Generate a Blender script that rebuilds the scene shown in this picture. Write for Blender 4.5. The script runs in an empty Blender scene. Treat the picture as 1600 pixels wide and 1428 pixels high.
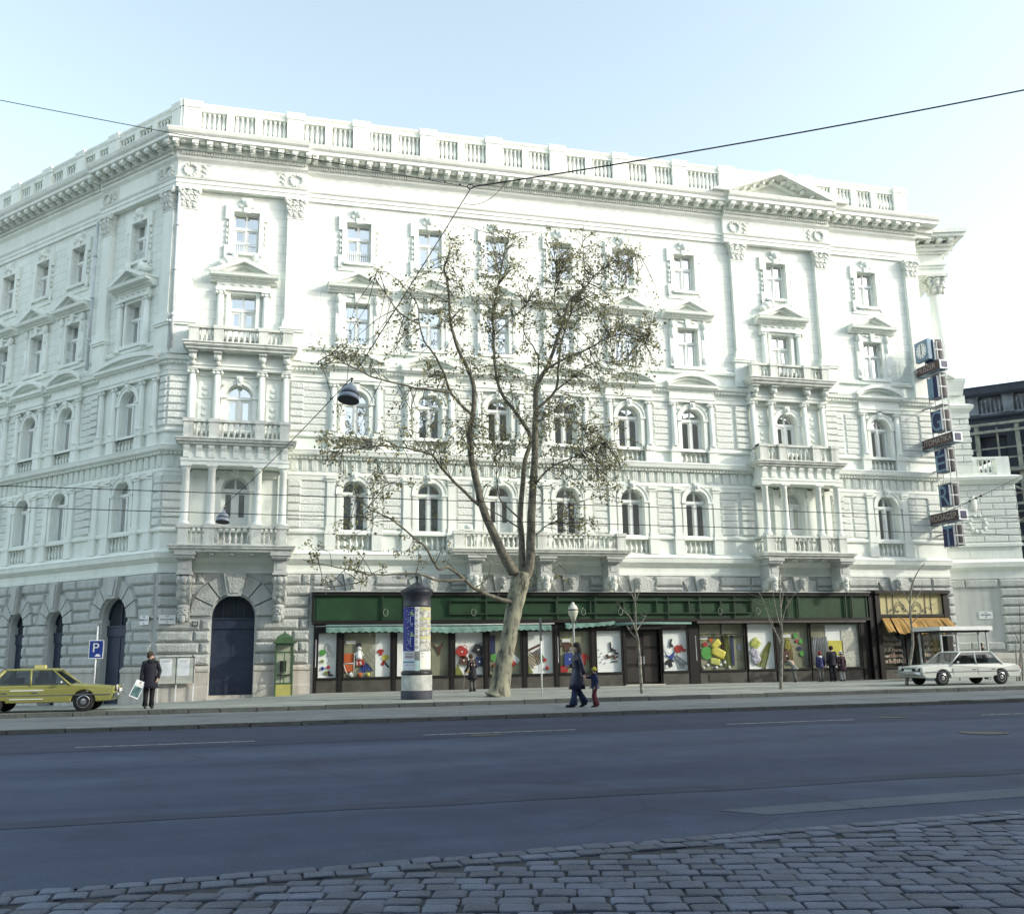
import bpy, bmesh, math, random
from mathutils import Vector, Matrix
random.seed(7)
sc = bpy.context.scene
COL = sc.collection
PI = math.pi
R = math.radians

# ------------------------------------------------------------------ camera
CAM = Vector((4.05, -42.44, 1.57))
YAW, PITCH, ROLL, FPX = 0.25836, 0.20423, 0.01576, 1505.0
c_, s_ = math.cos(-YAW), math.sin(-YAW)
Rt = Vector((c_, s_, 0)); Fw = Vector((-s_, c_, 0)); Zu = Vector((0, 0, 1))
Fp = Fw * math.cos(PITCH) + Zu * math.sin(PITCH)
Up = -Fw * math.sin(PITCH) + Zu * math.cos(PITCH)
CX = Rt * math.cos(ROLL) - Up * math.sin(ROLL)
CY = Rt * math.sin(ROLL) + Up * math.cos(ROLL)
cd = bpy.data.cameras.new('camera'); cam = bpy.data.objects.new('camera', cd); COL.objects.link(cam)
m3 = Matrix((CX, CY, -Fp)).transposed()
cam.matrix_world = Matrix.Translation(CAM) @ m3.to_4x4()
cd.sensor_fit = 'HORIZONTAL'; cd.sensor_width = 36; cd.lens = FPX / 1600 * 36; cd.clip_end = 3000; cd.clip_start = 0.1
sc.camera = cam

def at(px, py, Y):
    """measured direction (px, py) of the survey photo met with the upright plane y = Y"""
    v = CX * ((px - 800) / FPX) - CY * ((py - 714) / FPX) + Fp
    return CAM + v * ((Y - CAM.y) / v.y)

# ------------------------------------------------------------------ materials
MATS = {}
def mat(name, col, rough=0.75, var=0.12, scale=2.5, bump=0.0, bscale=20.0, metal=0.0, spec=0.4, col2=None):
    if name in MATS: return MATS[name]
    m = bpy.data.materials.new(name); m.use_nodes = True
    nt = m.node_tree; n = nt.nodes; l = nt.links
    b = n['Principled BSDF']; b.inputs['Roughness'].default_value = rough; b.inputs['Metallic'].default_value = metal
    b.inputs['Specular IOR Level'].default_value = spec
    tc = n.new('ShaderNodeTexCoord')
    nz = n.new('ShaderNodeTexNoise'); nz.inputs['Scale'].default_value = scale; nz.inputs['Detail'].default_value = 5
    l.new(tc.outputs['Object'], nz.inputs['Vector'])
    rp = n.new('ShaderNodeValToRGB'); rp.color_ramp.elements[0].position = 0.3; rp.color_ramp.elements[1].position = 0.7
    c = col; d = col2 if col2 else tuple(x * (1 - 2 * var) for x in col)
    rp.color_ramp.elements[0].color = (*d, 1); rp.color_ramp.elements[1].color = (*c, 1)
    l.new(nz.outputs['Fac'], rp.inputs['Fac']); l.new(rp.outputs['Color'], b.inputs['Base Color'])
    if bump:
        nb = n.new('ShaderNodeTexNoise'); nb.inputs['Scale'].default_value = bscale; nb.inputs['Detail'].default_value = 4
        l.new(tc.outputs['Object'], nb.inputs['Vector'])
        bp = n.new('ShaderNodeBump'); bp.inputs['Strength'].default_value = bump; bp.inputs['Distance'].default_value = 0.05
        l.new(nb.outputs['Fac'], bp.inputs['Height']); l.new(bp.outputs['Normal'], b.inputs['Normal'])
    MATS[name] = m
    return m

def stone(name, col, joint=None, bump=0.25, bscale=14.0, streak=0.09, dirt=(0.45, 0.47, 0.45)):
    """painted stucco / stone: soft mottling, rain streaks, optional ashlar joints from the UV map (metres)"""
    m = bpy.data.materials.new(name); m.use_nodes = True
    nt = m.node_tree; n = nt.nodes; l = nt.links
    b = n['Principled BSDF']; b.inputs['Roughness'].default_value = 0.85; b.inputs['Specular IOR Level'].default_value = 0.25
    tc = n.new('ShaderNodeTexCoord')
    n1 = n.new('ShaderNodeTexNoise'); n1.inputs['Scale'].default_value = 0.7; n1.inputs['Detail'].default_value = 6; n1.inputs['Roughness'].default_value = 0.65
    l.new(tc.outputs['Object'], n1.inputs['Vector'])
    mp = n.new('ShaderNodeMapping'); mp.inputs['Scale'].default_value = (3.2, 3.2, 0.22); l.new(tc.outputs['Object'], mp.inputs['Vector'])
    n2 = n.new('ShaderNodeTexNoise'); n2.inputs['Scale'].default_value = 1.0; n2.inputs['Detail'].default_value = 5; l.new(mp.outputs['Vector'], n2.inputs['Vector'])
    mix = n.new('ShaderNodeMix'); mix.data_type = 'RGBA'
    mr = n.new('ShaderNodeMapRange'); mr.inputs[1].default_value = 0.46; mr.inputs[2].default_value = 0.85; mr.inputs[3].default_value = 0.0; mr.inputs[4].default_value = streak * 3
    l.new(n2.outputs['Fac'], mr.inputs[0]); l.new(mr.outputs[0], mix.inputs['Factor'])
    rp = n.new('ShaderNodeValToRGB'); rp.color_ramp.elements[0].position = 0.28; rp.color_ramp.elements[1].position = 0.72
    rp.color_ramp.elements[0].color = (col[0] * .86, col[1] * .87, col[2] * .86, 1); rp.color_ramp.elements[1].color = (*col, 1)
    l.new(n1.outputs['Fac'], rp.inputs['Fac']); l.new(rp.outputs['Color'], mix.inputs['A'])
    mix.inputs['B'].default_value = (*dirt, 1)
    out = mix.outputs['Result']
    n3 = n.new('ShaderNodeTexVoronoi'); n3.inputs['Scale'].default_value = .55; n3.feature = 'F1'; l.new(tc.outputs['Object'], n3.inputs['Vector'])
    h3 = n.new('ShaderNodeMapRange'); h3.inputs[3].default_value = .955; h3.inputs[4].default_value = 1.02; sp = n.new('ShaderNodeSeparateColor'); l.new(n3.outputs['Color'], sp.inputs['Color']); l.new(sp.outputs[0], h3.inputs[0])
    m3_ = n.new('ShaderNodeVectorMath'); m3_.operation = 'SCALE'; l.new(out, m3_.inputs[0]); l.new(h3.outputs[0], m3_.inputs['Scale']); out = m3_.outputs['Vector']
    nb = n.new('ShaderNodeTexNoise'); nb.inputs['Scale'].default_value = bscale; nb.inputs['Detail'].default_value = 5
    l.new(tc.outputs['Object'], nb.inputs['Vector'])
    bp = n.new('ShaderNodeBump'); bp.inputs['Strength'].default_value = bump; bp.inputs['Distance'].default_value = 0.06
    l.new(nb.outputs['Fac'], bp.inputs['Height'])
    nrm = bp.outputs['Normal']
    if joint:
        uv = n.new('ShaderNodeUVMap'); uv.uv_map = 'UVMap'
        bk = n.new('ShaderNodeTexBrick'); bk.inputs['Scale'].default_value = 1.0
        bk.inputs['Brick Width'].default_value = joint[0]; bk.inputs['Row Height'].default_value = joint[1]
        bk.inputs['Mortar Size'].default_value = 0.014; bk.inputs['Mortar Smooth'].default_value = 0.3
        bk.inputs['Color1'].default_value = (1, 1, 1, 1); bk.inputs['Color2'].default_value = (0.955, 0.96, 0.955, 1); bk.inputs['Mortar'].default_value = (0.72, 0.74, 0.74, 1)
        l.new(uv.outputs['UV'], bk.inputs['Vector'])
        mu = n.new('ShaderNodeMix'); mu.data_type = 'RGBA'; mu.blend_type = 'MULTIPLY'; mu.inputs['Factor'].default_value = 1
        l.new(out, mu.inputs['A']); l.new(bk.outputs['Color'], mu.inputs['B']); out = mu.outputs['Result']
        b2 = n.new('ShaderNodeBump'); b2.inputs['Strength'].default_value = 0.5; b2.inputs['Distance'].default_value = 0.03; b2.invert = True
        l.new(bk.outputs['Fac'], b2.inputs['Height']); l.new(nrm, b2.inputs['Normal']); nrm = b2.outputs['Normal']
    l.new(out, b.inputs['Base Color']); l.new(nrm, b.inputs['Normal'])
    MATS[name] = m
    return m

WHITE = (0.835, 0.868, 0.81)
STUCCO = stone('white_stucco', WHITE, bump=0.12)
ASHLAR = stone('ashlar_stucco', WHITE, joint=(1.15, 0.42), bump=0.15)
WEATH = stone('weathered_stucco', (0.68, 0.70, 0.65), bump=0.25, streak=0.30, dirt=(0.30, 0.31, 0.28))
RUSTIC = stone('rusticated_stucco', (0.80, 0.83, 0.78), bump=1.0, bscale=17.0)
GROUND_STONE = stone('ground_floor_stucco', (0.55, 0.57, 0.55), bump=0.2, streak=0.2, dirt=(0.26, 0.27, 0.24))
GROUND_RUSTIC = stone('vermiculated_stone', (0.52, 0.54, 0.52), bump=1.0, bscale=15.0, streak=0.2, dirt=(0.27, 0.28, 0.25))
PLINTH = stone('plinth_stone', (0.56, 0.53, 0.48), bump=0.3, streak=0.3, dirt=(0.30, 0.26, 0.23))
CARVED = stone('carved_stucco', (0.80, 0.83, 0.77), bump=1.0, bscale=26.0)
OLDSTONE = stone('dark_old_stone', (0.050, 0.058, 0.080), bump=0.5, streak=0.3, dirt=(0.035, 0.04, 0.055))  # very dark bluish base tone with darker streaks
PAINT = mat('white_window_paint', (0.80, 0.83, 0.80), 0.5, 0.05)
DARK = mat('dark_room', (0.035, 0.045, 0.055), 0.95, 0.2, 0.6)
CURTAIN = mat('net_curtain', (0.70, 0.76, 0.78), 0.9, 0.06, 3)
CURTAIN2 = mat('grey_curtain', (0.34, 0.40, 0.43), 0.9, 0.12, 3)
SHUTTER = mat('dark_blue_shutter', (0.028, 0.040, 0.075), 0.55, 0.15, 6)
BROWN = mat('dark_brown_timber', (0.013, 0.011, 0.011), 0.45, 0.2, 5)
BROWN2 = mat('weathered_brown_panel', (0.085, 0.080, 0.068), 0.6, 0.25, 2.2, bump=0.15)
GREEN = mat('green_fascia_paint', (0.015, 0.060, 0.022), 0.5, 0.22, 1.3, bump=0.15, bscale=6)
TEAL = mat('teal_awning_cloth', (0.17, 0.30, 0.26), 0.85, 0.16, 1.6, bump=0.2, bscale=3)
YELLOWC = mat('ochre_awning_cloth', (0.40, 0.24, 0.07), 0.85, 0.22, 2.2, bump=0.3, bscale=4)
CREAM = mat('cream_sign_panel', (0.52, 0.46, 0.24), 0.6, 0.12, 3)
BLACKM = mat('black_metal', (0.02, 0.021, 0.024), 0.45, 0.2, 5)
GREYM = mat('grey_metal', (0.36, 0.38, 0.39), 0.5, 0.12, 6, metal=0.3)
WHITEM = mat('white_enamel', (0.78, 0.80, 0.79), 0.4, 0.06, 4)
CHROME = mat('chrome', (0.62, 0.64, 0.66), 0.22, 0.05, 4, metal=0.9)
WALLW = mat('white_backdrop', (0.90, 0.92, 0.91), 0.85, 0.06, 1.2)
BACKD = mat('olive_backdrop', (0.34, 0.34, 0.24), 0.9, 0.2, 1.2)

def glass(name, trans=0.55, tint=(0.75, 0.85, 0.9), gl=0.32, wob=0.12):
    m = bpy.data.materials.new(name); m.use_nodes = True
    nt = m.node_tree; n = nt.nodes; l = nt.links
    n.remove(n['Principled BSDF'])
    o = n['Material Output']
    t = n.new('ShaderNodeBsdfTransparent'); t.inputs['Color'].default_value = (*tint, 1)
    g = n.new('ShaderNodeBsdfGlossy'); g.inputs['Roughness'].default_value = 0.02
    tc = n.new('ShaderNodeTexCoord'); nz = n.new('ShaderNodeTexNoise'); nz.inputs['Scale'].default_value = 1.1; nz.inputs['Detail'].default_value = 1
    l.new(tc.outputs['Object'], nz.inputs['Vector'])
    bp = n.new('ShaderNodeBump'); bp.inputs['Strength'].default_value = wob; bp.inputs['Distance'].default_value = 0.08
    l.new(nz.outputs['Fac'], bp.inputs['Height']); l.new(bp.outputs['Normal'], g.inputs['Normal'])
    fr = n.new('ShaderNodeFresnel'); ge = n.new('ShaderNodeNewGeometry'); io = n.new('ShaderNodeMapRange')   # same reflectance seen from either face
    io.inputs[3].default_value = 1.5; io.inputs[4].default_value = 1 / 1.5; l.new(ge.outputs['Backfacing'], io.inputs[0]); l.new(io.outputs[0], fr.inputs['IOR'])
    ad = n.new('ShaderNodeMath'); ad.operation = 'ADD'; ad.use_clamp = True; ad.inputs[1].default_value = gl
    l.new(fr.outputs['Fac'], ad.inputs[0])
    mx = n.new('ShaderNodeMixShader'); l.new(ad.outputs[0], mx.inputs['Fac']); l.new(t.outputs[0], mx.inputs[1]); l.new(g.outputs[0], mx.inputs[2])
    l.new(mx.outputs[0], o.inputs['Surface'])
    MATS[name] = m
    return m
GLASS = glass('window_glass', gl=0.62)
SHOPGLASS = glass('shop_glass', tint=(0.98, 0.99, 0.98), gl=0.02)
CARGLASS = glass('car_glass', tint=(0.36, 0.41, 0.43), gl=0.03, wob=0.0)

# ------------------------------------------------------------------ frames + mesh builder
class Frame:
    def __init__(s, o, u, n): s.o = Vector((o[0], o[1], 0)); s.u = Vector((u[0], u[1], 0)); s.n = Vector((n[0], n[1], 0))
    def p(s, a, d, z): return s.o + s.u * a + s.n * d + Vector((0, 0, z))
CA = R(131.5)
FR = Frame((0, 0), (1, 0), (0, -1))
LF = Frame((0, 0), (math.cos(CA), math.sin(CA)), (-math.sin(CA), math.cos(CA)))
if LF.n.y > 0: LF.n = -LF.n
WG = Frame((38.35, 1.55), (math.cos(R(-18)), math.sin(R(-18))), (math.sin(R(-18)), -math.cos(R(-18))))
ID = Frame((0, 0), (1, 0), (0, 1))

class MB:
    def __init__(s): s.v = []; s.f = []; s.uv = {}; s.sm = set()
    def add(s, pts): i = len(s.v); s.v += [tuple(p) for p in pts]; return i
    def quad(s, F, pts, uv=None):
        i = s.add([F.p(*p) for p in pts]); s.f.append(tuple(range(i, i + len(pts))))
        s.uv[len(s.f) - 1] = uv if uv else [(p[0], p[2]) for p in pts]
    def box(s, F, a0, a1, d0, d1, z0, z1):
        i = s.add([F.p(a, d, z) for z in (z0, z1) for d in (d0, d1) for a in (a0, a1)])
        for q in ((0, 1, 3, 2), (4, 6, 7, 5), (0, 4, 5, 1), (2, 3, 7, 6), (0, 2, 6, 4), (1, 5, 7, 3)):
            s.f.append(tuple(i + k for k in q))
    def prism(s, F, poly, d0, d1):
        n = len(poly); i = s.add([F.p(a, d0, z) for a, z in poly] + [F.p(a, d1, z) for a, z in poly])
        s.f.append(tuple(range(i, i + n))); s.f.append(tuple(range(i + n, i + 2 * n)))
        for k in range(n): j = (k + 1) % n; s.f.append((i + k, i + j, i + n + j, i + n + k))
    def sweep(s, F, prof, a0, a1, m0=0.0, m1=0.0):
        n = len(prof); i = s.add([F.p(a0 - d * m0, d, z) for d, z in prof] + [F.p(a1 + d * m1, d, z) for d, z in prof])
        s.f.append(tuple(range(i, i + n))); s.f.append(tuple(range(i + n, i + 2 * n)))
        for k in range(n): j = (k + 1) % n; s.f.append((i + k, i + j, i + n + j, i + n + k))
    def rblock(s, F, a0, a1, z0, z1, h, b, d0=0.0):
        rings = []
        for k, (q, e) in enumerate(((0.0, 0.0), (0.35, 0.62), (1.0, 1.0))):
            x = b * q; rings.append([(a0 + x, d0 - 0.02 if k == 0 else d0 + h * e, z0 + x), (a1 - x, d0 - 0.02 if k == 0 else d0 + h * e, z0 + x), (a1 - x, d0 - 0.02 if k == 0 else d0 + h * e, z1 - x), (a0 + x, d0 - 0.02 if k == 0 else d0 + h * e, z1 - x)])
        i = s.add([F.p(*p) for r in rings for p in r])
        for k in range(2):
            for q in range(4):
                w = (q + 1) % 4; s.f.append((i + k * 4 + q, i + k * 4 + w, i + k * 4 + 4 + w, i + k * 4 + 4 + q))
        s.f.append((i + 8, i + 9, i + 10, i + 11))
    def wedge(s, F, c, zc, r0, r1, t0, t1, d0, h, b=0.04, clip=None):
        """one arch stone between angles t0..t1 (radians)"""
        def P(r, t):
            a, z = c + r * math.cos(t), zc + r * math.sin(t)
            if clip is not None: z = min(z, clip)
            return a, z
        bt = b / ((r0 + r1) / 2)
        base = [P(r0, t0), P(r1, t0), P(r1, (t0 + t1) / 2), P(r1, t1), P(r0, t1), P(r0, (t0 + t1) / 2)]
        cx = sum(p[0] for p in base) / 6; cz = sum(p[1] for p in base) / 6
        top = []
        for a, z in base:
            L = math.hypot(a - cx, z - cz); k = max(0.3, (L - b * 1.4) / L); top.append((cx + (a - cx) * k, cz + (z - cz) * k))
        i = s.add([F.p(a, d0, z) for a, z in base] + [F.p(a, d0 + h, z) for a, z in top])
        for k in range(6): j = (k + 1) % 6; s.f.append((i + k, i + j, i + 6 + j, i + 6 + k))
        s.f.append(tuple(range(i + 6, i + 12)))
    def lathe(s, cx, cy, prof, n=10, sx=1.0, sy=1.0, a0=0.0, a1=2 * PI, smooth=True):
        full = abs(a1 - a0 - 2 * PI) < 1e-6; m = n if full else n + 1
        i = s.add([(cx + r * sx * math.cos(a0 + (a1 - a0) * k / n), cy + r * sy * math.sin(a0 + (a1 - a0) * k / n), z) for r, z in prof for k in range(m)])
        for j in range(len(prof) - 1):
            for k in range(n):
                w = (k + 1) % m; s.f.append((i + j * m + k, i + j * m + w, i + (j + 1) * m + w, i + (j + 1) * m + k))
                if smooth: s.sm.add(len(s.f) - 1)
        if full:
            s.f.append(tuple(i + k for k in range(m))); s.f.append(tuple(i + (len(prof) - 1) * m + k for k in range(m)))
    def lathef(s, F, a, d, prof, n=10): p = F.p(a, d, 0); s.lathe(p.x, p.y, prof, n)
    def tube(s, pts, rad, n=6, cap=True, sx=1.0):
        pts = [Vector(p) for p in pts]; rings = []; up = None
        for k, p in enumerate(pts):
            t = (pts[min(k + 1, len(pts) - 1)] - pts[max(k - 1, 0)])
            if t.length < 1e-9: t = Vector((0, 0, 1))
            t.normalize()
            if up is None: up = t.orthogonal().normalized()
            else:
                up = up - t * up.dot(t)
                if up.length < 1e-6: up = t.orthogonal()
                up.normalize()
            bn = t.cross(up); r = rad[k] if isinstance(rad, (list, tuple)) else rad
            rings.append([p + (up * math.cos(2 * PI * q / n) * sx + bn * math.sin(2 * PI * q / n)) * r for q in range(n)])
        i = s.add([q for r_ in rings for q in r_])
        for k in range(len(pts) - 1):
            for q in range(n):
                w = (q + 1) % n; s.f.append((i + k * n + q, i + k * n + w, i + (k + 1) * n + w, i + (k + 1) * n + q)); s.sm.add(len(s.f) - 1)
        if cap:
            s.f.append(tuple(i + q for q in range(n))); s.f.append(tuple(i + (len(pts) - 1) * n + q for q in range(n)))
    def loft(s, rings, cap=True, smooth=True):
        n = len(rings[0]); i = s.add([q for r_ in rings for q in r_])
        for k in range(len(rings) - 1):
            for q in range(n):
                w = (q + 1) % n; s.f.append((i + k * n + q, i + k * n + w, i + (k + 1) * n + w, i + (k + 1) * n + q))
                if smooth: s.sm.add(len(s.f) - 1)
        if cap:
            s.f.append(tuple(i + q for q in range(n))); s.f.append(tuple(i + (len(rings) - 1) * n + q for q in range(n)))
    def ell(s, c, r, n=10, m=6, z0=-1.0, z1=1.0):
        c = Vector(c); prof = []
        t0, t1 = math.asin(z0), math.asin(z1)
        rings = []
        for j in range(m + 1):
            t = t0 + (t1 - t0) * j / m; q = max(math.cos(t), 0.02)
            rings.append([c + Vector((r[0] * q * math.cos(2 * PI * k / n), r[1] * q * math.sin(2 * PI * k / n), r[2] * math.sin(t))) for k in range(n)])
        s.loft(rings)
    def arch(s, F, c, zs, r0, r1, d0, d1, n=10, a0=0.0, a1=PI):
        for k in range(n):
            t0 = a0 + (a1 - a0) * k / n; t1 = a0 + (a1 - a0) * (k + 1) / n
            P = lambda r, t, d: F.p(c + r * math.cos(t), d, zs + r * math.sin(t))
            i = s.add([P(r0, t0, d0), P(r1, t0, d0), P(r1, t1, d0), P(r0, t1, d0), P(r0, t0, d1), P(r1, t0, d1), P(r1, t1, d1), P(r0, t1, d1)])
            qs = [(4, 5, 6, 7), (0, 1, 5, 4), (2, 3, 7, 6), (3, 0, 4, 7), (1, 2, 6, 5)]
            for q in qs[:1] + qs[3:] + ([qs[1]] if k == 0 else []) + ([qs[2]] if k == n - 1 else []):
                s.f.append(tuple(i + x for x in q))
    def build(s, name, m, parent=None, kind=None, label=None, local=False, recalc=True, cat=None, group=None):
        me = bpy.data.meshes.new(name); me.from_pydata(s.v, [], s.f); me.update()
        if s.uv:
            ul = me.uv_layers.new(name='UVMap')
            for k, q in s.uv.items():
                p = me.polygons[k]
                for li, t in zip(p.loop_indices, q): ul.data[li].uv = t
        if s.sm:
            fl = [False] * len(me.polygons)
            for k in s.sm: fl[k] = True
            me.polygons.foreach_set('use_smooth', fl)
        if recalc:
            bm = bmesh.new(); bm.from_mesh(me); bmesh.ops.recalc_face_normals(bm, faces=bm.faces); bm.to_mesh(me); bm.free()
        me.materials.append(m)
        return link(name, me, parent, kind, label, local, cat, group)

def link(name, me, parent=None, kind=None, label=None, local=False, cat=None, group=None):
    o = bpy.data.objects.new(name, me); COL.objects.link(o)
    if parent:
        o.parent = parent
        if not local and parent.parent is None: o.matrix_parent_inverse = Matrix.Translation(-parent.location)
    if kind: o['kind'] = kind
    if label: o['label'] = label
    if cat: o['category'] = cat
    if group: o['group'] = group
    return o

def thing(name, label, cat, loc=(0, 0, 0), rz=0.0, group=None):
    o = bpy.data.objects.new(name, None); COL.objects.link(o); o.empty_display_size = 0.2
    o.location = loc; o.rotation_euler = (0, 0, rz); o['label'] = label; o['category'] = cat
    if group: o['group'] = group
    return o

def text(body, size, mt, name, parent, origin, ux, uy, align='CENTER', local=False, squash=1.0, thick=0.004):
    cu = bpy.data.curves.new('txt', 'FONT'); cu.body = body; cu.size = size; cu.align_x = align; cu.align_y = 'CENTER'; cu.extrude = thick
    to = bpy.data.objects.new('txt', cu); COL.objects.link(to)
    dg = bpy.context.evaluated_depsgraph_get(); dg.update()
    me = bpy.data.meshes.new_from_object(to.evaluated_get(dg)); bpy.data.objects.remove(to); bpy.data.curves.remove(cu)
    ux, uy = Vector(ux), Vector(uy); uz = ux.cross(uy)
    M = Matrix((ux, uy, uz)).transposed().to_4x4(); M.translation = Vector(origin)
    me.transform(M @ Matrix.Diagonal((squash, 1, 1, 1))); me.materials.clear(); me.materials.append(mt)
    return link(name, me, parent, None, None, local)
# ================================================================== the corner building
BLD = thing('apartment_building', 'long white stuccoed corner building with balconies, pedimented windows and a roof balustrade', 'building', (0, 0, 0.2))
FB = [8.02, 11.38, 14.65, 17.9, 21.15, 24.48]          # regular bays of the front
RL, RR, EB, FEND = 2.95, 29.7, 35.1, 38.45             # projecting bays, end bay, right end
LB = [7.5, 10.6, 13.75, 16.85, 19.95]; LR, LEND = 2.7, 21.6
MIT = math.tan((PI - CA) / 2)                           # mitre of mouldings at the corner
W1 = (1.14, 7.0, 9.32); W2 = (1.14, 11.3, 13.42); W3 = (1.12, 15.6, 17.6); W4 = (1.14, 19.57, 21.55)

def wall(mb, F, a0, a1, z0, z1, ops, sides=True):
    cur = a0
    for o in sorted(ops, key=lambda q: q['c']):
        c, w, b, t, ar, dp = o['c'], o['w'], o['z0'], o['z1'], o.get('arch', False), o.get('dp', 0.34)
        l, r = c - w / 2, c + w / 2
        mb.quad(F, [(cur, 0, z0), (l, 0, z0), (l, 0, z1), (cur, 0, z1)])
        if b > z0: mb.quad(F, [(l, 0, z0), (r, 0, z0), (r, 0, b), (l, 0, b)])
        zs = t - w / 2 if ar else t
        if ar:
            n = 12
            P = [(c - w / 2 * math.cos(PI * k / n), zs + w / 2 * math.sin(PI * k / n)) for k in range(n + 1)]
            for (x0, y0), (x1, y1) in zip(P[:-1], P[1:]):
                mb.quad(F, [(x0, 0, y0), (x1, 0, y1), (x1, 0, z1), (x0, 0, z1)])
                mb.quad(F, [(x0, 0, y0), (x1, 0, y1), (x1, -dp, y1), (x0, -dp, y0)])
        else:
            if t < z1: mb.quad(F, [(l, 0, t), (r, 0, t), (r, 0, z1), (l, 0, z1)])
            mb.quad(F, [(l, 0, t), (r, 0, t), (r, -dp, t), (l, -dp, t)])
        for x in (l, r): mb.quad(F, [(x, 0, b), (x, -dp, b), (x, -dp, zs), (x, 0, zs)])
        mb.quad(F, [(l, 0, b), (r, 0, b), (r, -dp, b), (l, -dp, b)])
        if o.get('back'): mb.quad(F, [(l, -dp, b), (r, -dp, b), (r, -dp, t), (l, -dp, t)])
        cur = r
    mb.quad(F, [(cur, 0, z0), (a1, 0, z0), (a1, 0, z1), (cur, 0, z1)])

rw = random.Random(11)
def window(F, c, w, z0, z1, arch, door=False, curt=None, parent=BLD, openleaf=False):
    """casement window: frame mesh > panes > curtain"""
    mb = MB(); t = 0.075; d0, d1 = -0.32, -0.22
    l, r = c - w / 2, c + w / 2
    zt = (z1 - w / 2) if arch else z0 + (z1 - z0) * 0.63
    if door: zt = z0 + (z1 - z0) * 0.66 if not arch else zt
    ztop = zt if arch else z1
    mb.box(F, l - .01, l + t, d0, d1, z0, ztop); mb.box(F, r - t, r + .01, d0, d1, z0, ztop)
    mb.box(F, l + t, r - t, d0, d1, z0, z0 + (0.09 if not door else 0.5))
    mb.box(F, l + t, r - t, d0, d1 + 0.05, zt - 0.06, zt + 0.07)
    mb.box(F, c - 0.06, c + 0.06, d0, d1 + 0.03, z0 + 0.05, zt - 0.06)
    if arch:
        mb.arch(F, c, zt, w / 2 - t, w / 2 + .01, d0, d1, 12)
        mb.box(F, c - 0.04, c + 0.04, d0, d1, zt + 0.07, z1 - t)
    else:
        mb.box(F, l + t, r - t, d0, d1, z1 - t, z1 + .01); mb.box(F, c - 0.04, c + 0.04, d0, d1, zt + 0.07, z1 - t)
    for sg in (-1, 1):                                   # casement leaves
        x0, x1 = (l + t, c - .06) if sg < 0 else (c + .06, r - t)
        s = 0.06 if not door else 0.1
        zb = z0 + (0.09 if not door else 0.5)
        mb.box(F, x0 - .002, x0 + s, d0 + .03, d1 - .02, zb, zt - .06); mb.box(F, x1 - s, x1 + .002, d0 + .03, d1 - .02, zb, zt - .06)
        mb.box(F, x0 + s, x1 - s, d0 + .03, d1 - .02, zb, zb + s); mb.box(F, x0 + s, x1 - s, d0 + .03, d1 - .02, zt - .06 - s, zt - .06)
    o = mb.build('window' if not door else 'balcony_door', PAINT, parent)
    dg = -0.275
    pm = MB()
    if arch:
        P = [(l, dg, z0), (r, dg, z0)] + [(c + w / 2 * math.cos(PI * k / 12), dg, zt + w / 2 * math.sin(PI * k / 12)) for k in range(13)]
        pm.quad(F, P)
    else: pm.quad(F, [(l, dg, z0), (r, dg, z0), (r, dg, z1), (l, dg, z1)])
    pm.build('pane', GLASS, o)
    k = rw.random() if curt is None else curt
    if k < 0.8:
        cm = MB(); n = 16; half = 0 if k > 0.3 else (1 if k > 0.15 else 2)
        cz0 = z0 if k < .55 else z0 + (z1 - z0) * rw.uniform(0.0, .25)
        for sg in (-1, 1):
            if half == 1 and sg < 0: continue
            wd = w / 2 * (1 if half == 0 else rw.uniform(.55, .95))
            P = []
            for q in range(n + 1):
                x = sg * (w / 2 - wd * q / n); P.append((c + x, -0.5 + 0.03 * math.sin(q * 2.4 + sg)))
            i = cm.add([F.p(a, d, cz0) for a, d in P] + [F.p(a, d, z1) for a, d in P])
            for q in range(n): cm.f.append((i + q, i + q + 1, i + n + 2 + q, i + n + 1 + q))
        cm.build('curtain', CURTAIN if rw.random() < .65 else CURTAIN2, o)
    return o

BAL = [(0.055, 0), (0.06, .06), (0.035, .1), (0.075, .3), (0.07, .4), (0.03, .62), (0.03, .8), (0.055, .86), (0.055, 1)]
def baluster(mb, F, a, d, z0, z1, k=1.0, n=7):
    mb.lathef(F, a, d, [(r * k, z0 + (z1 - z0) * h) for r, h in BAL], n)
def balrow(mb, F, a0, a1, d, z0, z1, step=0.24, k=1.0):
    n = max(1, round((a1 - a0) / step)); s = (a1 - a0) / n
    for q in range(n): baluster(mb, F, a0 + s * (q + .5), d, z0, z1, k)

def bearded_head(mb, F, a, d, z, s):
    """carved mask: skull, brow, nose, moustache, beard and cap"""
    P = lambda x, y, q: F.p(a + x * s, d + y * s, z + q * s)
    mb.ell(P(0, 0, 0), (.17 * s, .17 * s, .22 * s), 12, 8)
    mb.ell(P(0, .0, .13), (.20 * s, .19 * s, .09 * s), 12, 5)
    mb.ell(P(0, .17, -.01), (.030 * s, .05 * s, .075 * s), 6, 4)
    for x in (-1, 1):
        mb.ell(P(x * .075, .14, .05), (.055 * s, .035 * s, .022 * s), 6, 4)
        mb.ell(P(x * .06, .15, -.10), (.075 * s, .045 * s, .03 * s), 6, 4)
        mb.ell(P(x * .16, .02, -.02), (.035 * s, .05 * s, .07 * s), 6, 4)
        mb.ell(P(x * .10, .08, -.18), (.08 * s, .07 * s, .12 * s), 6, 4)
    mb.ell(P(0, .10, -.24), (.10 * s, .09 * s, .17 * s), 8, 5)

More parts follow.
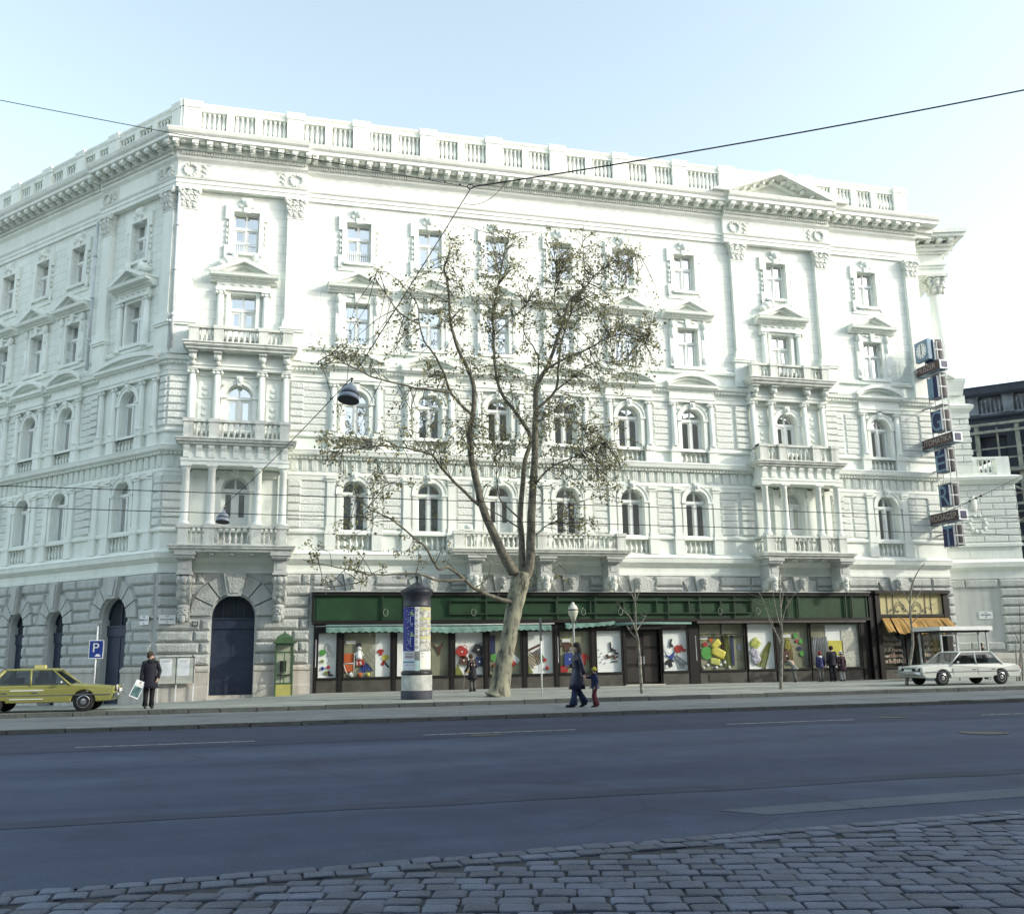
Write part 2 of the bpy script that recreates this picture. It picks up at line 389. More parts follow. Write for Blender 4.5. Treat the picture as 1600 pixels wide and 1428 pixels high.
def corinthian(mb, F, a, d, z0, z1, w, dep):
    """capital: bell, two rows of leaves, volutes, abacus"""
    h = z1 - z0
    P = [(-w * .5, z0), (w * .5, z0), (w * .5, z0 + h * .35), (w * .56, z0 + h * .7), (w * .66, z1 - .11), (-w * .66, z1 - .11), (-w * .56, z0 + h * .7), (-w * .5, z0 + h * .35)]
    mb.prism(F, [(a + x, z) for x, z in P], -.02, d + .055)
    mb.prism(F, [(a + x * .96, z) for x, z in P[2:7]], d + .05, d + .11)
    mb.box(F, a - w * .68, a + w * .68, -.02, d + .18, z1 - .11, z1)
    rl = random.Random(int(a * 100))
    for row, (zz, n) in enumerate(((.02, 3), (.30, 4), (.52, 3))):
        for q in range(n):
            x = a + (q - (n - 1) / 2) * w / n * (1.0 + .12 * row) + rl.uniform(-.025, .025); zq = z0 + h * (zz + .16 + rl.uniform(-.03, .03))
            mb.ell(F.p(x, d + .05 + .03 * row, zq), (w * .20, .05, h * .20), 7, 5)
            mb.ell(F.p(x + rl.uniform(-.03, .03), d + .10 + .035 * row, zq + h * .15), (w * .12, .06, h * .05), 7, 4)
            for e in (-1, 1): mb.ell(F.p(x + e * w * .12, d + .085 + .03 * row, zq + h * .05), (w * .05, .035, h * .07), 5, 4)
    for x in (-1, 1):
        mb.ell(F.p(a + x * w * .58, d + .12, z1 - h * .2), (w * .15, .10, h * .14), 8, 5)
        mb.ell(F.p(a + x * w * .5, d * .5, z0 + h * .5), (w * .10, .09, h * .2), 6, 4)
    mb.ell(F.p(a, d + .14, z1 - h * .1), (w * .13, .06, h * .10), 6, 4)

def ionic(mb, F, a, d, z, r):
    mb.box(F, a - r * 1.35, a + r * 1.35, d - r * 1.3, d + r * 1.3, z - .06, z)
    for x in (-1, 1): mb.ell(F.p(a + x * r * 1.2, d + r * .2, z - .13), (r * .55, r * 1.2, r * .55), 8, 5)
    mb.lathef(F, a, d, [(r * .95, z - .22), (r * 1.15, z - .16), (r * 1.1, z - .06)], 12)

def column(mb, F, a, d, z0, z1, r, cap='tuscan'):
    if cap == 'ionic':
        mb.lathef(F, a, d, [(r * 1.4, z0), (r * 1.4, z0 + .07), (r * 1.2, z0 + .12), (r * 1.05, z0 + .16), (r, z0 + .5), (r * .88, z1 - .2)], 14)
        ionic(mb, F, a, d, z1, r)
    else:
        mb.lathef(F, a, d, [(r * 1.4, z0), (r * 1.4, z0 + .07), (r * 1.2, z0 + .13), (r, z0 + .18), (r, z0 + .6), (r * .86, z1 - .24), (r * 1.0, z1 - .22), (r * .9, z1 - .17), (r * 1.25, z1 - .08), (r * 1.3, z1)], 14)
        mb.box(F, a - r * 1.35, a + r * 1.35, d - r * 1.35, d + r * 1.35, z1 - .07, z1)

def arched_surround(mb, F, c, w, z0, zs, d=.1, key=True):
    h = w / 2
    mb.arch(F, c, zs, h + .02, h + .20, -.02, d, 14); mb.arch(F, c, zs, h + .20, h + .25, -.02, d + .035, 14)
    for x in (-1, 1):
        mb.box(F, c + x * (h + .11) - .09, c + x * (h + .11) + .09, -.02, d, z0, zs - .08)
        mb.box(F, c + x * (h + .12) - .13, c + x * (h + .12) + .13, -.02, d + .05, zs - .08, zs + .0)
        mb.ell(F.p(c + x * (h + .12), .03, zs + h + .02), (.16, .05, .12), 8, 4)     # spandrel relief
        mb.ell(F.p(c + x * (h + .30), .03, zs + h - .20), (.07, .05, .10), 6, 4)
    if key:
        mb.prism(F, [(c - .09, zs + h - .06), (c + .09, zs + h - .06), (c + .15, zs + h + .36), (c - .15, zs + h + .36)], -.02, d + .1)
        mb.ell(F.p(c, d + .1, zs + h + .16), (.09, .06, .13), 6, 4)

def bay1(tr, F, c, wide=False):
    sgn = (-1, 1)
    xs = [1.02] if not wide else [1.02, 1.95]
    for x in sgn:
        for e in xs:
            q = c + x * e
            tr.box(F, q - .23, q + .23, -.02, .16, 6.2, 6.92)
            tr.box(F, q - .25, q + .25, -.02, .19, 6.92, 7.02)
            tr.box(F, q - .21, q + .21, -.02, .15, 7.02, 7.24)
            tr.box(F, q - .17, q + .17, -.02, .11, 7.24, 9.22)
            tr.box(F, q - .20, q + .20, -.02, .15, 9.22, 9.28); tr.box(F, q - .22, q + .22, -.02, .17, 9.34, 9.46)
    arched_surround(tr, F, c, 1.14, 7.0, 8.75)
    tr.box(F, c - .80, c + .80, -.02, .13, 6.90, 7.0)
    balrow(tr, F, c - .78, c + .78, -.06, 6.28, 6.9, .26)

def bay2(tr, F, c, wide=False):
    xs = [1.0] if not wide else [1.0, 1.95]
    for x in (-1, 1):
        for e in xs:
            q = c + x * e
            tr.box(F, q - .24, q + .24, -.02, .20, 10.66, 11.22); tr.box(F, q - .27, q + .27, -.02, .24, 11.2, 11.3)
            tr.box(F, q - .2, q + .2, -.02, .24, 11.3, 11.46)
            column(tr, F, q, .09, 11.46, 13.72, .135, 'ionic')
    arched_surround(tr, F, c, 1.14, 11.3, 12.85)
    tr.box(F, c - .78, c + .78, -.02, .13, 11.22, 11.32)
    balrow(tr, F, c - .76, c + .76, -.06, 10.74, 11.22, .25)
    e = xs[-1] + .22
    tr.box(F, c - e, c + e, -.02, .20, 13.72, 13.86); tr.box(F, c - e - .03, c + e + .03, -.02, .24, 13.86, 13.95)
    tr.box(F, c - e + .02, c + e - .02, -.02, .17, 13.95, 14.32)

def segped(tr, F, c, hw, z, rise, d):
    """segmental pediment"""
    tr.sweep(F, [(-.02, z), (d * .6, z), (d * .75, z + .06), (d, z + .10), (d, z + .2), (d * 1.05, z + .24), (-.02, z + .24)], c - hw, c + hw)
    rr = (hw * hw + rise * rise) / (2 * rise); zc = z + .24 + rise - rr; t = math.asin(hw / rr)
    tr.arch(F, c, zc, rr - .03, rr + .16, -.02, d, 12, PI / 2 - t, PI / 2 + t)
    tr.arch(F, c, zc, rr - .12, rr - .03, -.02, d * .6, 12, PI / 2 - t * .93, PI / 2 + t * .93)

def triped(tr, F, c, hw, z, rise, d):
    tr.sweep(F, [(-.02, z - .14), (d * .35, z - .14), (d * .5, z), (d * .6, z + .02), (d * .95, z + .06), (d, z + .16), (d * 1.04, z + .2), (-.02, z + .2)], c - hw, c + hw)
    for k in range(int(hw * 2 / .13)):
        x = c - hw + .13 * (k + .5); tr.box(F, x - .035, x + .035, 0, d * .62, z - .06, z + .01)
    zz = z + .2
    for x in (-1, 1):
        tr.prism(F, [(c, zz + rise), (c, zz + rise - .17), (c + x * (hw - .33), zz), (c + x * hw * 1.03, zz), (c + x * hw * 1.03, zz + .05)], -.02, d * 1.02)
        tr.prism(F, [(c, zz + rise - .171), (c, zz + rise - .27), (c + x * (hw - .62), zz + .001), (c + x * (hw - .335), zz + .001)], -.02, d * .66)
    tr.prism(F, [(c - hw + .3, zz), (c + hw - .3, zz), (c, zz + rise - .1)], -.02, .1)

def bay3(tr, F, c, grand=False):
    w = 1.12; h = w / 2
    tr.box(F, c - h - .16, c - h + .01, -.02, .10, 15.58, 17.62); tr.box(F, c + h - .01, c + h + .16, -.02, .10, 15.58, 17.62)
    tr.box(F, c - h - .16, c + h + .16, -.02, .11, 17.6, 17.78)
    tr.box(F, c - h - .20, c + h + .20, -.02, .08, 17.78, 18.02)
    if not grand:
        for x in (-1, 1):
            q = c + x * (h + .30)
            tr.box(F, q - .13, q + .13, -.02, .12, 15.58, 17.6)
            tr.ell(F.p(q, .14, 17.75), (.13, .14, .24), 8, 5); tr.ell(F.p(q, .13, 17.3), (.10, .07, .3), 8, 5); tr.ell(F.p(q, .12, 15.9), (.12, .08, .22), 8, 5)
        tr.prism(F, [(c - .1, 17.58), (c + .1, 17.58), (c + .16, 18.05), (c - .16, 18.05)], -.02, .2)
        tr.ell(F.p(c - .3, .1, 17.9), (.2, .06, .07), 8, 4); tr.ell(F.p(c + .3, .1, 17.9), (.2, .06, .07), 8, 4)
        triped(tr, F, c, 1.36, 18.18, .66, .50)
    else:
        for x in (-1, 1):
            column(tr, F, c + x * .98, .10, 15.3, 17.72, .15, 'ionic')
            tr.ell(F.p(c + x * .72, .25, 19.12), (.26, .16, .20), 8, 5); tr.ell(F.p(c + x * .46, .22, 19.34), (.14, .14, .20), 8, 5); tr.ell(F.p(c + x * 1.0, .25, 18.95), (.2, .14, .12), 8, 5)
        tr.box(F, c - 1.2, c + 1.2, -.02, .24, 17.72, 17.86)
        for k in range(5): tr.ell(F.p(c + (k - 2) * .4, .17, 17.98), (.16, .07, .06), 8, 4)
        tr.box(F, c - 1.15, c + 1.15, -.02, .17, 17.86, 18.1)
        triped(tr, F, c, 1.44, 18.24, .68, .62)
    tr.box(F, c - h - .3, c + h + .3, -.02, .2, 15.42, 15.58)

def bay4(tr, F, c):
    h = .57
    for x in (-1, 1):
        tr.box(F, min(c + x * h * .99, c + x * (h + .2)), max(c + x * h * .99, c + x * (h + .2)), -.02, .11, 19.44, 21.6)
        for (z0, z1) in ((21.15, 21.86), (19.3, 19.9)):
            tr.box(F, min(c + x * (h + .19), c + x * (h + .36)), max(c + x * (h + .19), c + x * (h + .36)), -.02, .11, z0, z1)
        for z in (20.1, 20.35, 20.6, 20.9): tr.ell(F.p(c + x * (h + .27), .03, z), (.07, .08, .13), 6, 4)
    tr.box(F, c - h - .2, c + h + .2, -.02, .112, 21.55, 21.82); tr.box(F, c - h - .36, c + h + .36, -.02, .06, 19.16, 19.46)
    tr.box(F, c - h - .1, c + h + .1, -.02, .2, 19.44, 19.57)
    tr.prism(F, [(c - .12, 21.5), (c + .12, 21.5), (c + .24, 22.2), (c - .24, 22.2)], -.02, .17)
    tr.ell(F.p(c, .18, 21.95), (.16, .12, .2), 8, 5)
    for x in (-1, 1): tr.ell(F.p(c + x * .26, .1, 21.82), (.16, .08, .12), 8, 4)

def window_grille(F, c, z0):
    mb = MB()
    mb.box(F, c - .5, c + .5, -.15, -.125, z0 + .52, z0 + .55); mb.box(F, c - .5, c + .5, -.15, -.125, z0 + .1, z0 + .13)
    for k in range(11):
        x = c - .45 + k * .09; mb.box(F, x - .012, x + .012, -.148, -.127, z0 + .1, z0 + .66)
    mb.build('window_grille', PAINT, BLD)

# ---- walls
def storeys(F, a1, bays, ris, endb, skip_side=()):
    cs = sorted(bays + ris + endb)
    m1 = MB(); m2 = MB(); m3 = MB()
    wall(m1, F, 0, a1, 5.98, 6.92, [dict(c=c, w=1.56, z0=6.26, z1=6.9, dp=.2, back=True) for c in cs])
    wall(m1, F, 0, a1, 6.92, 10.6, [dict(c=c, w=W1[0], z0=W1[1], z1=W1[2], arch=True) for c in cs])
    wall(m2, F, 0, a1, 10.6, 11.24, [dict(c=c, w=1.52, z0=10.72, z1=11.22, dp=.2, back=True) for c in cs])
    wall(m2, F, 0, a1, 11.24, 15.0, [dict(c=c, w=W2[0], z0=W2[1], z1=W2[2], arch=True) for c in cs])
    wall(m3, F, 0, a1, 15.0, 19.0, [dict(c=c, w=W3[0], z0=W3[1], z1=W3[2]) for c in cs])
    wall(m3, F, 0, a1, 19.0, 24.8, [dict(c=c, w=W4[0], z0=W4[1], z1=W4[2]) for c in cs])
    m1.f += [tuple(i + len(m1.v) for i in f) for f in m2.f]
    for k, q in m2.uv.items(): m1.uv[k + len(m1.f) - len(m2.f)] = q
    m1.v += m2.v
    m1.build('wall', STUCCO, BLD); m3.build('upper_wall', ASHLAR, BLD)
storeys(FR, FEND, FB, [RL, RR], [EB]); storeys(LF, LEND, LB, [LR], [])
# ground floor walls
g = MB()
wall(g, FR, 0, FEND, -.4, 5.98, [dict(c=3.1, w=1.74, z0=.2, z1=4.28, arch=True, dp=.42), dict(c=19.9, w=26.9, z0=.1, z1=4.3, dp=.1), dict(c=35.85, w=3.9, z0=.1, z1=4.4, dp=.1)])
LD = [(2.72, 1.80, 4.3), (7.02, 1.22, 3.9), (10.2, 1.2, 3.9), (13.35, 1.2, 3.9), (16.5, 1.2, 3.9)]
wall(g, LF, 0, LEND, -.8, 5.98, [dict(c=c, w=w, z0=-.3, z1=z, arch=True, dp=.45) for c, w, z in LD])
g.build('ground_floor_wall', GROUND_STONE, BLD)
# closed back, side, roof and inner dark walls
g = MB()
B0 = FR.p(0, 0, 0); BR = FR.p(FEND, 0, 0); BL = LF.p(LEND, 0, 0)
BK = [Vector((FEND, 14, 0)), Vector((BL.x + 8, BL.y + 6, 0))]
pts = [BR, BK[0], BK[1], BL]
for p, q in zip(pts[:-1], pts[1:]):
    i = g.add([p + Zu * -.5, q + Zu * -.5, q + Zu * 24.8, p + Zu * 24.8]); g.f.append((i, i + 1, i + 2, i + 3))
g.build('rear_wall', STUCCO, BLD)
g = MB()
i = g.add([Vector((p.x, p.y, 24.82)) for p in [B0, BR, BK[0], BK[1], BL]]); g.f.append((i, i + 1, i + 2, i + 3, i + 4))
g.build('roof', mat('roof_sheet', (0.10, 0.11, 0.11), 0.7), BLD)
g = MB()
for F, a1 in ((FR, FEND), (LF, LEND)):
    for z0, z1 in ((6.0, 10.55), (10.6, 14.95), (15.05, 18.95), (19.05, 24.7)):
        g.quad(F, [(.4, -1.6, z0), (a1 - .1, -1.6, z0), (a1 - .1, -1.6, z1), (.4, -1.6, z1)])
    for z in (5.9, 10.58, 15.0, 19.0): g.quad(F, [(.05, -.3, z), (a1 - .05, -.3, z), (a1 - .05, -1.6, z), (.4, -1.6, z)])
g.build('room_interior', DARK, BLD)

# ---- windows
for k, c in enumerate(FB + [RL, RR, EB]):
    dr = c in (RL, RR)
    window(FR, c, *W1, True, door=dr or k == 2, curt=None if k not in (2, 3, 4) else .9)
    window(FR, c, *W2, True, door=dr)
    window(FR, c, *W3, False, door=dr)
    window(FR, c, *W4, False, curt=.95 if c == RL else None)
for c in LB + [LR]:
    window(LF, c, *W1, True); window(LF, c, *W2, True); window(LF, c, *W3, False); window(LF, c, *W4, False, curt=.9)
for c, z in ((RL, W4[1]), (FB[0], W4[1])): window_grille(FR, c, z)
window_grille(LF, LR, W4[1])

# ---- window surrounds, one mesh per bay and storey
def bay_set(F, c, wide=False, grand=False, skip=()):
    for nm, fn, ar in (('first_floor_surround', bay1, (wide,)), ('second_floor_surround', bay2, (wide,)), ('third_floor_surround', bay3, (grand,)), ('fourth_floor_surround', bay4, ())):
        if nm in skip: continue
        t = MB(); fn(t, F, c, *ar); t.build(nm, STUCCO, BLD)
for c in FB + [EB]: bay_set(FR, c)
for c in LB: bay_set(LF, c)
bay_set(LF, LR, True, True)
for c in (RL, RR):
    bay_set(FR, c, False, True, ('first_floor_surround', 'second_floor_surround'))
    t = MB(); arched_surround(t, FR, c, 1.14, 6.3, 8.75)
    for x in (-1, 1):
        for e in (.93, 1.92): t.box(FR, c + x * e - .15, c + x * e + .15, -.02, .12, 7.1, 9.6)
    t.build('balcony_door_surround', STUCCO, BLD)
    t = MB(); arched_surround(t, FR, c, 1.14, 11.0, 12.85)
    for x in (-1, 1):
        t.box(FR, c + x * 1.43 - .28, c + x * 1.43 + .28, -.02, .04, 11.5, 12.6); t.box(FR, c + x * 1.43 - .28, c + x * 1.43 + .28, -.02, .04, 12.75, 13.5)
        for z in (11.75, 12.05, 12.35, 12.95, 13.2): t.ell(FR.p(c + x * 1.43, .05, z), (.14, .04, .12), 8, 4)
    t.build('balcony_door_surround', STUCCO, BLD)
for F, cs in ((FR, FB + [EB]), (LF, LB)):
    for c in cs:
        t = MB(); segped(t, F, c, 1.34, 14.34, .46, .42); t.build('segmental_pediment', STUCCO, BLD)
    if F is LF: t = MB(); segped(t, F, LR, 2.3, 14.34, .3, .42); t.build('segmental_pediment', STUCCO, BLD)

# ---- rusticated panels between the bays (first and second floor)
def panels(t, F, a0, a1, z0, z1, n, h=.055):
    s = (z1 - z0) / n
    for k in range(n): t.rblock(F, a0, a1, z0 + s * k + .012, z0 + s * (k + 1) - .012, h, .045)
def fill(F, cs, a_end, ris_w):
    eds = []
    for c, hw in cs: eds.append((c - hw, c + hw))
    cur = .0
    gaps = []
    for l, r in sorted(eds): gaps.append((cur, l)); cur = r
    gaps.append((cur, a_end))
    for l, r in gaps:
        if r - l < .25: continue
        if r - l > 1.7:
            m = r - .85 if l > 1 else l + .85
            segs = [(l, m - .03), (m + .03, r)]
        else: segs = [(l, r)]
        for x0, x1 in segs:
            for z0, z1, n in ((7.16, 9.22, 6), (11.46, 13.62, 7)): t = MB(); panels(t, F, x0 + .03, x1 - .03, z0, z1, n); t.build('rusticated_panel', RUSTIC, BLD)
    return gaps
fill(FR, [(c, 1.24) for c in FB + [EB]] + [(RL, 2.14), (RR, 2.14)], FEND, 0)
fill(LF, [(c, 1.24) for c in LB] + [(LR, 2.2)], LEND, 0)
# quoins of the projecting bays
for F, xs in ((FR, ((.0, .78), (5.12, 5.72), (26.8, 27.5), (31.9, 32.6), (37.5, FEND + .02))), (LF, ((.0, .5), (4.9, 5.5)))):
    for x0, x1 in xs:
        for (z0, z1, n) in ((7.16, 9.3, 6), (11.46, 13.7, 7)):
            s = (z1 - z0) / n; t = MB()
            for k in range(n): t.rblock(F, x0, x1, z0 + s * k + .012, z0 + s * (k + 1) - .012, .12, .05)
            t.build('quoins', RUSTIC, BLD)

# ---- string courses and entablatures
def courses(F, a1, m0, breaks):
    def sw(prof): t = MB(); t.sweep(F, prof, 0, a1, m0, 0); t.build('string_course', STUCCO, BLD)
    sw([(-.02, 5.2), (.05, 5.2), (.06, 5.32), (.02, 5.34), (.02, 5.62), (.12, 5.66), (.30, 5.80), (.33, 5.98), (.36, 6.02), (.24, 6.10), (.14, 6.18), (-.02, 6.2)])
    sw([(-.02, 6.93), (.1, 6.93), (.12, 7.02), (.06, 7.08), (-.02, 7.12)])
    sw([(-.02, 9.28), (.08, 9.28), (.09, 9.46), (.12, 9.48), (.12, 9.56), (.04, 9.58), (.04, 9.66), (-.02, 9.66)])
    sw([(-.02, 10.2), (.1, 10.22), (.14, 10.3), (.32, 10.38), (.35, 10.52), (.38, 10.58), (.2, 10.66), (-.02, 10.68)])
    sw([(-.02, 11.22), (.1, 11.22), (.12, 11.3), (.05, 11.36), (-.02, 11.4)])
    sw([(-.02, 13.74), (.07, 13.74), (.08, 13.9), (.12, 13.95), (-.02, 13.98)])
    sw([(-.02, 14.2), (.1, 14.24), (.14, 14.34), (.27, 14.4), (.29, 14.52), (.32, 14.58), (.12, 14.64), (-.02, 14.66)])
    sw([(-.02, 15.24), (.12, 15.24), (.15, 15.36), (.10, 15.42), (-.02, 15.42)])
    t = MB(); n = int(a1 / .43)
    for k in range(n):
        x = .25 + k * .43
        t.box(F, x - .13, x + .13, -.02, .07, 9.68, 10.2)
        for e in (-.09, 0, .09): t.box(F, x + e - .025, x + e + .025, .06, .095, 9.74, 10.16)
    t.build('triglyph_frieze', STUCCO, BLD)
    n = int(a1 / .17)
    for z, d, h in ((10.22, .2, .1), (14.24, .2, .09)):
        t = MB()
        for k in range(n): x = .1 + k * .17; t.box(F, x - .05, x + .05, 0, d, z, z + h)
        t.build('dentil_course', STUCCO, BLD)
courses(FR, FEND, MIT, ()); courses(LF, LEND, MIT, ())

def top(F, a1, m0, ris):
    """main entablature in runs; projecting runs stand .2 forward"""
    arch = [(-.02, 22.4), (.10, 22.4), (.10, 22.58), (.14, 22.6), (.14, 22.76), (.19, 22.8), (.22, 22.86), (.06, 22.9), (.06, 23.66), (.12, 23.72), (.2, 23.78), (.22, 23.86), (-.02, 23.86)]
    corn = [(-.02, 23.86), (.20, 23.86), (.20, 24.08), (.36, 24.1), (.36, 24.36), (.90, 24.38), (.90, 24.54), (.94, 24.56), (1.0, 24.62), (1.06, 24.76), (1.06, 24.8), (-.02, 24.8)]
    t = MB(); e = MB()
    edges = [0.0]
    for l, r in ris: edges += [l, r] if l > 0.01 else [r]
    if edges[-1] < a1 - .05: edges.append(a1)
    for l, r in zip(edges[:-1], edges[1:]):
        fw = .2 if any(abs(l - x) < .05 and abs(r - y) < .05 for x, y in ris) else 0.0
        if fw == 0 and l == 0.0: fw = .2 if ris and ris[0][0] == 0 else 0.0
        sh = lambda pr: [(d + (fw if d > 0 else 0), z) for d, z in pr]
        mm = m0 if l == 0 else 0.0
        e0 = 0 if l == 0 else (0.0 if fw == 0 else .0)
        ext = .05 if fw else 0
        t.sweep(F, sh(arch), l, r, mm, 0)
        ll = l if l == 0 else (l - (.75 if fw else -.75) * 0)
        e.sweep(F, sh(corn), l, r if r < a1 - .01 or F is LF else a1 + 1.0, mm, 0)
        n = int((r - l) / .115)
        for k in range(n):
            x = l + .06 + k * .115 - (0 if l else .0); e.box(F, x - .038, x + .038, .1, .30 + fw, 23.92, 24.07)
        n = max(1, round((r - l) / .62)); s = (r - l) / n
        for k in range(n + (1 if l == 0 else 0)):
            x = l + s * (k if l == 0 else k + .5)
            if l == 0: x = x - (.2 if k == 0 else 0)
            e.box(F, x - .13, x + .13, .3 + fw, .84 + fw, 24.2, 24.375)
            e.box(F, x - .11, x + .11, .3 + fw, .60 + fw, 24.10, 24.2)
            e.ell(F.p(x, .72 + fw, 24.19), (.11, .11, .07), 6, 4)
            e.ell(F.p(x + s / 2, .62 + fw, 24.35), (.15, .15, .09), 8, 4)
    t.build('architrave_and_frieze', STUCCO, BLD); e.build('roof_cornice', STUCCO, BLD)
top(FR, FEND, MIT, [(0, 5.6), (26.7, 32.9)]); top(LF, LEND, MIT, [(0, 5.5)])
# wreath reliefs on the frieze
for F, xs in ((FR, (.45, 5.1, 27.35, 32.3)), (LF, (.45, 5.1))):
    for q, x in enumerate(xs):
        sd = 1 if q % 2 == 0 else -1; t = MB()
        for k in range(12): t.ell(F.p(x + .27 * math.cos(k * PI / 6), .3, 23.26 + .27 * math.sin(k * PI / 6)), (.09, .07, .09), 6, 4)
        for k in range(5): t.ell(F.p(x + sd * (.55 + .1 * (k % 2)), .28, 23.02 + .12 * k), (.10, .06, .09), 6, 4)
        t.box(F, x + sd * .6 - .28, x + sd * .6 + .28, .2, .275, 22.95, 23.6); t.build('frieze_wreath', CARVED, BLD)

# ---- giant pilasters
for F, xs in ((FR, (.45, 5.1, 27.42, 32.3, 37.85)), (LF, (.45, 5.05))):
    for x in xs:
        t = MB()
        t.box(F, x - .47, x + .47, -.02, .22, 14.66, 15.95); t.box(F, x - .52, x + .52, -.02, .30, 15.95, 16.05); t.box(F, x - .55, x + .55, -.02, .34, 16.05, 16.12)
        t.box(F, x - .45, x + .45, -.02, .29, 16.12, 16.35); t.box(F, x - .42, x + .42, -.02, .25, 16.35, 16.5)
        t.box(F, x - .35, x + .35, -.02, .21, 16.5, 21.46); t.box(F, x - .38, x + .38, -.02, .24, 21.4, 21.48)
        o = t.build('pilaster', ASHLAR if False else STUCCO, BLD)
        t = MB(); corinthian(t, F, x, .21, 21.48, 22.4, .72, .2); t.build('capital', CARVED, o)

# ---- roof balustrade
def parapet(F, a1, m0, peds, solid=()):
    t = MB(); d = .0; cur = None
    t.sweep(F, [(-.4, 24.8), (.14, 24.8), (.14, 25.2), (.05, 25.26), (-.4, 25.26)], 0, a1, m0, 0)
    t.sweep(F, [(-.34, 26.46), (.02, 26.46), (.08, 26.56), (.12, 26.62), (.12, 26.7), (-.34, 26.72)], 0, a1, m0, 0)
    pr = None
    for x, hw in peds:
        hw += .03; t.box(F, x - hw, x + hw, -.42, .13, 25.24, 26.46); t.box(F, x - hw - .04, x + hw + .04, -.44, .17, 26.46, 26.79)
        if pr is not None and (pr[0], x) not in solid:
            l, r = pr[0] + pr[1], x - hw
            n = max(1, round((r - l) / 1.35)); s = (r - l) / n
            for k in range(n):
                x0, x1 = l + s * k + (.17 if k else .0), l + s * (k + 1) - (.17 if k < n - 1 else 0)
                if k: t.box(F, l + s * k - .17, l + s * k + .17, -.3, .06, 25.2, 26.5)
                balrow(t, F, x0 + .02, x1 - .02, -.10, 25.36, 26.42, .225, 1.32); t.box(F, x0, x1, -.3, .04, 25.2, 25.36); t.box(F, x0, x1, -.3, .04, 26.36, 26.5)
        elif pr is not None: t.box(F, pr[0] + pr[1], x - hw, -.3, .05, 25.2, 26.5)
        pr = (x, hw)
    o = t.build('roof_balustrade', STUCCO, BLD)
    t = MB(); t.box(F, .2, a1 - .2, -.22, -.18, 24.9, 26.5); t.build('parapet_backing', mat('weathered_zinc', (.74, .78, .74), .7, .15, 2), o)
parapet(FR, FEND - .1, MIT, [(.3, .42), (4.98, .36), (8.05, .36), (11.28, .36), (14.55, .36), (17.85, .36), (21.2, .36), (24.5, .36), (27.2, .42), (31.9, .42), (37.75, .36)], solid=((27.2, 31.9),))
parapet(LF, LEND, MIT, [(.3, .42), (5.2, .36), (8.0, .3), (10.9, .36), (13.9, .36), (16.9, .36), (20.6, .36)])
# roof pediment over the right projecting bay
t = MB(); hw = 3.9; z = 24.8; rise = 1.52; d = 1.28
for x in (-1, 1):
    t.prism(FR, [(RR, z + rise), (RR, z + rise - .30), (RR + x * (hw - .85), z + .001), (RR + x * hw, z + .001), (RR + x * hw, z + .05)], .1, d)
    t.prism(FR, [(RR, z + rise - .301), (RR, z + rise - .46), (RR + x * (hw - 1.3), z + .002), (RR + x * (hw - .855), z + .002)], .1, .62)
    for k in range(5):
        f = (k + .6) / 5.2; xx = RR + x * f * (hw - 1.0); zz = z + rise - .42 - f * (rise - .42)
        t.ell(FR.p(xx, .85, zz), (.14, .24, .11), 6, 4)
t.prism(FR, [(RR - hw + .9, z), (RR + hw - .9, z), (RR, z + rise - .2)], .0, .3)
t.build('roof_pediment', STUCCO, BLD)
# ================================================================== balconies
def balcony(F, c, hw, z0, zs, zr, d, peds, dent=False):
    """slab with moulded edge > balustrade"""
    t = MB()
    h = zs - z0
    for k, (f0, f1, e) in enumerate(((0, .3, -.12), (.3, .45, -.07), (.45, .8, -.02), (.8, 1.0, .03))):
        t.box(F, c - hw - e + .0, c + hw + e, -.02, d + e, z0 + h * f0, z0 + h * f1)
    if dent:
        for k in range(int(hw * 2 / .16)): x = c - hw + .2 + .16 * k; t.box(F, x - .045, x + .045, 0, d - .3, z0 - .1, z0)
    o = t.build('balcony', WEATH, BLD)
    t = MB(); hb = hw - .27; db = d - .3
    t.box(F, c - hb, c + hb, db - .22, db, zs, zs + .1); t.box(F, c - hb - .03, c + hb + .03, db - .25, db + .03, zr - .1, zr)
    for x in (-1, 1):
        a = c + x * (hb - .11)
        t.box(F, a - .11, a + .11, 0, db - .22, zs, zs + .1); t.box(F, a - .14, a + .14, 0, db - .25, zr - .1, zr)
        n = max(1, int((db - .5) / .25))
        for k in range(n): baluster(t, F, a, .15 + k * .25, zs + .1, zr - .1, 1.0)
    px = sorted([c + p for p in peds])
    for p in px:
        t.box(F, p - .2, p + .2, db - .3, db + .05, zs + .001, zr - .12); t.box(F, p - .24, p + .24, db - .34, db + .09, zr - .12, zr + .03)
    for l, r in zip(px[:-1], px[1:]): balrow(t, F, l + .22, r - .22, db - .11, zs + .1, zr - .1, .235)
    t.build('balustrade', WEATH, o)
    return o

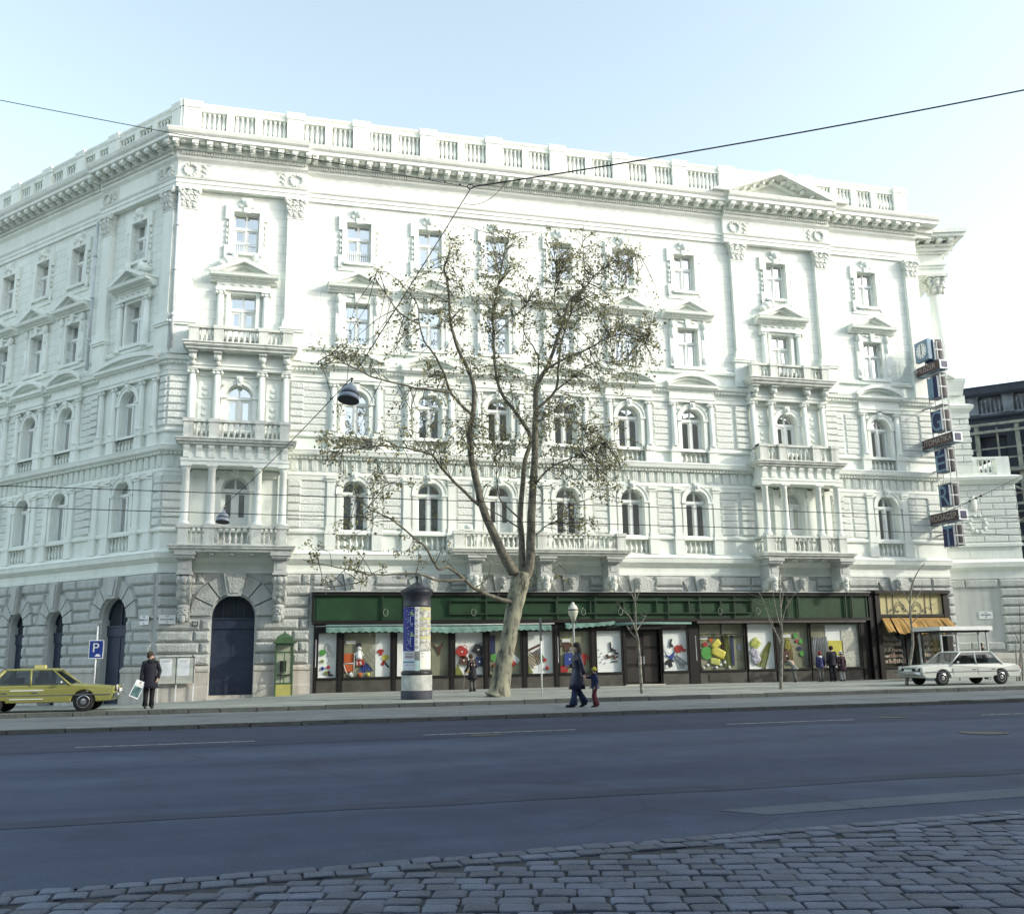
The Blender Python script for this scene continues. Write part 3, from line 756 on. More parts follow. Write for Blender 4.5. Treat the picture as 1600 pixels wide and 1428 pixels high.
for c in (RL, RR):
    P = (-1.97, -.94, .94, 1.97)
    # first floor: slab on two great corbels, four free columns carrying the next balcony
    o1 = balcony(FR, c, 2.52, 5.98, 6.24, 7.08, 1.35, P)
    for k in range(5): x = c - 1.6 + .8 * k; t = MB(); t.box(FR, x - .1, x + .1, .02, 1.1, 5.86, 5.98); t.build('soffit_beam', GROUND_STONE, o1)
    for x in P:
        t = MB(); column(t, FR, c + x, .86, 7.1, 9.62, .165); t.build('column', STUCCO, o1)
    o2 = balcony(FR, c, 2.45, 10.48, 10.74, 11.58, 1.28, P)
    t = MB()
    t.box(FR, c - 2.2, c + 2.2, -.02, 1.02, 9.62, 9.78); t.box(FR, c - 2.22, c + 2.22, -.02, 1.05, 9.78, 9.9)
    t.box(FR, c - 2.14, c + 2.14, -.02, .92, 9.9, 10.4); t.box(FR, c - 2.2, c + 2.2, -.02, 1.0, 10.4, 10.49)
    t.build('entablature', STUCCO, o2)
    for k in range(9):
        x = c - 2.0 + .5 * k
        t = MB(); t.prism(Frame(FR.p(x, 0, 0), FR.n, FR.u), [(.9, 9.92), (1.0, 9.95), (1.0, 10.2), (1.08, 10.34), (1.1, 10.47), (.9, 10.47)], -.12, .12); t.build('bracket', STUCCO, o2)
    for x in P:
        t = MB(); t.box(FR, c + x - .19, c + x + .19, -.02, .4, 10.75, 11.3); column(t, FR, c + x, .2, 11.3, 13.98, .15, 'ionic'); t.build('column', STUCCO, o2)
    o3 = balcony(FR, c, 2.38, 14.72, 15.03, 15.8, 1.05, P)
    t = MB(); t.box(FR, c - 2.2, c + 2.2, -.02, .42, 13.98, 14.12); t.box(FR, c - 2.24, c + 2.24, -.02, .46, 14.12, 14.2); t.box(FR, c - 2.16, c + 2.16, -.02, .36, 14.2, 14.73)
    t.build('entablature', STUCCO, o3)
    for x in P:
        t = MB()
        t.box(FR, c + x - .18, c + x + .18, .3, .82, 14.6, 14.72); t.box(FR, c + x - .15, c + x + .15, .3, .7, 14.35, 14.6)
        t.ell(FR.p(c + x, .62, 14.4), (.16, .16, .14), 8, 5); t.ell(FR.p(c + x, .5, 14.2), (.13, .14, .13), 8, 5)
        t.build('corbel', CARVED, o3)
# centre balcony across two bays
oc = balcony(FR, 16.3, 4.15, 5.98, 6.24, 7.0, 1.4, (-3.85, -2.75, 2.75, 3.85) if False else (-3.8, 0, 3.8))
t = MB()
t.box(FR, 12.75, 13.2, .75, 1.1, 7.03, 7.1); t.ell(FR.p(12.98, .92, 7.2), (.2, .2, .14), 10, 5); t.build('stone_ball', STUCCO, oc)

def corbel(F, a, ztop, zbot, head, parent):
    """scroll console: moulded block, carved scroll body and a bearded mask at its foot"""
    t = MB(); L = ztop - zbot
    t.box(F, a - .42, a + .42, 0, 1.24, ztop - .14, ztop); t.box(F, a - .36, a + .36, 0, 1.14, ztop - .28, ztop - .14)
    for k in range(7): t.box(F, a - .36 + k * .1, a - .29 + k * .1, 1.1, 1.19, ztop - .24, ztop - .15)
    t.box(F, a - .26, a + .26, 0, .92, ztop - .82, ztop - .28)
    t.box(F, a - .15, a + .15, .90, .945, ztop - .7, ztop - .4)
    t.box(F, a - .31, a + .31, 0, 1.0, ztop - .92, ztop - .82)
    o = t.build('corbel', GROUND_STONE, parent)
    s = MB(); z1 = ztop - .92; Hs = z1 - zbot
    prof = [(0, z1)] + [(d, z1 - Hs * f) for d, f in ((.80, 0), (.94, .06), (.98, .14), (.90, .24), (.80, .34), (.72, .45), (.55, .56), (.42, .66), (.36, .8), (.3, 1.0))] + [(0, zbot)]
    s.prism(Frame(F.p(a, 0, 0), F.n, F.u), prof, -.24, .24)
    for x in (-1, 1):
        s.ell(F.p(a + x * .2, .80, z1 - Hs * .12), (.12, .22, .2), 8, 6); s.ell(F.p(a + x * .21, .5, z1 - Hs * .45), (.10, .22, .24), 8, 6)
    for k in range(4): s.ell(F.p(a, .93 - .14 * k, z1 - Hs * (.12 + .14 * k)), (.17, .13, .17), 8, 6)
    if head: bearded_head(s, F, a, .50, zbot + .38, 1.25)
    else: bearded_head(s, F, a, .85, z1 - .32, .9)
    s.build('carved_scroll', CARVED if not head else GROUND_RUSTIC, o)
for a in (1.12, 4.92): corbel(FR, a, 5.98, 3.22, True, BLD)
for a in (13.3, 16.55, 19.75): corbel(FR, a, 5.98, 4.42, False, BLD)
for a in (27.9, 31.75): corbel(FR, a, 5.98, 4.42, False, BLD)

# ================================================================== ground floor stonework
def rustic_field(t, F, a0, a1, zb, arches, courses=8, z0=1.4, h=.475):
    for k in range(courses):
        lo, hi = z0 + h * k, z0 + h * (k + 1)
        zc = (lo + hi) / 2
        segs = [(a0, a1)]
        for (c, w, zs, R2) in arches:
            hwid = w / 2 + .02
            if zc > zs:
                q = R2 * R2 - (lo - zs) ** 2
                hwid = math.sqrt(q) if q > 0 else 0
                if hwid and lo - zs < w / 2: hwid = max(hwid, w / 2 + .05)
            if hwid <= .05: continue
            ns = []
            for l, r in segs:
                if c + hwid <= l or c - hwid >= r: ns.append((l, r)); continue
                if c - hwid - l > .06: ns.append((l, c - hwid))
                if r - c - hwid > .06: ns.append((c + hwid, r))
            segs = ns
        for l, r in segs:
            n = max(1, round((r - l) / 1.15)); j = (.5 if k % 2 else 0)
            cuts = [l] + [l + (r - l) * (q + (.62 if k % 2 else .38 if n == 2 else 0)) / n for q in range(1 if n > 2 else 1, n)] + [r] if n > 1 else [l, r]
            for x0, x1 in zip(cuts[:-1], cuts[1:]):
                if x1 - x0 > .08: t.rblock(F, x0 + .008, x1 - .008, lo + .012, hi - .012, .15, .11)
def voussoirs(t, F, c, w, zs, R2, n=7, clip=5.18):
    r = w / 2 + .03
    for k in range(n):
        if k == n // 2: continue
        t.wedge(F, c, zs, r, R2, PI * k / n + .006, PI * (k + 1) / n - .006, -.02, .17, .035, clip)
    t.prism(F, [(c - w * .16, zs + r - .08), (c + w * .16, zs + r - .08), (c + w * .27, clip), (c - w * .27, clip)], -.02, .30)
    t.prism(F, [(c - w * .10, zs + r + .05), (c + w * .10, zs + r + .05), (c + w * .18, clip - .12), (c - w * .18, clip - .12)], .28, .35)
t = MB()
arF = [(3.1, 1.74, 3.41, 1.78)]
rustic_field(t, FR, .05, 6.22, .2, arF); voussoirs(t, FR, 3.1, 1.74, 3.41, 1.78); t.build('rusticated_blocks', GROUND_RUSTIC, BLD)
# upper blocks above the shops with masks on the keystones
for c in FB + [RR, EB]:
    for x in (-1, 1):
        t = MB(); t.wedge(FR, c, 3.0, 1.35, 2.2, PI / 2 - x * .33 - .14, PI / 2 - x * .33 + .14, -.02, .17, .06, 5.18); t.build('arch_stone', GROUND_RUSTIC, BLD)
ks = [-.0 + 6.3] + FB + [RR, EB] + [FEND]
for l, r in zip(ks[:-1], ks[1:]):
    a0 = l + (.95 if l > 7 else .0); a1 = r - (.95 if r < 38 else 0)
    if a1 - a0 < .3: continue
    t = MB()
    for z0, z1 in ((4.45, 4.68), (4.70, 5.18)):
        n = max(1, round((a1 - a0) / 1.5)); q = (a1 - a0) / n
        for k in range(n): t.rblock(FR, a0 + q * k + .01, a0 + q * (k + 1) - .01, z0 + .01, z1 - .01, .14, .09)
    t.build('rusticated_blocks', GROUND_RUSTIC, BLD)
t = MB()
for k in range(7):
    lo = 1.4 + .475 * k; t.rblock(FR, 38.05, FEND + .06, lo, lo + .455, .15, .1)
t.build('rusticated_blocks', GROUND_RUSTIC, BLD)
for c in FB + [RR, EB]:
    t = MB(); t.prism(FR, [(c - .28, 4.4), (c + .28, 4.4), (c + .42, 5.2), (c - .42, 5.2)], -.02, .30)
    o = t.build('keystone', GROUND_STONE, BLD); t = MB(); bearded_head(t, FR, c, .36, 4.88, .95); t.build('mask', GROUND_RUSTIC, o)
t = MB()
arL = [(c, w, z - w / 2, w / 2 + .78) for c, w, z in LD]
rustic_field(t, LF, .05, LEND, -.2, arL, 8)
for c, w, zs, R2 in arL: voussoirs(t, LF, c, w, zs, R2)
t.build('rusticated_blocks', GROUND_RUSTIC, BLD)
# plinth
for F, segs in ((FR, ((0, 2.2), (4.0, 6.3), (37.95, FEND + .1))), (LF, ((0, 1.8), (3.64, 6.38), (7.66, 9.57), (10.83, 12.72), (13.98, 15.87), (17.13, LEND)))):
    for l, r in segs:
        m = MIT if l == 0 else 0
        t = MB(); t.sweep(F, [(-.02, -.6), (.24, -.6), (.24, .55), (.20, .58), (.20, 1.14), (.25, 1.18), (.25, 1.28), (.12, 1.38), (-.02, 1.4)], l, r, m, 0); t.build('plinth', PLINTH, BLD)
# house door
def arched_door(F, c, w, z0, z1, zt, m, dp=-.4, bars=3):
    t = MB(); h = w / 2; zs = z1 - h
    t.box(F, c - h, c + h, dp, dp + .06, z0, zt - .42)
    t.box(F, c - h, c + h, dp, dp + .12, zt - .42, zt - .04); t.box(F, c - h, c + h, dp, dp + .16, zt - .05, zt + .03)
    t.box(F, c - .03, c + .03, dp, dp + .085, z0, zt - .43)
    for k in range(2): t.box(F, c - h, c + h, dp, dp + .075, z0 + .5 + k * 1.0, z0 + .52 + k * 1.0)
    for k in range(bars): x = c + (k - (bars - 1) / 2) * w / (bars + 1); t.box(F, x - .025, x + .025, dp, dp + .08, zt + .03, zs + math.sqrt(max(h * h - (x - c) ** 2, 0)) - .02)
    t.arch(F, c, zs, h - .07, h + .01, dp, dp + .1, 12)
    o = t.build('arched_door', m, BLD)
    t = MB(); t.quad(F, [(c - h, dp + .02, zt), (c + h, dp + .02, zt)] + [(c + h * math.cos(PI * k / 12), dp + .02, zs + h * math.sin(PI * k / 12)) for k in range(13)]); t.build('fanlight_pane', DARK, o)
arched_door(FR, 3.1, 1.74, .2, 4.28, 3.32, SHUTTER)
for c, w, z in LD: arched_door(LF, c, w, -.3, z, 3.1 if w > 1.5 else 2.9, SHUTTER, bars=1)
t = MB(); t.box(FR, 2.15, 4.05, -.3, .3, -.2, .09); t.box(FR, 2.15, 4.05, -.3, .05, .09, .2); t.build('door_step', PLINTH, BLD)
# rain pipes
for F, a in ((FR, .02), (LF, 5.75)):
    t = MB(); t.tube([F.p(a, .28, 22.3), F.p(a, .28, 14.9)], .07, 8)
    for z in (16.3, 18.4, 20.5): t.tube([F.p(a, .28, z), F.p(a, .28, z + .12)], .10, 8)
    t.build('rain_pipe', mat('pale_pipe', (.6, .64, .66), .5), BLD)
# ================================================================== ground
def zwall(X):
    P = ((-40, -.6), (-4, -.22), (1.0, 0.0), (2.2, .03), (6.2, .19), (7.0, .2), (400, .2))
    for (x0, z0), (x1, z1) in zip(P[:-1], P[1:]):
        if X <= x1: return z0 + (z1 - z0) * max(0, (X - x0)) / (x1 - x0)
    return .2
def gz(X, Y):
    if Y < -17.4: return 0.0
    if Y < -11.7: return .085
    f = min(1, max(0, (Y + 9.2) / 8.6))
    return .2 + (zwall(X) - .2) * f

def road_mat(name, c0, c1, patch=True):
    m = bpy.data.materials.new(name); m.use_nodes = True
    nt = m.node_tree; n = nt.nodes; l = nt.links; b = n['Principled BSDF']; b.inputs['Roughness'].default_value = .82; b.inputs['Specular IOR Level'].default_value = .3
    tc = n.new('ShaderNodeTexCoord')
    mp = n.new('ShaderNodeMapping'); mp.inputs['Scale'].default_value = (.05, .55, 1); l.new(tc.outputs['Object'], mp.inputs['Vector'])
    a = n.new('ShaderNodeTexNoise'); a.inputs['Scale'].default_value = 1.0; a.inputs['Detail'].default_value = 5; l.new(mp.outputs['Vector'], a.inputs['Vector'])
    f = n.new('ShaderNodeTexNoise'); f.inputs['Scale'].default_value = 38; f.inputs['Detail'].default_value = 3; l.new(tc.outputs['Object'], f.inputs['Vector'])
    g_ = n.new('ShaderNodeTexNoise'); g_.inputs['Scale'].default_value = .9; g_.inputs['Detail'].default_value = 6; g_.inputs['Roughness'].default_value = .7; l.new(tc.outputs['Object'], g_.inputs['Vector'])
    r = n.new('ShaderNodeValToRGB'); r.color_ramp.elements[0].position = .35; r.color_ramp.elements[1].position = .66
    r.color_ramp.elements[0].color = (*c0, 1); r.color_ramp.elements[1].color = (*c1, 1); l.new(a.outputs['Fac'], r.inputs['Fac'])
    r2 = n.new('ShaderNodeValToRGB'); r2.color_ramp.elements[0].position = .36; r2.color_ramp.elements[1].position = .64
    r2.color_ramp.elements[0].color = (.60, .62, .66, 1); r2.color_ramp.elements[1].color = (1.22, 1.21, 1.18, 1)
    mx0 = n.new('ShaderNodeMix'); mx0.data_type = 'FLOAT'; mx0.inputs[0].default_value = .45; l.new(g_.outputs['Fac'], mx0.inputs[2]); l.new(f.outputs['Fac'], mx0.inputs[3])
    l.new(mx0.outputs[0], r2.inputs['Fac'])
    mu = n.new('ShaderNodeMix'); mu.data_type = 'RGBA'; mu.blend_type = 'MULTIPLY'; mu.inputs['Factor'].default_value = 1
    l.new(r.outputs['Color'], mu.inputs['A']); l.new(r2.outputs['Color'], mu.inputs['B'])
    vo = n.new('ShaderNodeTexVoronoi'); vo.feature = 'DISTANCE_TO_EDGE'; vo.inputs['Scale'].default_value = .42
    wv = n.new('ShaderNodeMix'); wv.data_type = 'VECTOR'; wv.inputs['Factor'].default_value = .25; l.new(tc.outputs['Object'], wv.inputs[4]); l.new(g_.outputs['Color'], wv.inputs[5]); l.new(wv.outputs[1], vo.inputs['Vector'])
    ck = n.new('ShaderNodeMapRange'); ck.inputs[1].default_value = .0; ck.inputs[2].default_value = .012; ck.inputs[3].default_value = .72; ck.inputs[4].default_value = 1.0; l.new(vo.outputs['Distance'], ck.inputs[0])
    pm = n.new('ShaderNodeTexNoise'); pm.inputs['Scale'].default_value = .16; l.new(tc.outputs['Object'], pm.inputs['Vector'])
    pr = n.new('ShaderNodeMapRange'); pr.inputs[1].default_value = .50; pr.inputs[2].default_value = .58; l.new(pm.outputs['Fac'], pr.inputs[0])
    cm = n.new('ShaderNodeMix'); cm.data_type = 'FLOAT'; l.new(pr.outputs[0], cm.inputs[0]); cm.inputs[2].default_value = 1.0; l.new(ck.outputs[0], cm.inputs[3])
    oil = n.new('ShaderNodeTexNoise'); oil.inputs['Scale'].default_value = .33; oil.inputs['Detail'].default_value = 3; l.new(tc.outputs['Object'], oil.inputs['Vector'])
    om = n.new('ShaderNodeMapRange'); om.inputs[1].default_value = .60; om.inputs[2].default_value = .75; om.inputs[3].default_value = 1.0; om.inputs[4].default_value = .68; l.new(oil.outputs['Fac'], om.inputs[0])
    m5 = n.new('ShaderNodeMath'); m5.operation = 'MULTIPLY'; l.new(cm.outputs[0], m5.inputs[0]); l.new(om.outputs[0], m5.inputs[1])
    sc2 = n.new('ShaderNodeVectorMath'); sc2.operation = 'SCALE'; l.new(mu.outputs['Result'], sc2.inputs[0]); l.new(m5.outputs[0], sc2.inputs['Scale']); l.new(sc2.outputs['Vector'], b.inputs['Base Color'])
    bp = n.new('ShaderNodeBump'); bp.inputs['Strength'].default_value = .5; bp.inputs['Distance'].default_value = .012; l.new(f.outputs['Fac'], bp.inputs['Height']); l.new(bp.outputs['Normal'], b.inputs['Normal'])
    MATS[name] = m
    return m
ASPH = road_mat('asphalt', (.028, .042, .086), (.055, .074, .122))
ASPH2 = road_mat('darker_asphalt', (.024, .034, .066), (.038, .050, .084))
STRIPA = road_mat('island_asphalt', (.15, .165, .17), (.21, .225, .22))
PAVE = road_mat('pavement_asphalt', (.24, .26, .235), (.33, .345, .31))
KERB = stone('kerb_granite', (.125, .135, .125), bump=.6, streak=.3, dirt=(.08, .085, .09))
COBB = mat('cobble_granite', (.095, .120, .178), .6, .20, 3.1, bump=.6, bscale=55, spec=.45)
_n = COBB.node_tree; _g = _n.nodes.new('ShaderNodeNewGeometry'); _r = _n.nodes.new('ShaderNodeMapRange'); _r.inputs[3].default_value = .72; _r.inputs[4].default_value = 1.32; _n.links.new(_g.outputs['Random Per Island'], _r.inputs[0])
_s = _n.nodes.new('ShaderNodeVectorMath'); _s.operation = 'SCALE'; _n.links.new(_n.nodes['Color Ramp'].outputs['Color'], _s.inputs[0]); _n.links.new(_r.outputs[0], _s.inputs['Scale']); _n.links.new(_s.outputs['Vector'], _n.nodes['Principled BSDF'].inputs['Base Color'])
JOINT = mat('cobble_joint_dirt', (.040, .043, .050), .9, .2, 9)
LINE = mat('worn_road_paint', (.50, .52, .53), .7, .28, 7, col2=(.10, .105, .115))
def sheet(name, m, x0, x1, y0, y1, z, kind='structure'):
    b = MB(); i = b.add([(x0, y0, z), (x1, y0, z), (x1, y1, z), (x0, y1, z)]); b.f.append((i, i + 1, i + 2, i + 3)); return b.build(name, m, None, kind)
sheet('ground', PAVE, -1500, 1500, -1200, 1500, -.9)
b = MB(); i = b.add([(-160, -44.2, 0), (18, -33.55, 0), (220, -33.55, 0), (220, -17.36, 0), (-160, -17.36, 0)]); i = b.add([])
b.v = [(x, y, 0) for x, y in ((-160, -34.56 - .06 * 162.4), (14, -34.56 + .06 * 11.6), (220, -34.56 + .06 * 11.6), (220, -17.36), (-160, -17.36))]; b.f = [(0, 1, 2, 3, 4)]; b.build('road', ASPH, None, 'structure')
sheet('road_near_edge', ASPH, -160, 220, -80, -46, -.002)
sheet('pavement_strip', STRIPA, -160, 220, -17.3, -11.62, .085)
b = MB(); xs = [-160, -60, -30, -16, -10, -6, -4, -2, 0, 1, 2.2, 4, 6.2, 7, 12, 40, 90, 220]; ys = [-11.7, -10.5, -9.2, -7.5, -6, -4.5, -3, -1.5, -.6, .6, 8, 30, 90]
i = b.add([(x, y, gz(x, y)) for y in ys for x in xs]); n = len(xs)
for q in range(len(ys) - 1):
    for k in range(n - 1): b.f.append((i + q * n + k, i + q * n + k + 1, i + (q + 1) * n + k + 1, i + (q + 1) * n + k))
b.build('pavement', PAVE, None, 'structure')
rk = random.Random(3)
def kerb(name, y, z0, z1, w=.24):
    b = MB(); x = -30.0
    while x < 60:
        L = rk.uniform(.85, 1.25); dz = rk.uniform(-.012, .008); dy = rk.uniform(-.012, .012)
        b.box(ID, x, x + L - .025, y + dy, y + w, z0, z1 + dz); x += L
    b.build(name, KERB, None, 'structure')
kerb('kerb', -17.48, -.05, .105); kerb('kerb', -11.8, .02, .215)
b = MB()
for x0, x1 in ((-5.9, -2.6), (.8, 4.1), (7.48, 10.81), (14.4, 17.65), (21.2, 24.5), (28.0, 31.3), (34.8, 38.1)):
    n = 8
    for k in range(n):
        a, c = x0 + (x1 - x0) * k / n, x0 + (x1 - x0) * (k + 1) / n
        i = b.add([(a, -21.93, .009), (c, -21.93, .009), (c, -21.83, .009), (a, -21.83, .009)]); b.f.append((i, i + 1, i + 2, i + 3))
b.build('lane_marking', LINE, None, 'structure')
# repaired bands, patches, a gutter seam and a few manhole covers
def patch(name, m, pts, z=.004):
    b = MB(); i = b.add([(x, y, z) for x, y in pts]); b.f.append(tuple(range(i, i + len(pts)))); return b.build(name, m, None, 'structure')
up = [(-30 + k * .9, -31.15 + rk.uniform(-.05, .05)) for k in range(80)]; dn = [(x, y - .42 + rk.uniform(-.05, .05)) for x, y in up]
b = MB()
for k in range(79):
    i = b.add([(*up[k], .004), (*up[k + 1], .004), (*dn[k + 1], .004), (*dn[k], .004)]); b.f.append((i, i + 1, i + 2, i + 3))
b.build('repaired_trench', ASPH2, None, 'structure')
patch('road_patch', road_mat('pale_asphalt', (.075, .095, .125), (.10, .122, .15)), [(8.66, -32.92), (14.5, -32.55), (14.5, -33.0), (12.1, -33.25), (9.0, -33.36)])
patch('gutter_band', ASPH2, [(-80, -22.7), (90, -22.9), (90, -17.5), (-80, -17.5)])
patch('road_patch', mat('dirt_patch', (.12, .11, .07), .9, .2, 3), [(8.35, -22.6), (9.0, -22.6), (9.05, -22.3), (8.4, -22.25)], .009)
for x, y, r in ((18.9, -21.6, .35), (17.6, -26.2, .45)):
    b = MB(); b.lathe(x, y, [(r, .0), (r, .012), (r * .86, .014), (r * .84, .008)], 16, smooth=False); b.build('manhole_cover', BLACKM, None, 'structure')
for y in (-7.2, -3.4):
    b = MB()
    for k in range(60):
        x = -2 + k * .75; i = b.add([(x, y, gz(x, y) + .005), (x + .75, y, gz(x + .75, y) + .005), (x + .75, y + .09, gz(x + .75, y) + .005), (x, y + .09, gz(x, y) + .005)]); b.f.append((i, i + 1, i + 2, i + 3))
    b.build('pavement_seam', mat('seam_tar', (.12, .13, .13), .8), None, 'structure')
# cobbles: two border rows along the asphalt edge, then courses turned a little
b = MB(); rc = random.Random(5)
def cobble(cx, cy, hx, hy, ang):
    ca, sa = math.cos(ang), math.sin(ang); z = rc.uniform(-.005, .004); tx, ty = rc.uniform(-.02, .02), rc.uniform(-.022, .022)
    hx *= rc.uniform(.94, 1.01); hy *= rc.uniform(.93, 1.02)
    P = []
    for k, (e, zz) in enumerate(((1.0, -.05), (.99, -.006), (.955, .002), (.65, .005))):
        for sx, sy in ((-1, -.8), (-.82, -1), (.82, -1), (1, -.8), (1, .8), (.82, 1), (-.82, 1), (-1, .8)):
            jx, jy = (rc.uniform(-.006, .006), rc.uniform(-.006, .006)) if k else (0, 0)
            x, y = sx * hx * e + jx, sy * hy * e + jy
            P.append((cx + ca * x - sa * y, cy + sa * x + ca * y, z + zz + (tx * x + ty * y if k else 0)))
    i = b.add(P)
    for k in range(3):
        for q in range(8): w = (q + 1) % 8; b.f.append((i + k * 8 + q, i + k * 8 + w, i + k * 8 + 8 + w, i + k * 8 + 8 + q)); b.sm.add(len(b.f) - 1)
    b.f.append(tuple(i + 24 + q for q in range(8))); b.sm.add(len(b.f) - 1)
for row in range(2):
    x = -6.0 + row * .12
    while x < 16: cobble(x, -34.575 + .06 * (x - 2.4) - row * .205, .1175, .0975, rc.uniform(-.03, .03)); x += .243
ca, sa = math.cos(R(-16)), math.sin(R(-16))
for j in range(-45, 60):
    off = rc.uniform(0, .24); wob = rc.uniform(-.01, .01)
    for k in range(-60, 75):
        u = k * .243 + off + rc.uniform(-.012, .012); v = j * .196 + wob + .012 * math.sin(u * 1.7)
        x, y = 4 + ca * u - sa * v, -37 + sa * u + ca * v
        if -40.4 < y < -34.99 + .06 * (x - 2.4) and -4 < x < 15: cobble(x, y, .1165, .0925, R(-16) + rc.uniform(-.05, .05))
b.build('cobblestone_paving', COBB, None, 'structure', recalc=False)
sheet('cobble_bed', JOINT, -160, 220, -46, -33, -.013)

# ================================================================== shop front
SHOP = thing('shopfront', 'long green shop fascia above dark timber display windows with a teal awning', 'shopfront', (19.8, 0, .2))
G2 = gz
b = MB()
b.box(FR, 6.36, 33.3, -.05, .26, 3.2, 4.24)
fas = b.build('fascia', GREEN, SHOP)
b = MB(); b.box(FR, 6.30, 33.36, -.04, .38, 4.24, 4.40); b.box(FR, 6.32, 33.34, -.04, .30, 3.05, 3.2); b.box(FR, 6.30, 6.38, -.04, .32, 3.2, 4.24)
b.build('fascia_frame', BROWN, SHOP)
b = MB(); b.box(FR, 6.26, 33.4, -.03, .46, 4.40, 4.425); b.build('zinc_cap', mat('zinc', (.55, .58, .56), .5), SHOP)
# sign brackets and the empty letter rails on the fascia
b = MB()
for x in (9.3, 10.35, 13.9, 15.5, 17.2, 19.0, 20.9, 22.6, 24.2, 26.0, 28.8, 29.4, 32.0, 32.35):
    b.box(FR, x - .03, x + .03, .30, .37, 3.22, 4.22)
for x0, x1 in ((12.25, 26.9),):
    b.box(FR, x0, x1, .31, .39, 4.0, 4.05); b.box(FR, x0, x1, .31, .39, 3.42, 3.47)
    n = 9
    for k in range(n + 1): x = x0 + (x1 - x0) * k / n; b.box(FR, x - .035, x + .035, .30, .385, 3.47, 4.0)
for x in (6.5, 33.2): b.box(FR, x - .02, x + .02, .265, .29, 3.2, 4.2)
b.build('letter_rail', mat('dark_green_rail', (.018, .04, .022), .5), SHOP)
b = MB(); rc2 = random.Random(9)
for x in (9.42, 13.3, 18.4, 20.2, 25.2, 27.2):
    P = [FR.p(x + .10 * math.sin(q * PI / 6), .40, 3.62 - (.3 if q < 1 else 0) + .16 * math.cos(q * PI / 6) - .1) for q in range(13)]
    b.tube(P, .012, 4)
b.build('loose_cable', mat('pale_cable', (.3, .34, .28), .6), SHOP)
POSTS = [(6.42, 6.57), (7.42, 7.65), (9.73, 9.92), (11.15, 11.40), (12.27, 12.48), (13.81, 14.03), (15.56, 15.79), (17.05, 17.29), (18.80, 19.05), (20.34, 20.52), (22.22, 22.31), (23.62, 24.18), (26.56, 26.66), (28.14, 28.46), (30.0, 30.06), (32.84, 33.3)]
for l, r in POSTS:
    t = MB(); w = .26 if r - l > .12 else .22
    t.box(FR, l, r, -.05, w - .16, .1, 3.06); 
    if r - l > .12: t.box(FR, l + .03, r - .03, w - .17, w - .12, .2, 3.05)
    t.build('post', BROWN, SHOP)
BAYS = [(6.57, 7.42), (7.65, 9.73), (9.92, 11.15), (11.40, 12.27), (12.48, 13.81), (14.03, 15.56), (15.79, 17.05), (17.29, 18.80), (19.05, 20.34), (22.31, 23.62), (24.18, 26.56), (26.66, 28.14), (28.46, 30.0), (30.06, 32.84)]
BACKS = [WALLW, BACKD, WALLW, BACKD, WALLW, BACKD, WALLW, BACKD, WALLW, WALLW, BACKD, WALLW, BACKD, BACKD]
for (l, r), bk in zip(BAYS, BACKS):
    ztop = 2.92 if l > 24 else 2.66
    t = MB(); t.box(FR, l, r, -.05, .10, .1, .74); t.build('stall_riser', BROWN2, SHOP)
    t = MB(); t.box(FR, l, r, .0, .16, .74, .82); t.box(FR, l, r, .0, .12, ztop, 3.05); t.box(FR, l - .001, l + .05, .03, .12, .82, ztop); t.box(FR, r - .05, r + .001, .03, .12, .82, ztop)
    o = t.build('shop_window', BROWN, SHOP)
    t = MB(); t.quad(FR, [(l, .07, .82), (r, .07, .82), (r, .07, ztop), (l, .07, ztop)]); t.build('pane', SHOPGLASS, o)
    t = MB(); t.quad(FR, [(l, .05, .80), (r, .05, .80), (r, -.07, .80), (l, -.07, .80)]); t.quad(FR, [(l, -.07, .8), (r, -.07, .8), (r, -.07, 3.0), (l, -.07, 3.0)])
    for x in (l + .002, r - .002): t.quad(FR, [(x, .05, .8), (x, -.07, .8), (x, -.07, 3.0), (x, .05, 3.0)])
    t.quad(FR, [(l, .05, 3.0), (r, .05, 3.0), (r, -.07, 3.0), (l, -.07, 3.0)])
    t.build('display_case', bk, o)
# white screens standing in the mixed windows
t = MB()
for l, r in ((9.05, 9.68), (31.0, 32.75)): t.box(FR, l, r, -.066, -.055, .82, 2.85)
t.build('white_screen', WALLW, SHOP)
t = MB(); t.box(FR, 24.2, 26.5, .06, .14, 2.42, 2.48); t.box(FR, 25.3, 25.36, .06, .14, 2.48, 2.92); t.build('glazing_bar', BROWN, SHOP)
# shop door
t = MB(); t.box(FR, 20.52, 22.22, -.25, -.16, .2, 2.72); t.box(FR, 20.52, 22.22, -.3, .3, 2.72, 3.05)
o = t.build('double_door', BROWN, SHOP)
t = MB()
for x in (20.95, 21.8):
    for z in (.35, 1.15, 1.95): t.box(FR, x - .33, x + .33, -.17, -.14, z, z + .66)
t.build('door_panel', mat('door_panel_brown', (.045, .038, .034), .4), o)
t = MB()
for x in (21.3, 21.44): t.box(FR, x - .025, x + .025, -.05, -.08, 1.15, 1.5)
t.build('door_handle', GREYM, o)
t = MB(); t.box(FR, 20.4, 22.3, -.3, .3, .0, .24); t.build('door_step', PLINTH, SHOP)
t = MB(); t.box(FR, 24.6, 25.65, .09, .13, .32, .62); t.build('vent_panel', mat('vent_brown', (.05, .045, .04), .6), SHOP)
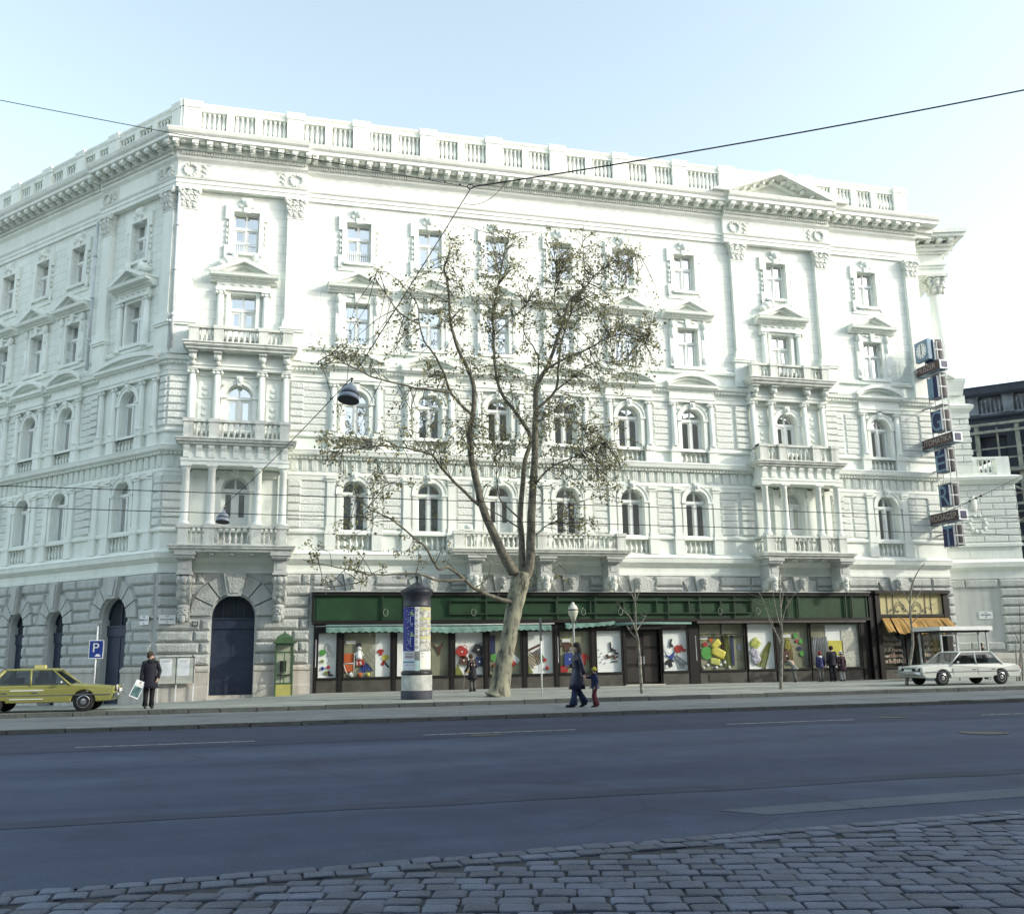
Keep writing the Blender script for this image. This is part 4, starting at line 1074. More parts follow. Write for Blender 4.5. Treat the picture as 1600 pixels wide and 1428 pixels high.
# awnings with scalloped valances
def awning(x0, x1, z1, z0, d0, d1, m, sc_w=.28, sag=None):
    t = MB(); n = int((x1 - x0) / .07)
    sagf = sag or (lambda f: 0)
    top, mid, low = [], [], []
    for k in range(n + 1):
        f = k / n; x = x0 + (x1 - x0) * f; dz = sagf(f); rip = .012 * math.sin(k * .9) + .01 * math.sin(k * .31)
        top.append(FR.p(x, d0, z1)); mid.append(FR.p(x, d1 + rip, z0 + .16 + dz)); low.append(FR.p(x, d1 + .01 + rip, z0 + dz - .055 * abs(math.sin(PI * (x - x0) / sc_w)) + .03))
    i = t.add(top + mid + low); N = n + 1
    for q in range(2):
        for k in range(n): t.f.append((i + q * N + k, i + q * N + k + 1, i + (q + 1) * N + k + 1, i + (q + 1) * N + k))
    for e in (0, n): t.f.append((i + e, i + N + e, i + 2 * N + e, t.add([FR.p((x0, x1)[e > 0], d0, z0)])))
    t.build('awning', m, SHOP)
awning(6.9, 16.85, 3.02, 2.68, .28, .46, TEAL, sag=lambda f: .05 * math.sin(f * 9) * (1 if f > .5 else .4))
awning(17.55, 19.9, 3.02, 2.76, .28, .44, TEAL, sag=lambda f: .17 * f)
t = MB(); t.tube([FR.p(19.9, .42, 2.95), FR.p(21.5, .4, 2.98), FR.p(23.7, .38, 2.97)], [.07, .06, .045], 8); t.build('rolled_awning', TEAL, SHOP)
t = MB(); t.tube([FR.p(6.45, .42, 2.95), FR.p(17.0, .42, 3.0)], .025, 6); t.build('awning_rod', GREYM, SHOP)
t = MB(); t.box(FR, 24.0, 33.0, .3, .42, 2.96, 3.06); t.build('shutter_box', BROWN2, SHOP)
t = MB()
for x in (6.5, 17.17, 23.9): t.tube([FR.p(x, .33, 2.4), FR.p(x, .35, 1.3), FR.p(x, .38, 1.25)], .02, 5)
t.build('awning_crank', GREYM, SHOP)

# second shop
SH2 = thing('shopfront', 'small shop with a cream sign panel, dark frame and tattered ochre awning', 'shopfront', (35.9, 0, .2))
t = MB(); t.box(FR, 33.62, 37.95, -.05, .5, 4.36, 4.5); t.box(FR, 33.66, 37.9, -.05, .36, 3.2, 3.34); t.box(FR, 33.66, 33.92, -.05, .38, .1, 4.36); t.box(FR, 37.6, 37.9, -.05, .38, .1, 4.36)
t.box(FR, 33.34, 33.6, -.05, .3, .1, 4.3)
t.build('shop_frame', BROWN, SH2)
t = MB(); t.box(FR, 33.92, 37.6, -.05, .24, 3.34, 4.36); t.build('sign_panel', CREAM, SH2)
t = MB(); rq = random.Random(4)
for x in (34.4, 34.75, 36.6, 36.95): t.box(FR, x - .012, x + .012, .25, .27, 3.36, 4.34)
for x in (34.6, 35.0, 35.3, 36.0, 36.6, 36.9): t.ell(FR.p(x, .27, rq.uniform(3.45, 3.9)), (.05, .03, .05), 6, 4)
for c in (35.1, 36.1):
    for r_ in (.25, .33): t.tube([FR.p(c + r_ * math.cos(PI * k / 10), .265, 3.45 + r_ * 1.5 * math.sin(PI * k / 10)) for k in range(11)], .012, 4)
t.build('neon_tube_trace', mat('old_tube', (.10, .09, .06), .5), SH2)
t = MB(); t.box(FR, 33.92, 35.4, -.05, .2, .1, .74); t.build('stall_riser', BROWN2, SH2)
for l, r in ((33.92, 35.4), (36.3, 37.6)):
    t = MB(); t.box(FR, l, r, .0, .26, .72, .82); t.box(FR, l, l + .05, .06, .2, .82, 3.2); t.box(FR, r - .05, r, .06, .2, .82, 3.2); o = t.build('shop_window', BROWN, SH2)
    t = MB(); t.quad(FR, [(l, .12, .82), (r, .12, .82), (r, .12, 3.2), (l, .12, 3.2)]); t.build('pane', SHOPGLASS, o)
    t = MB(); t.quad(FR, [(l, .05, .8), (r, .05, .8), (r, -.7, .8), (l, -.7, .8)]); t.quad(FR, [(l, -.7, .8), (r, -.7, .8), (r, -.7, 3.2), (l, -.7, 3.2)]); t.build('display_case', BACKD, o)
    t = MB()
    for k in range(5): t.box(FR, l + .06, r - .06, -.6 + .1 * k, -.2 + .03 * k, .95 + .28 * (4 - k), .97 + .28 * (4 - k))
    t.build('glass_shelf', mat('shelf', (.4, .42, .38), .4), o)
    t = MB()
    gm = mat('packaged_goods', (.75, .72, .62), .6, .45, 9, col2=(.28, .10, .07))
    for k in range(5):
        x = l + .1
        while x < r - .15:
            w, h = rq.uniform(.05, .13), rq.uniform(.08, .22); t.box(FR, x, x + w, -.45 + .08 * k, -.30 + .08 * k, .975 + .28 * (4 - k), .975 + .28 * (4 - k) + h); x += w + rq.uniform(.01, .06)
    q = t.build('packaged_goods', gm, o); q['kind'] = 'stuff'
t = MB(); t.box(FR, 35.42, 36.28, -.5, -.42, .1, 3.2); t.build('doorway', DARK, SH2)
t = MB(); n = 44; top, low = [], []
for k in range(n + 1):
    f = k / n; x = 33.95 + 3.85 * f; top.append(FR.p(x, .36, 3.16)); low.append(FR.p(x - .12 + .15 * f, .98 + .03 * math.sin(k * 1.1), 2.42 + .07 * math.sin(k * .5) + (.16 if k > 38 else 0) + .03 * math.sin(k * 2.3)))
i = t.add(top + low)
for k in range(n):
    if k in (5,): continue
    t.f.append((i + k, i + k + 1, i + n + 2 + k, i + n + 1 + k))
t.build('awning', YELLOWC, SH2)

# ================================================================== goods in the windows (each its own thing)
RED = mat('red_goods', (.42, .035, .03), .6); ORANGE = mat('orange_cloth', (.55, .12, .03), .7); BLUEG = mat('blue_goods', (.03, .06, .30), .6); NAVY = mat('navy_goods', (.02, .03, .10), .6)
YEL = mat('yellow_goods', (.65, .58, .10), .6); GRN = mat('green_goods', (.10, .36, .08), .6); OLV = mat('olive_cloth', (.22, .24, .06), .8); BRN = mat('brown_goods', (.10, .045, .03), .6)
BLKG = mat('black_goods', (.02, .02, .025), .5); WHT = mat('white_goods', (.78, .80, .80), .6); GRY = mat('grey_goods', (.36, .38, .42), .5); TAN = mat('tan_wood', (.42, .30, .14), .6)
FLOR = mat('flowered_cloth', (.62, .60, .16), .8, .3, 9, col2=(.25, .3, .08)); SPOT = mat('spotted_cloth', (.62, .62, .66), .8, .3, 12, col2=(.22, .2, .3)); SPECK = mat('speckled_panel', (.70, .69, .62), .8, .3, 10, col2=(.42, .40, .33))
def turn(a, d, z, ang):
    """local 2-D shape frame turned in the plane of the facade"""
    ca, sa = math.cos(ang), math.sin(ang); o = FR.p(a, d, z)
    return lambda x, y, w: o + Vector((ca * x - sa * w, -y * .55, sa * x + ca * w))
def item(kind, name, m, label, cat, a, z, w, h, ang=0.0, d=-.045, group=None):
    T = turn(a, d, z, R(ang)); t = MB()
    def bx(x0, x1, y0, y1, z0, z1):
        i = t.add([T(x, y, q) for q in (z0, z1) for y in (y0, y1) for x in (x0, x1)])
        for f in ((0, 1, 3, 2), (4, 6, 7, 5), (0, 4, 5, 1), (2, 3, 7, 6), (0, 2, 6, 4), (1, 5, 7, 3)): t.f.append(tuple(i + k for k in f))
    def poly(P, y0=0, y1=.04):
        n = len(P); i = t.add([T(x, y0, q) for x, q in P] + [T(x, y1, q) for x, q in P]); t.f.append(tuple(range(i, i + n))); t.f.append(tuple(range(i + n, i + 2 * n)))
        for k in range(n): j = (k + 1) % n; t.f.append((i + k, i + j, i + n + j, i + n + k))
    kids = []
    if kind == 'bag':
        poly([(-w / 2, -h / 2), (w / 2, -h / 2), (w / 2 * .92, h * .36), (w * .3, h / 2), (-w * .3, h / 2), (-w / 2 * .92, h * .36)], 0, .16)
        t.tube([T(-w * .2, .08, h / 2), T(-w * .14, .08, h * .72), T(w * .14, .08, h * .72), T(w * .2, .08, h / 2)], .014, 5)
        k2 = MB(); i = k2.add([T(x, .175, q) for x, q in ((-.035, -.03), (.035, -.03), (.035, .03), (-.035, .03))]); k2.f.append((i, i + 1, i + 2, i + 3)); kids.append((k2, 'price_tag', WHT))
    elif kind == 'disc': poly([(w / 2 * math.cos(k * PI / 10), h / 2 * math.sin(k * PI / 10)) for k in range(20)], 0, .05)
    elif kind == 'racket':
        t.tube([T(w / 2 * math.cos(k * PI / 8), 0, h * .2 + h * .3 * math.sin(k * PI / 8)) for k in range(17)], .016, 5); t.tube([T(0, 0, -h * .1), T(0, 0, -h / 2)], .02, 5)
        for k in range(5): x = -w * .3 + w * .15 * k; t.tube([T(x, 0, h * -.02), T(x, 0, h * .42)], .004, 3)
        for k in range(4): q = h * (.06 + .1 * k); t.tube([T(-w * .42, 0, q), T(w * .42, 0, q)], .004, 3)
    elif kind == 'drape':
        n = 14; rows = []
        for q in range(6):
            f = q / 5; rows.append([T((-w / 2 + w * k / n) * (.25 + .75 * f), .06 * math.sin(k * 1.9 + f) * (.4 + f), h / 2 - h * f + .04 * math.sin(k * .9)) for k in range(n + 1)])
        i = t.add([p for r_ in rows for p in r_])
        for q in range(5):
            for k in range(n): t.f.append((i + q * (n + 1) + k, i + q * (n + 1) + k + 1, i + (q + 1) * (n + 1) + k + 1, i + (q + 1) * (n + 1) + k)); t.sm.add(len(t.f) - 1)
    elif kind == 'chair':
        poly([(-w / 2, 0), (w / 2, .02), (w / 2, h / 2), (-w / 2, h * .47)], 0, .03); poly([(-w / 2, -h / 2), (w * .42, -h * .45), (w / 2, -.06), (-w / 2, -.08)], .05, .09)
        k2 = MB(); k2.tube([T(-w / 2, .1, -.03), T(w / 2, .1, -.02)], .02, 6); k2.tube([T(-w / 2, .12, -.02), T(-w * .35, .12, -h * .35), T(-w * .1, .12, -h * .62)], .02, 6); k2.tube([T(w * .5, .12, h * .5), T(w * .45, .12, -h * .6)], .018, 6); kids.append((k2, 'frame', WHT))
    elif kind == 'shirt': poly([(-w * .22, -h / 2), (w * .22, -h / 2), (w * .25, h * .15), (w / 2, -.02), (w * .58, h * .18), (w * .22, h / 2), (-w * .22, h / 2), (-w * .58, h * .18), (-w / 2, -.02), (-w * .25, h * .15)], 0, .05)
    elif kind == 'ball': t.ell(T(0, 0, 0), (w / 2, .045, w / 2), 12, 8)
    elif kind == 'rods':
        for k in range(5): t.tube([T(-w / 2 + w * k / 4, .03 * (k % 2), -h / 2), T(-w * .3 + w * .2 * k, .0, h * .25), T(-w * .42 + w * .25 * k, 0, h / 2)], .022, 5)
    elif kind == 'hat':
        poly([(-w / 2, -h * .3), (w / 2, -h * .3), (w * .3, -h * .18), (w * .26, h / 2), (-w * .26, h / 2), (-w * .3, -h * .18)], 0, .14)
    elif kind == 'figure':
        t.ell(T(0, .05, h * .38), (w * .3, w * .26, h * .12), 10, 6); t.tube([T(0, .05, h * .28), T(0, .05, 0), T(0, .05, -h * .18)], [w * .2, w * .38, w * .42], 8)
        for x in (-1, 1): t.tube([T(x * w * .2, .05, h * .2), T(x * w * .5, .1, .0)], w * .12, 6); t.tube([T(x * w * .2, .05, -h * .15), T(x * w * .25, .12, -h * .5)], w * .13, 6)
        k2 = MB(); poly2 = [(-w * .3, h * .44), (w * .3, h * .44), (w * .26, h * .66), (-w * .26, h * .66)]; i = k2.add([T(x, .02, q) for x, q in poly2] + [T(x, .14, q) for x, q in poly2]); k2.f += [(i, i + 1, i + 2, i + 3), (i + 4, i + 5, i + 6, i + 7), (i, i + 1, i + 5, i + 4), (i + 1, i + 2, i + 6, i + 5), (i + 2, i + 3, i + 7, i + 6), (i + 3, i, i + 4, i + 7)]; kids.append((k2, 'hat', BLKG))
    elif kind == 'net':
        for k in range(7): f = k / 6; t.tube([T(w / 2, 0, h / 2), T(-w / 2 + w * f * .6, .05, -h * .1 - .4 * h * f)], .006, 3)
        for k in range(5): f = (k + 1) / 6; t.tube([T(w / 2 - w * f, .02, h / 2 - h * .6 * f), T(w / 2 - w * .4 * f, .02, h / 2 - h * f)], .006, 3)
    elif kind == 'tent': poly([(-w / 2, -h / 2), (w / 2, -h / 2), (-w * .2, h / 2)], 0, .06)
    elif kind == 'wings': poly([(-w / 2, h * .4), (-w * .1, h * .12), (w * .1, h * .2), (w / 2, h / 2), (w * .26, -.05 * h), (w * .1, -h / 2), (-w * .12, -.1 * h)], 0, .05)
    elif kind == 'boots':
        poly([(-w / 2, -h / 2), (w / 2, -h / 2), (w / 2, -h * .25), (-.02, -h * .1), (-.02, h / 2), (-w / 2, h / 2)], 0, .08)
    elif kind == 'cushion':
        t.loft([[T(sx * w / 2 * e, y, sy * h / 2 * e) for sx, sy in ((-1, -1), (0, -1.06), (1, -1), (1.06, 0), (1, 1), (0, 1.06), (-1, 1), (-1.06, 0))] for e, y in ((.8, 0), (1, .05), (.95, .1), (.6, .14))])
    elif kind == 'plaque':
        poly([(-w / 2, -h * .28), (w / 2, -h * .28), (w * .46, 0), (w / 2, h * .28), (-w / 2, h * .28), (-w * .46, 0)], .02, .04)
        k2 = MB(); n = 16; i = k2.add([T(h * .5 * math.cos(k * PI / 8) * e, .03, h * .5 * math.sin(k * PI / 8) * e) for e in (1, .84) for k in range(n)])
        for k in range(n): j = (k + 1) % n; k2.f.append((i + k, i + j, i + n + j, i + n + k))
        kids.append((k2, 'ring', YEL))
    elif kind == 'panel': bx(-w / 2, w / 2, 0, .05, -h / 2, h / 2)
    elif kind == 'tag': poly([(-w / 2, -h / 2), (w / 2, -h / 2), (w / 2, h / 2), (-w / 2, h / 2)], 0, .01)
    o = t.build(name, m, None, None, label, False, True, cat, group)
    for k2, nm, mm in kids: k2.build(nm, mm, o, local=True)
    return o
V = lambda s, n: s + ' in the ' + n
W1n, W2n = 'narrow leftmost white shop window', 'wide second window of the green shop'
I = item
I('racket', 'racket', GRY, V('upper tennis racket', W1n), 'racket', 7.02, 1.95, .2, .55, 5)
I('racket', 'racket', WHT, V('lower wire-framed racket', W1n), 'racket', 7.12, 1.68, .24, .5, -10)
I('disc', 'badge', GRN, V('large round dark green disc', W1n), 'disc', 6.80, 1.86, .26, .26)
I('disc', 'badge', OLV, V('smaller green disc below the large one', W1n), 'disc', 6.80, 1.50, .14, .14)
I('disc', 'badge', BLUEG, V('small blue disc low down', W1n), 'disc', 6.82, 1.2, .15, .15)
I('disc', 'badge', RED, V('small red disc', W1n), 'disc', 7.06, 1.25, .14, .14)
I('boots', 'shoe', BLKG, V('black shoe near the floor', W1n), 'shoe', 7.16, 1.0, .2, .2)
I('plaque', 'shop_plaque', WHT, V('white plaque with a yellow ring', W2n), 'plaque', 7.98, 2.28, .42, .26)
I('chair', 'deck_chair', ORANGE, V('orange canvas deck chair', W2n), 'chair', 7.92, 1.42, .46, .8)
I('figure', 'costume_doll', WHT, V('doll wearing a tall black hat', W2n), 'doll', 8.34, 1.72, .36, .8)
I('bag', 'bag', RED, V('dark red bag under the doll', W2n), 'bag', 8.4, 1.42, .36, .24)
I('drape', 'cloth', BLUEG, V('spread blue cloth', W2n), 'cloth', 8.62, 1.22, .65, .35, 8)
I('net', 'net', WHT, V('white net hung from the back wall', W2n), 'net', 8.8, 1.7, .8, 1.3)
I('shirt', 'swimsuit', RED, V('small red swimsuit', W2n), 'swimsuit', 9.27, 1.84, .28, .26, 10, -.05)
I('disc', 'badge', YEL, V('yellow oval', W2n), 'disc', 9.48, 1.62, .3, .24, 20, -.05)
I('ball', 'ball', WHT, V('white ball on the floor', W2n), 'ball', 8.02, .93, .2, .2, 0, -.01)
I('ball', 'ball', ORANGE, V('orange ball on the floor', W2n), 'ball', 8.4, .92, .2, .2, 0, -.01)
I('shirt', 'swimsuit', YEL, 'small yellow shirt behind the poster column', 'shirt', 10.35, 1.6, .4, .5, 0, -.6)
I('tent', 'tent', GRN, 'green and dark tent just right of the poster column', 'tent', 11.55, 1.2, .5, .8, 0, -.3)
I('wings', 'cloth_star', BRN, 'brown pointed cloth right of the poster column', 'cloth', 11.78, 1.95, .5, .6, 0, -.05)
I('wings', 'cloth_star', WHT, 'white pointed cloth right of the poster column', 'cloth', 12.02, 1.5, .5, .75, 0, -.3)
I('bag', 'bag', RED, 'large red bag in the window behind the woman with the cane', 'bag', 12.84, 1.82, .5, .42, -35)
I('bag', 'bag', BLKG, 'upper black bag in the window behind the woman with the cane', 'bag', 13.58, 1.9, .48, .42, -30)
I('bag', 'bag', NAVY, 'lower navy bag in the window behind the woman with the cane', 'bag', 13.62, 1.38, .42, .4, -8)
I('bag', 'bag', BRN, 'brown bag left of the woman with the cane', 'bag', 12.92, 1.45, .38, .36, -12)
I('tent', 'cloth_star', OLV, 'olive triangle low in the window behind the woman with the cane', 'cloth', 12.72, 1.05, .42, .5)
I('tag', 'cloth', NAVY, 'dark blue panel left of the big tree trunk', 'cloth', 14.22, 2.1, .3, .8, 0, -.05)
I('disc', 'badge', GRN, 'bright green disc left of the big tree trunk', 'disc', 14.3, 1.55, .32, .32)
I('ball', 'ball', RED, 'upper red ball right of the big tree trunk', 'ball', 15.2, 1.95, .24, .24)
I('ball', 'ball', RED, 'lower red ball right of the big tree trunk', 'ball', 15.15, 1.3, .3, .3)
I('panel', 'panel', WHT, 'slanting white board right of the big tree trunk', 'board', 15.25, 1.5, .5, .22, -40)
I('rods', 'walking_sticks', TAN, 'bundle of tan slats in the window left of the plain sign post', 'slats', 16.05, 1.4, .5, .5, 60)
I('panel', 'panel', BRN, 'brown slanting board in the window left of the plain sign post', 'board', 16.15, 1.95, .7, .1, 24)
I('disc', 'badge', RED, 'red disc beside the plain sign post', 'disc', 16.65, 1.4, .16, .16)
I('disc', 'badge', GRN, 'green disc beside the plain sign post', 'disc', 16.5, 1.55, .16, .2)
I('plaque', 'shop_plaque', WHT, 'white plaque with a yellow ring left of the walking woman', 'plaque', 17.68, 2.25, .42, .28)
I('shirt', 'jacket', BRN, 'dark red jacket under the plaque left of the walking woman', 'jacket', 17.7, 1.98, .5, .4)
I('bag', 'bag', BLUEG, 'blue rucksack beside the walking woman', 'rucksack', 17.8, 1.42, .5, .55)
I('panel', 'box', RED, 'red box on the window floor beside the walking woman', 'box', 17.55, 1.0, .36, .3)
I('shirt', 'jacket', RED, 'red and dark jacket right of the walking woman', 'jacket', 18.5, 1.4, .4, .5)
I('boots', 'shoe', BLKG, 'black boot high in the white shoe window', 'boot', 19.86, 1.95, .16, .42, 4)
I('boots', 'shoe', BRN, 'left red-brown shoe in the white shoe window', 'shoe', 19.72, 1.55, .26, .2, 30)
I('boots', 'shoe', BRN, 'right red-brown shoe in the white shoe window', 'shoe', 20.02, 1.52, .26, .2, 30)
I('boots', 'shoe', BLKG, 'small black shoe in the white shoe window', 'shoe', 20.08, 1.72, .18, .22, 10)
I('panel', 'shelf', BLKG, 'thin black shelf in the white shoe window', 'shelf', 19.98, 1.28, .3, .05)
for k, (x, z) in enumerate(((19.2, 1.8), (19.35, 1.65), (19.25, 1.5), (19.4, 1.38), (19.3, 1.25), (19.5, 1.2))): I('tag', 'sandal', GRY, 'one of six small pale sandals at the left of the white shoe window', 'sandal', x, z, .12, .05, 25, -.05, 'sandals in the shoe window')
I('wings', 'cloth_star', BLUEG, 'blue gloves in the window right of the shop door', 'gloves', 22.75, 1.45, .55, .4, 10)
I('disc', 'badge', RED, 'red flower shape in the window right of the shop door', 'flower', 23.15, 1.8, .38, .36)
I('boots', 'shoe', BLKG, 'black boot at the top of the window right of the shop door', 'boot', 22.85, 2.08, .18, .36, -15)
I('drape', 'cloth', GRY, 'grey scarf in the window right of the shop door', 'scarf', 23.2, 1.25, .5, .7, 40)
I('shirt', 'jacket', BLKG, 'black garment low in the window right of the shop door', 'garment', 22.7, 1.15, .45, .35, 20)
I('plaque', 'shop_plaque', WHT, 'white plaque in the big window left of the second young tree', 'plaque', 24.5, 2.3, .42, .28)
I('cushion', 'cushion', YEL, 'upper yellow cushion in the big window left of the second young tree', 'cushion', 25.1, 2.0, .5, .3, 35)
I('cushion', 'cushion', YEL, 'lower yellow cushion in the big window left of the second young tree', 'cushion', 25.2, 1.6, .7, .4, -25)
I('disc', 'badge', GRN, 'dark green wheel in the big window left of the second young tree', 'disc', 24.6, 1.6, .55, .6)
I('drape', 'cloth', OLV, 'hanging olive cloth in the big window left of the second young tree', 'cloth', 25.65, 1.7, .45, 1.5)
I('panel', 'panel', NAVY, 'narrow navy roll in the big window left of the second young tree', 'roll', 25.95, 1.7, .14, 1.4)
I('tag', 'price_card', GRY, 'pale blue price card in the big window left of the second young tree', 'card', 26.32, 1.85, .22, .3)
for k in range(7): I('ball', 'ball', WHT, 'one of seven small white balls in the window left of the second young tree', 'ball', 24.4 + k * .22, .92 + .12 * (k % 3), .15, .15, 0, -.01, 'white balls in the shop window')
I('cushion', 'cushion', FLOR, 'flowered yellow cushion on the white panel behind the second young tree', 'cushion', 27.15, 2.0, .48, .44, 42)
I('cushion', 'cushion', SPOT, 'upper spotted lilac cushion on the white panel behind the second young tree', 'cushion', 27.05, 1.6, .4, .38, 40)
I('cushion', 'cushion', SPOT, 'lower spotted lilac cushion on the white panel behind the second young tree', 'cushion', 27.15, 1.28, .44, .4, 40)
I('drape', 'cloth', OLV, 'long olive cloth falling diagonally behind the second young tree', 'cloth', 27.65, 1.5, .6, 1.3, -28)
I('plaque', 'shop_plaque', WHT, 'white plaque in the window above the leaning child', 'plaque', 28.85, 2.35, .46, .3)
I('drape', 'cloth', YEL, 'mustard cloth under the plaque above the leaning child', 'cloth', 28.9, 1.95, .4, .5)
I('rods', 'oars', TAN, 'crossed tan oars left of the leaning child', 'oars', 28.95, 1.45, .35, 1.0)
I('disc', 'badge', GRN, 'highest green disc in the window above the leaning child', 'disc', 29.35, 2.36, .25, .25)
I('disc', 'badge', GRN, 'second green disc in the window above the leaning child', 'disc', 29.62, 2.08, .24, .24)
I('disc', 'badge', RED, 'dark red disc in the window above the leaning child', 'disc', 29.4, 2.1, .15, .15)
I('rods', 'ski_rack', GRY, 'left bundle of grey skis between the leaning child and the red-hatted child', 'skis', 30.05, 1.55, .5, 1.3, -8)
I('rods', 'ski_rack', GRY, 'middle bundle of grey skis behind the red-hatted child', 'skis', 30.42, 1.6, .4, 1.35, -4)
I('rods', 'ski_rack', GRY, 'right bundle of grey skis above the red-hatted child', 'skis', 30.85, 1.62, .4, 1.3, 4)
I('panel', 'panel', YEL, 'yellow chequered board behind the man at the shop window', 'board', 31.5, 1.75, .8, .7, 0, -.05)
I('panel', 'panel', SPECK, 'tall speckled panel at the right end of the green shop', 'panel', 32.3, 1.7, .9, 1.72, 0, -.05)

I('ball', 'ball', YEL, 'yellow ball beside the orange one on the second window floor', 'ball', 8.75, .92, .16, .16, 0, -.01)
I('disc', 'badge', OLV, V('pale olive ring near the floor', W1n), 'disc', 6.98, 1.02, .16, .16)
I('tag', 'sandal', RED, V('small dark red strip', W2n), 'strip', 9.4, 1.42, .12, .3, -30)
I('tag', 'sandal', BLKG, V('small black strip', W2n), 'strip', 9.55, 1.3, .08, .26, 40)
I('boots', 'shoe', TAN, 'tan shoe under the red bag behind the woman with the cane', 'shoe', 13.2, 1.0, .26, .2, 8)
I('bag', 'bag', TAN, 'small tan handbag beside the navy bag behind the woman with the cane', 'bag', 13.25, 1.28, .26, .22, 14)
I('cushion', 'cushion', ORANGE, 'orange cushion left of the big tree trunk', 'cushion', 14.45, 1.15, .36, .3, 12)
I('wings', 'cloth_star', WHT, 'white pointed cloth right of the big tree trunk', 'cloth', 15.0, 1.65, .4, .5, -20)
I('rods', 'walking_sticks', BRN, 'bundle of brown slats beside the tan slats', 'slats', 16.35, 1.55, .4, .6, 30)
I('ball', 'ball', RED, 'small red ball low beside the plain sign post', 'ball', 16.75, 1.05, .18, .18, 0, -.01)
I('tent', 'tent', OLV, 'olive triangle low beside the tan slats', 'cloth', 15.95, 1.02, .3, .36)
I('boots', 'shoe', RED, 'red boot in the window right of the shop door', 'boot', 23.42, 1.85, .16, .34, 20)
I('disc', 'badge', WHT, 'white disc low in the window right of the shop door', 'disc', 22.55, 1.0, .16, .16)
I('tag', 'cloth', WHT, 'white slanting strip in the window right of the shop door', 'strip', 22.55, 1.75, .12, .6, 30)
I('disc', 'badge', ORANGE, 'orange disc above the yellow cushions', 'disc', 24.85, 2.2, .2, .2)
I('drape', 'cloth', BRN, 'brown hanging cloth beside the navy roll', 'cloth', 25.45, 1.9, .3, 1.0)
I('disc', 'badge', RED, 'dark red disc left of the yellow cushions', 'disc', 24.55, 2.0, .26, .22)
I('cushion', 'cushion', FLOR, 'flowered cushion low beside the yellow cushions', 'cushion', 25.0, 1.2, .5, .3, -10)
I('disc', 'badge', NAVY, 'navy disc above the leaning child', 'disc', 29.5, 1.75, .2, .2)
I('bag', 'bag', BRN, 'brown sack at the left of the window above the leaning child', 'bag', 28.75, 1.4, .34, .5)
I('disc', 'badge', GRN, 'lowest green disc above the leaning child', 'disc', 29.62, 1.5, .24, .24)
# ================================================================== neighbouring wing (right) with corner column
WING = thing('corner_pavilion', 'white rusticated corner pavilion with a single Corinthian column at the right end', 'building', (40.5, .9, .2))
t = MB()
wall(t, WG, 0, 5.0, 6.0, 10.7, []); wall(t, WG, 0, 2.95, 10.7, 15.2, [])
g = MB(); wall(g, WG, 0, 5.1, -.4, 6.0, []); g.quad(WG, [(5.1, 0, -.4), (5.1, -6, -.4), (5.1, -6, 6), (5.1, 0, 6)]); g.build('ground_floor_wall', GROUND_STONE, WING)
t.quad(WG, [(5.0, 0, 6), (5.0, -6, 6), (5.0, -6, 10.7), (5.0, 0, 10.7)]); t.quad(WG, [(2.95, 0, 10.7), (2.95, -5, 10.7), (2.95, -5, 15.2), (2.95, 0, 15.2)])
t.quad(WG, [(0, 0, 10.7), (5.0, 0, 10.7), (5.0, -6, 10.7), (0, -6, 10.7)]); t.quad(WG, [(0, 0, 15.2), (2.95, 0, 15.2), (2.95, -5, 15.2), (0, -5, 15.2)])
t.build('wall', ASHLAR, WING)
def wband(F, prof, a1): t = MB(); t.sweep(F, prof, -.3, a1, 0, .8); t.build('string_course', STUCCO, WING)
wband(WG, [(-.02, 5.2), (.06, 5.2), (.06, 5.6), (.3, 5.8), (.34, 6.05), (.16, 6.2), (-.02, 6.2)], 5.1)
wband(WG, [(-.02, 6.9), (.1, 6.9), (.1, 7.05), (-.02, 7.1)], 5.0)
wband(WG, [(-.02, 10.2), (.12, 10.25), (.38, 10.45), (.42, 10.6), (.1, 10.72), (-.02, 10.72)], 5.0)
wband(WG, [(-.02, 13.9), (.1, 13.9), (.12, 14.2), (.32, 14.4), (.36, 14.58), (.1, 14.7), (-.02, 14.7)], 2.95)
wband(WG, [(-.02, 15.2), (.1, 15.2), (.12, 15.4), (.28, 15.95), (.3, 16.1), (-.02, 16.15)], 2.75)
t = MB()
for k in range(8): t.rblock(WG, 3.6, 5.12, 1.4 + .475 * k, 1.86 + .475 * k, .14, .1)
t.build('rusticated_pier', GROUND_RUSTIC, WING)
for z0, z1 in ((1.5, 1.95), (4.72, 5.18)):
    t = MB()
    for k in range(2): t.rblock(WG, .15 + 1.7 * k, 1.84 + 1.7 * k, z0, z1, .11, .085)
    t.build('rusticated_band', GROUND_RUSTIC, WING)
t = MB()
for k in range(9):
    x0 = .0; z0, z1 = 7.14 + .345 * k, 7.14 + .345 * (k + 1) - .025
    for q in range(5): w = 5.0 / 4; o = (.5 if k % 2 else 0) * w; t.rblock(WG, max(0.02, q * w + o - w * .5), min(5.06, (q + 1) * w + o - w * .5) - .02, z0, z1, .05, .04)
t.build('quoins', RUSTIC, WING); t = MB()
for k in range(7):
    z0, z1 = 11.5 + .345 * k, 11.5 + .345 * (k + 1) - .025
    for q in range(4): w = 1.0; o = (.5 if k % 2 else 0); t.rblock(WG, max(.02, q * w + o - .5), min(3.02, (q + 1) * w + o - .5) - .02, z0, z1, .06, .04)
t.build('quoins', RUSTIC, WING)
t = MB()
for k in range(10): t.ell(WG.p(2.9 + .42 * math.cos(k * PI / 5), .03, 8.1 + .42 * math.sin(k * PI / 5)), (.14, .06, .14), 6, 4)
t.ell(WG.p(2.8, .05, 9.2), (.2, .08, .45), 8, 5)
t.build('relief_wreath', RUSTIC, WING)
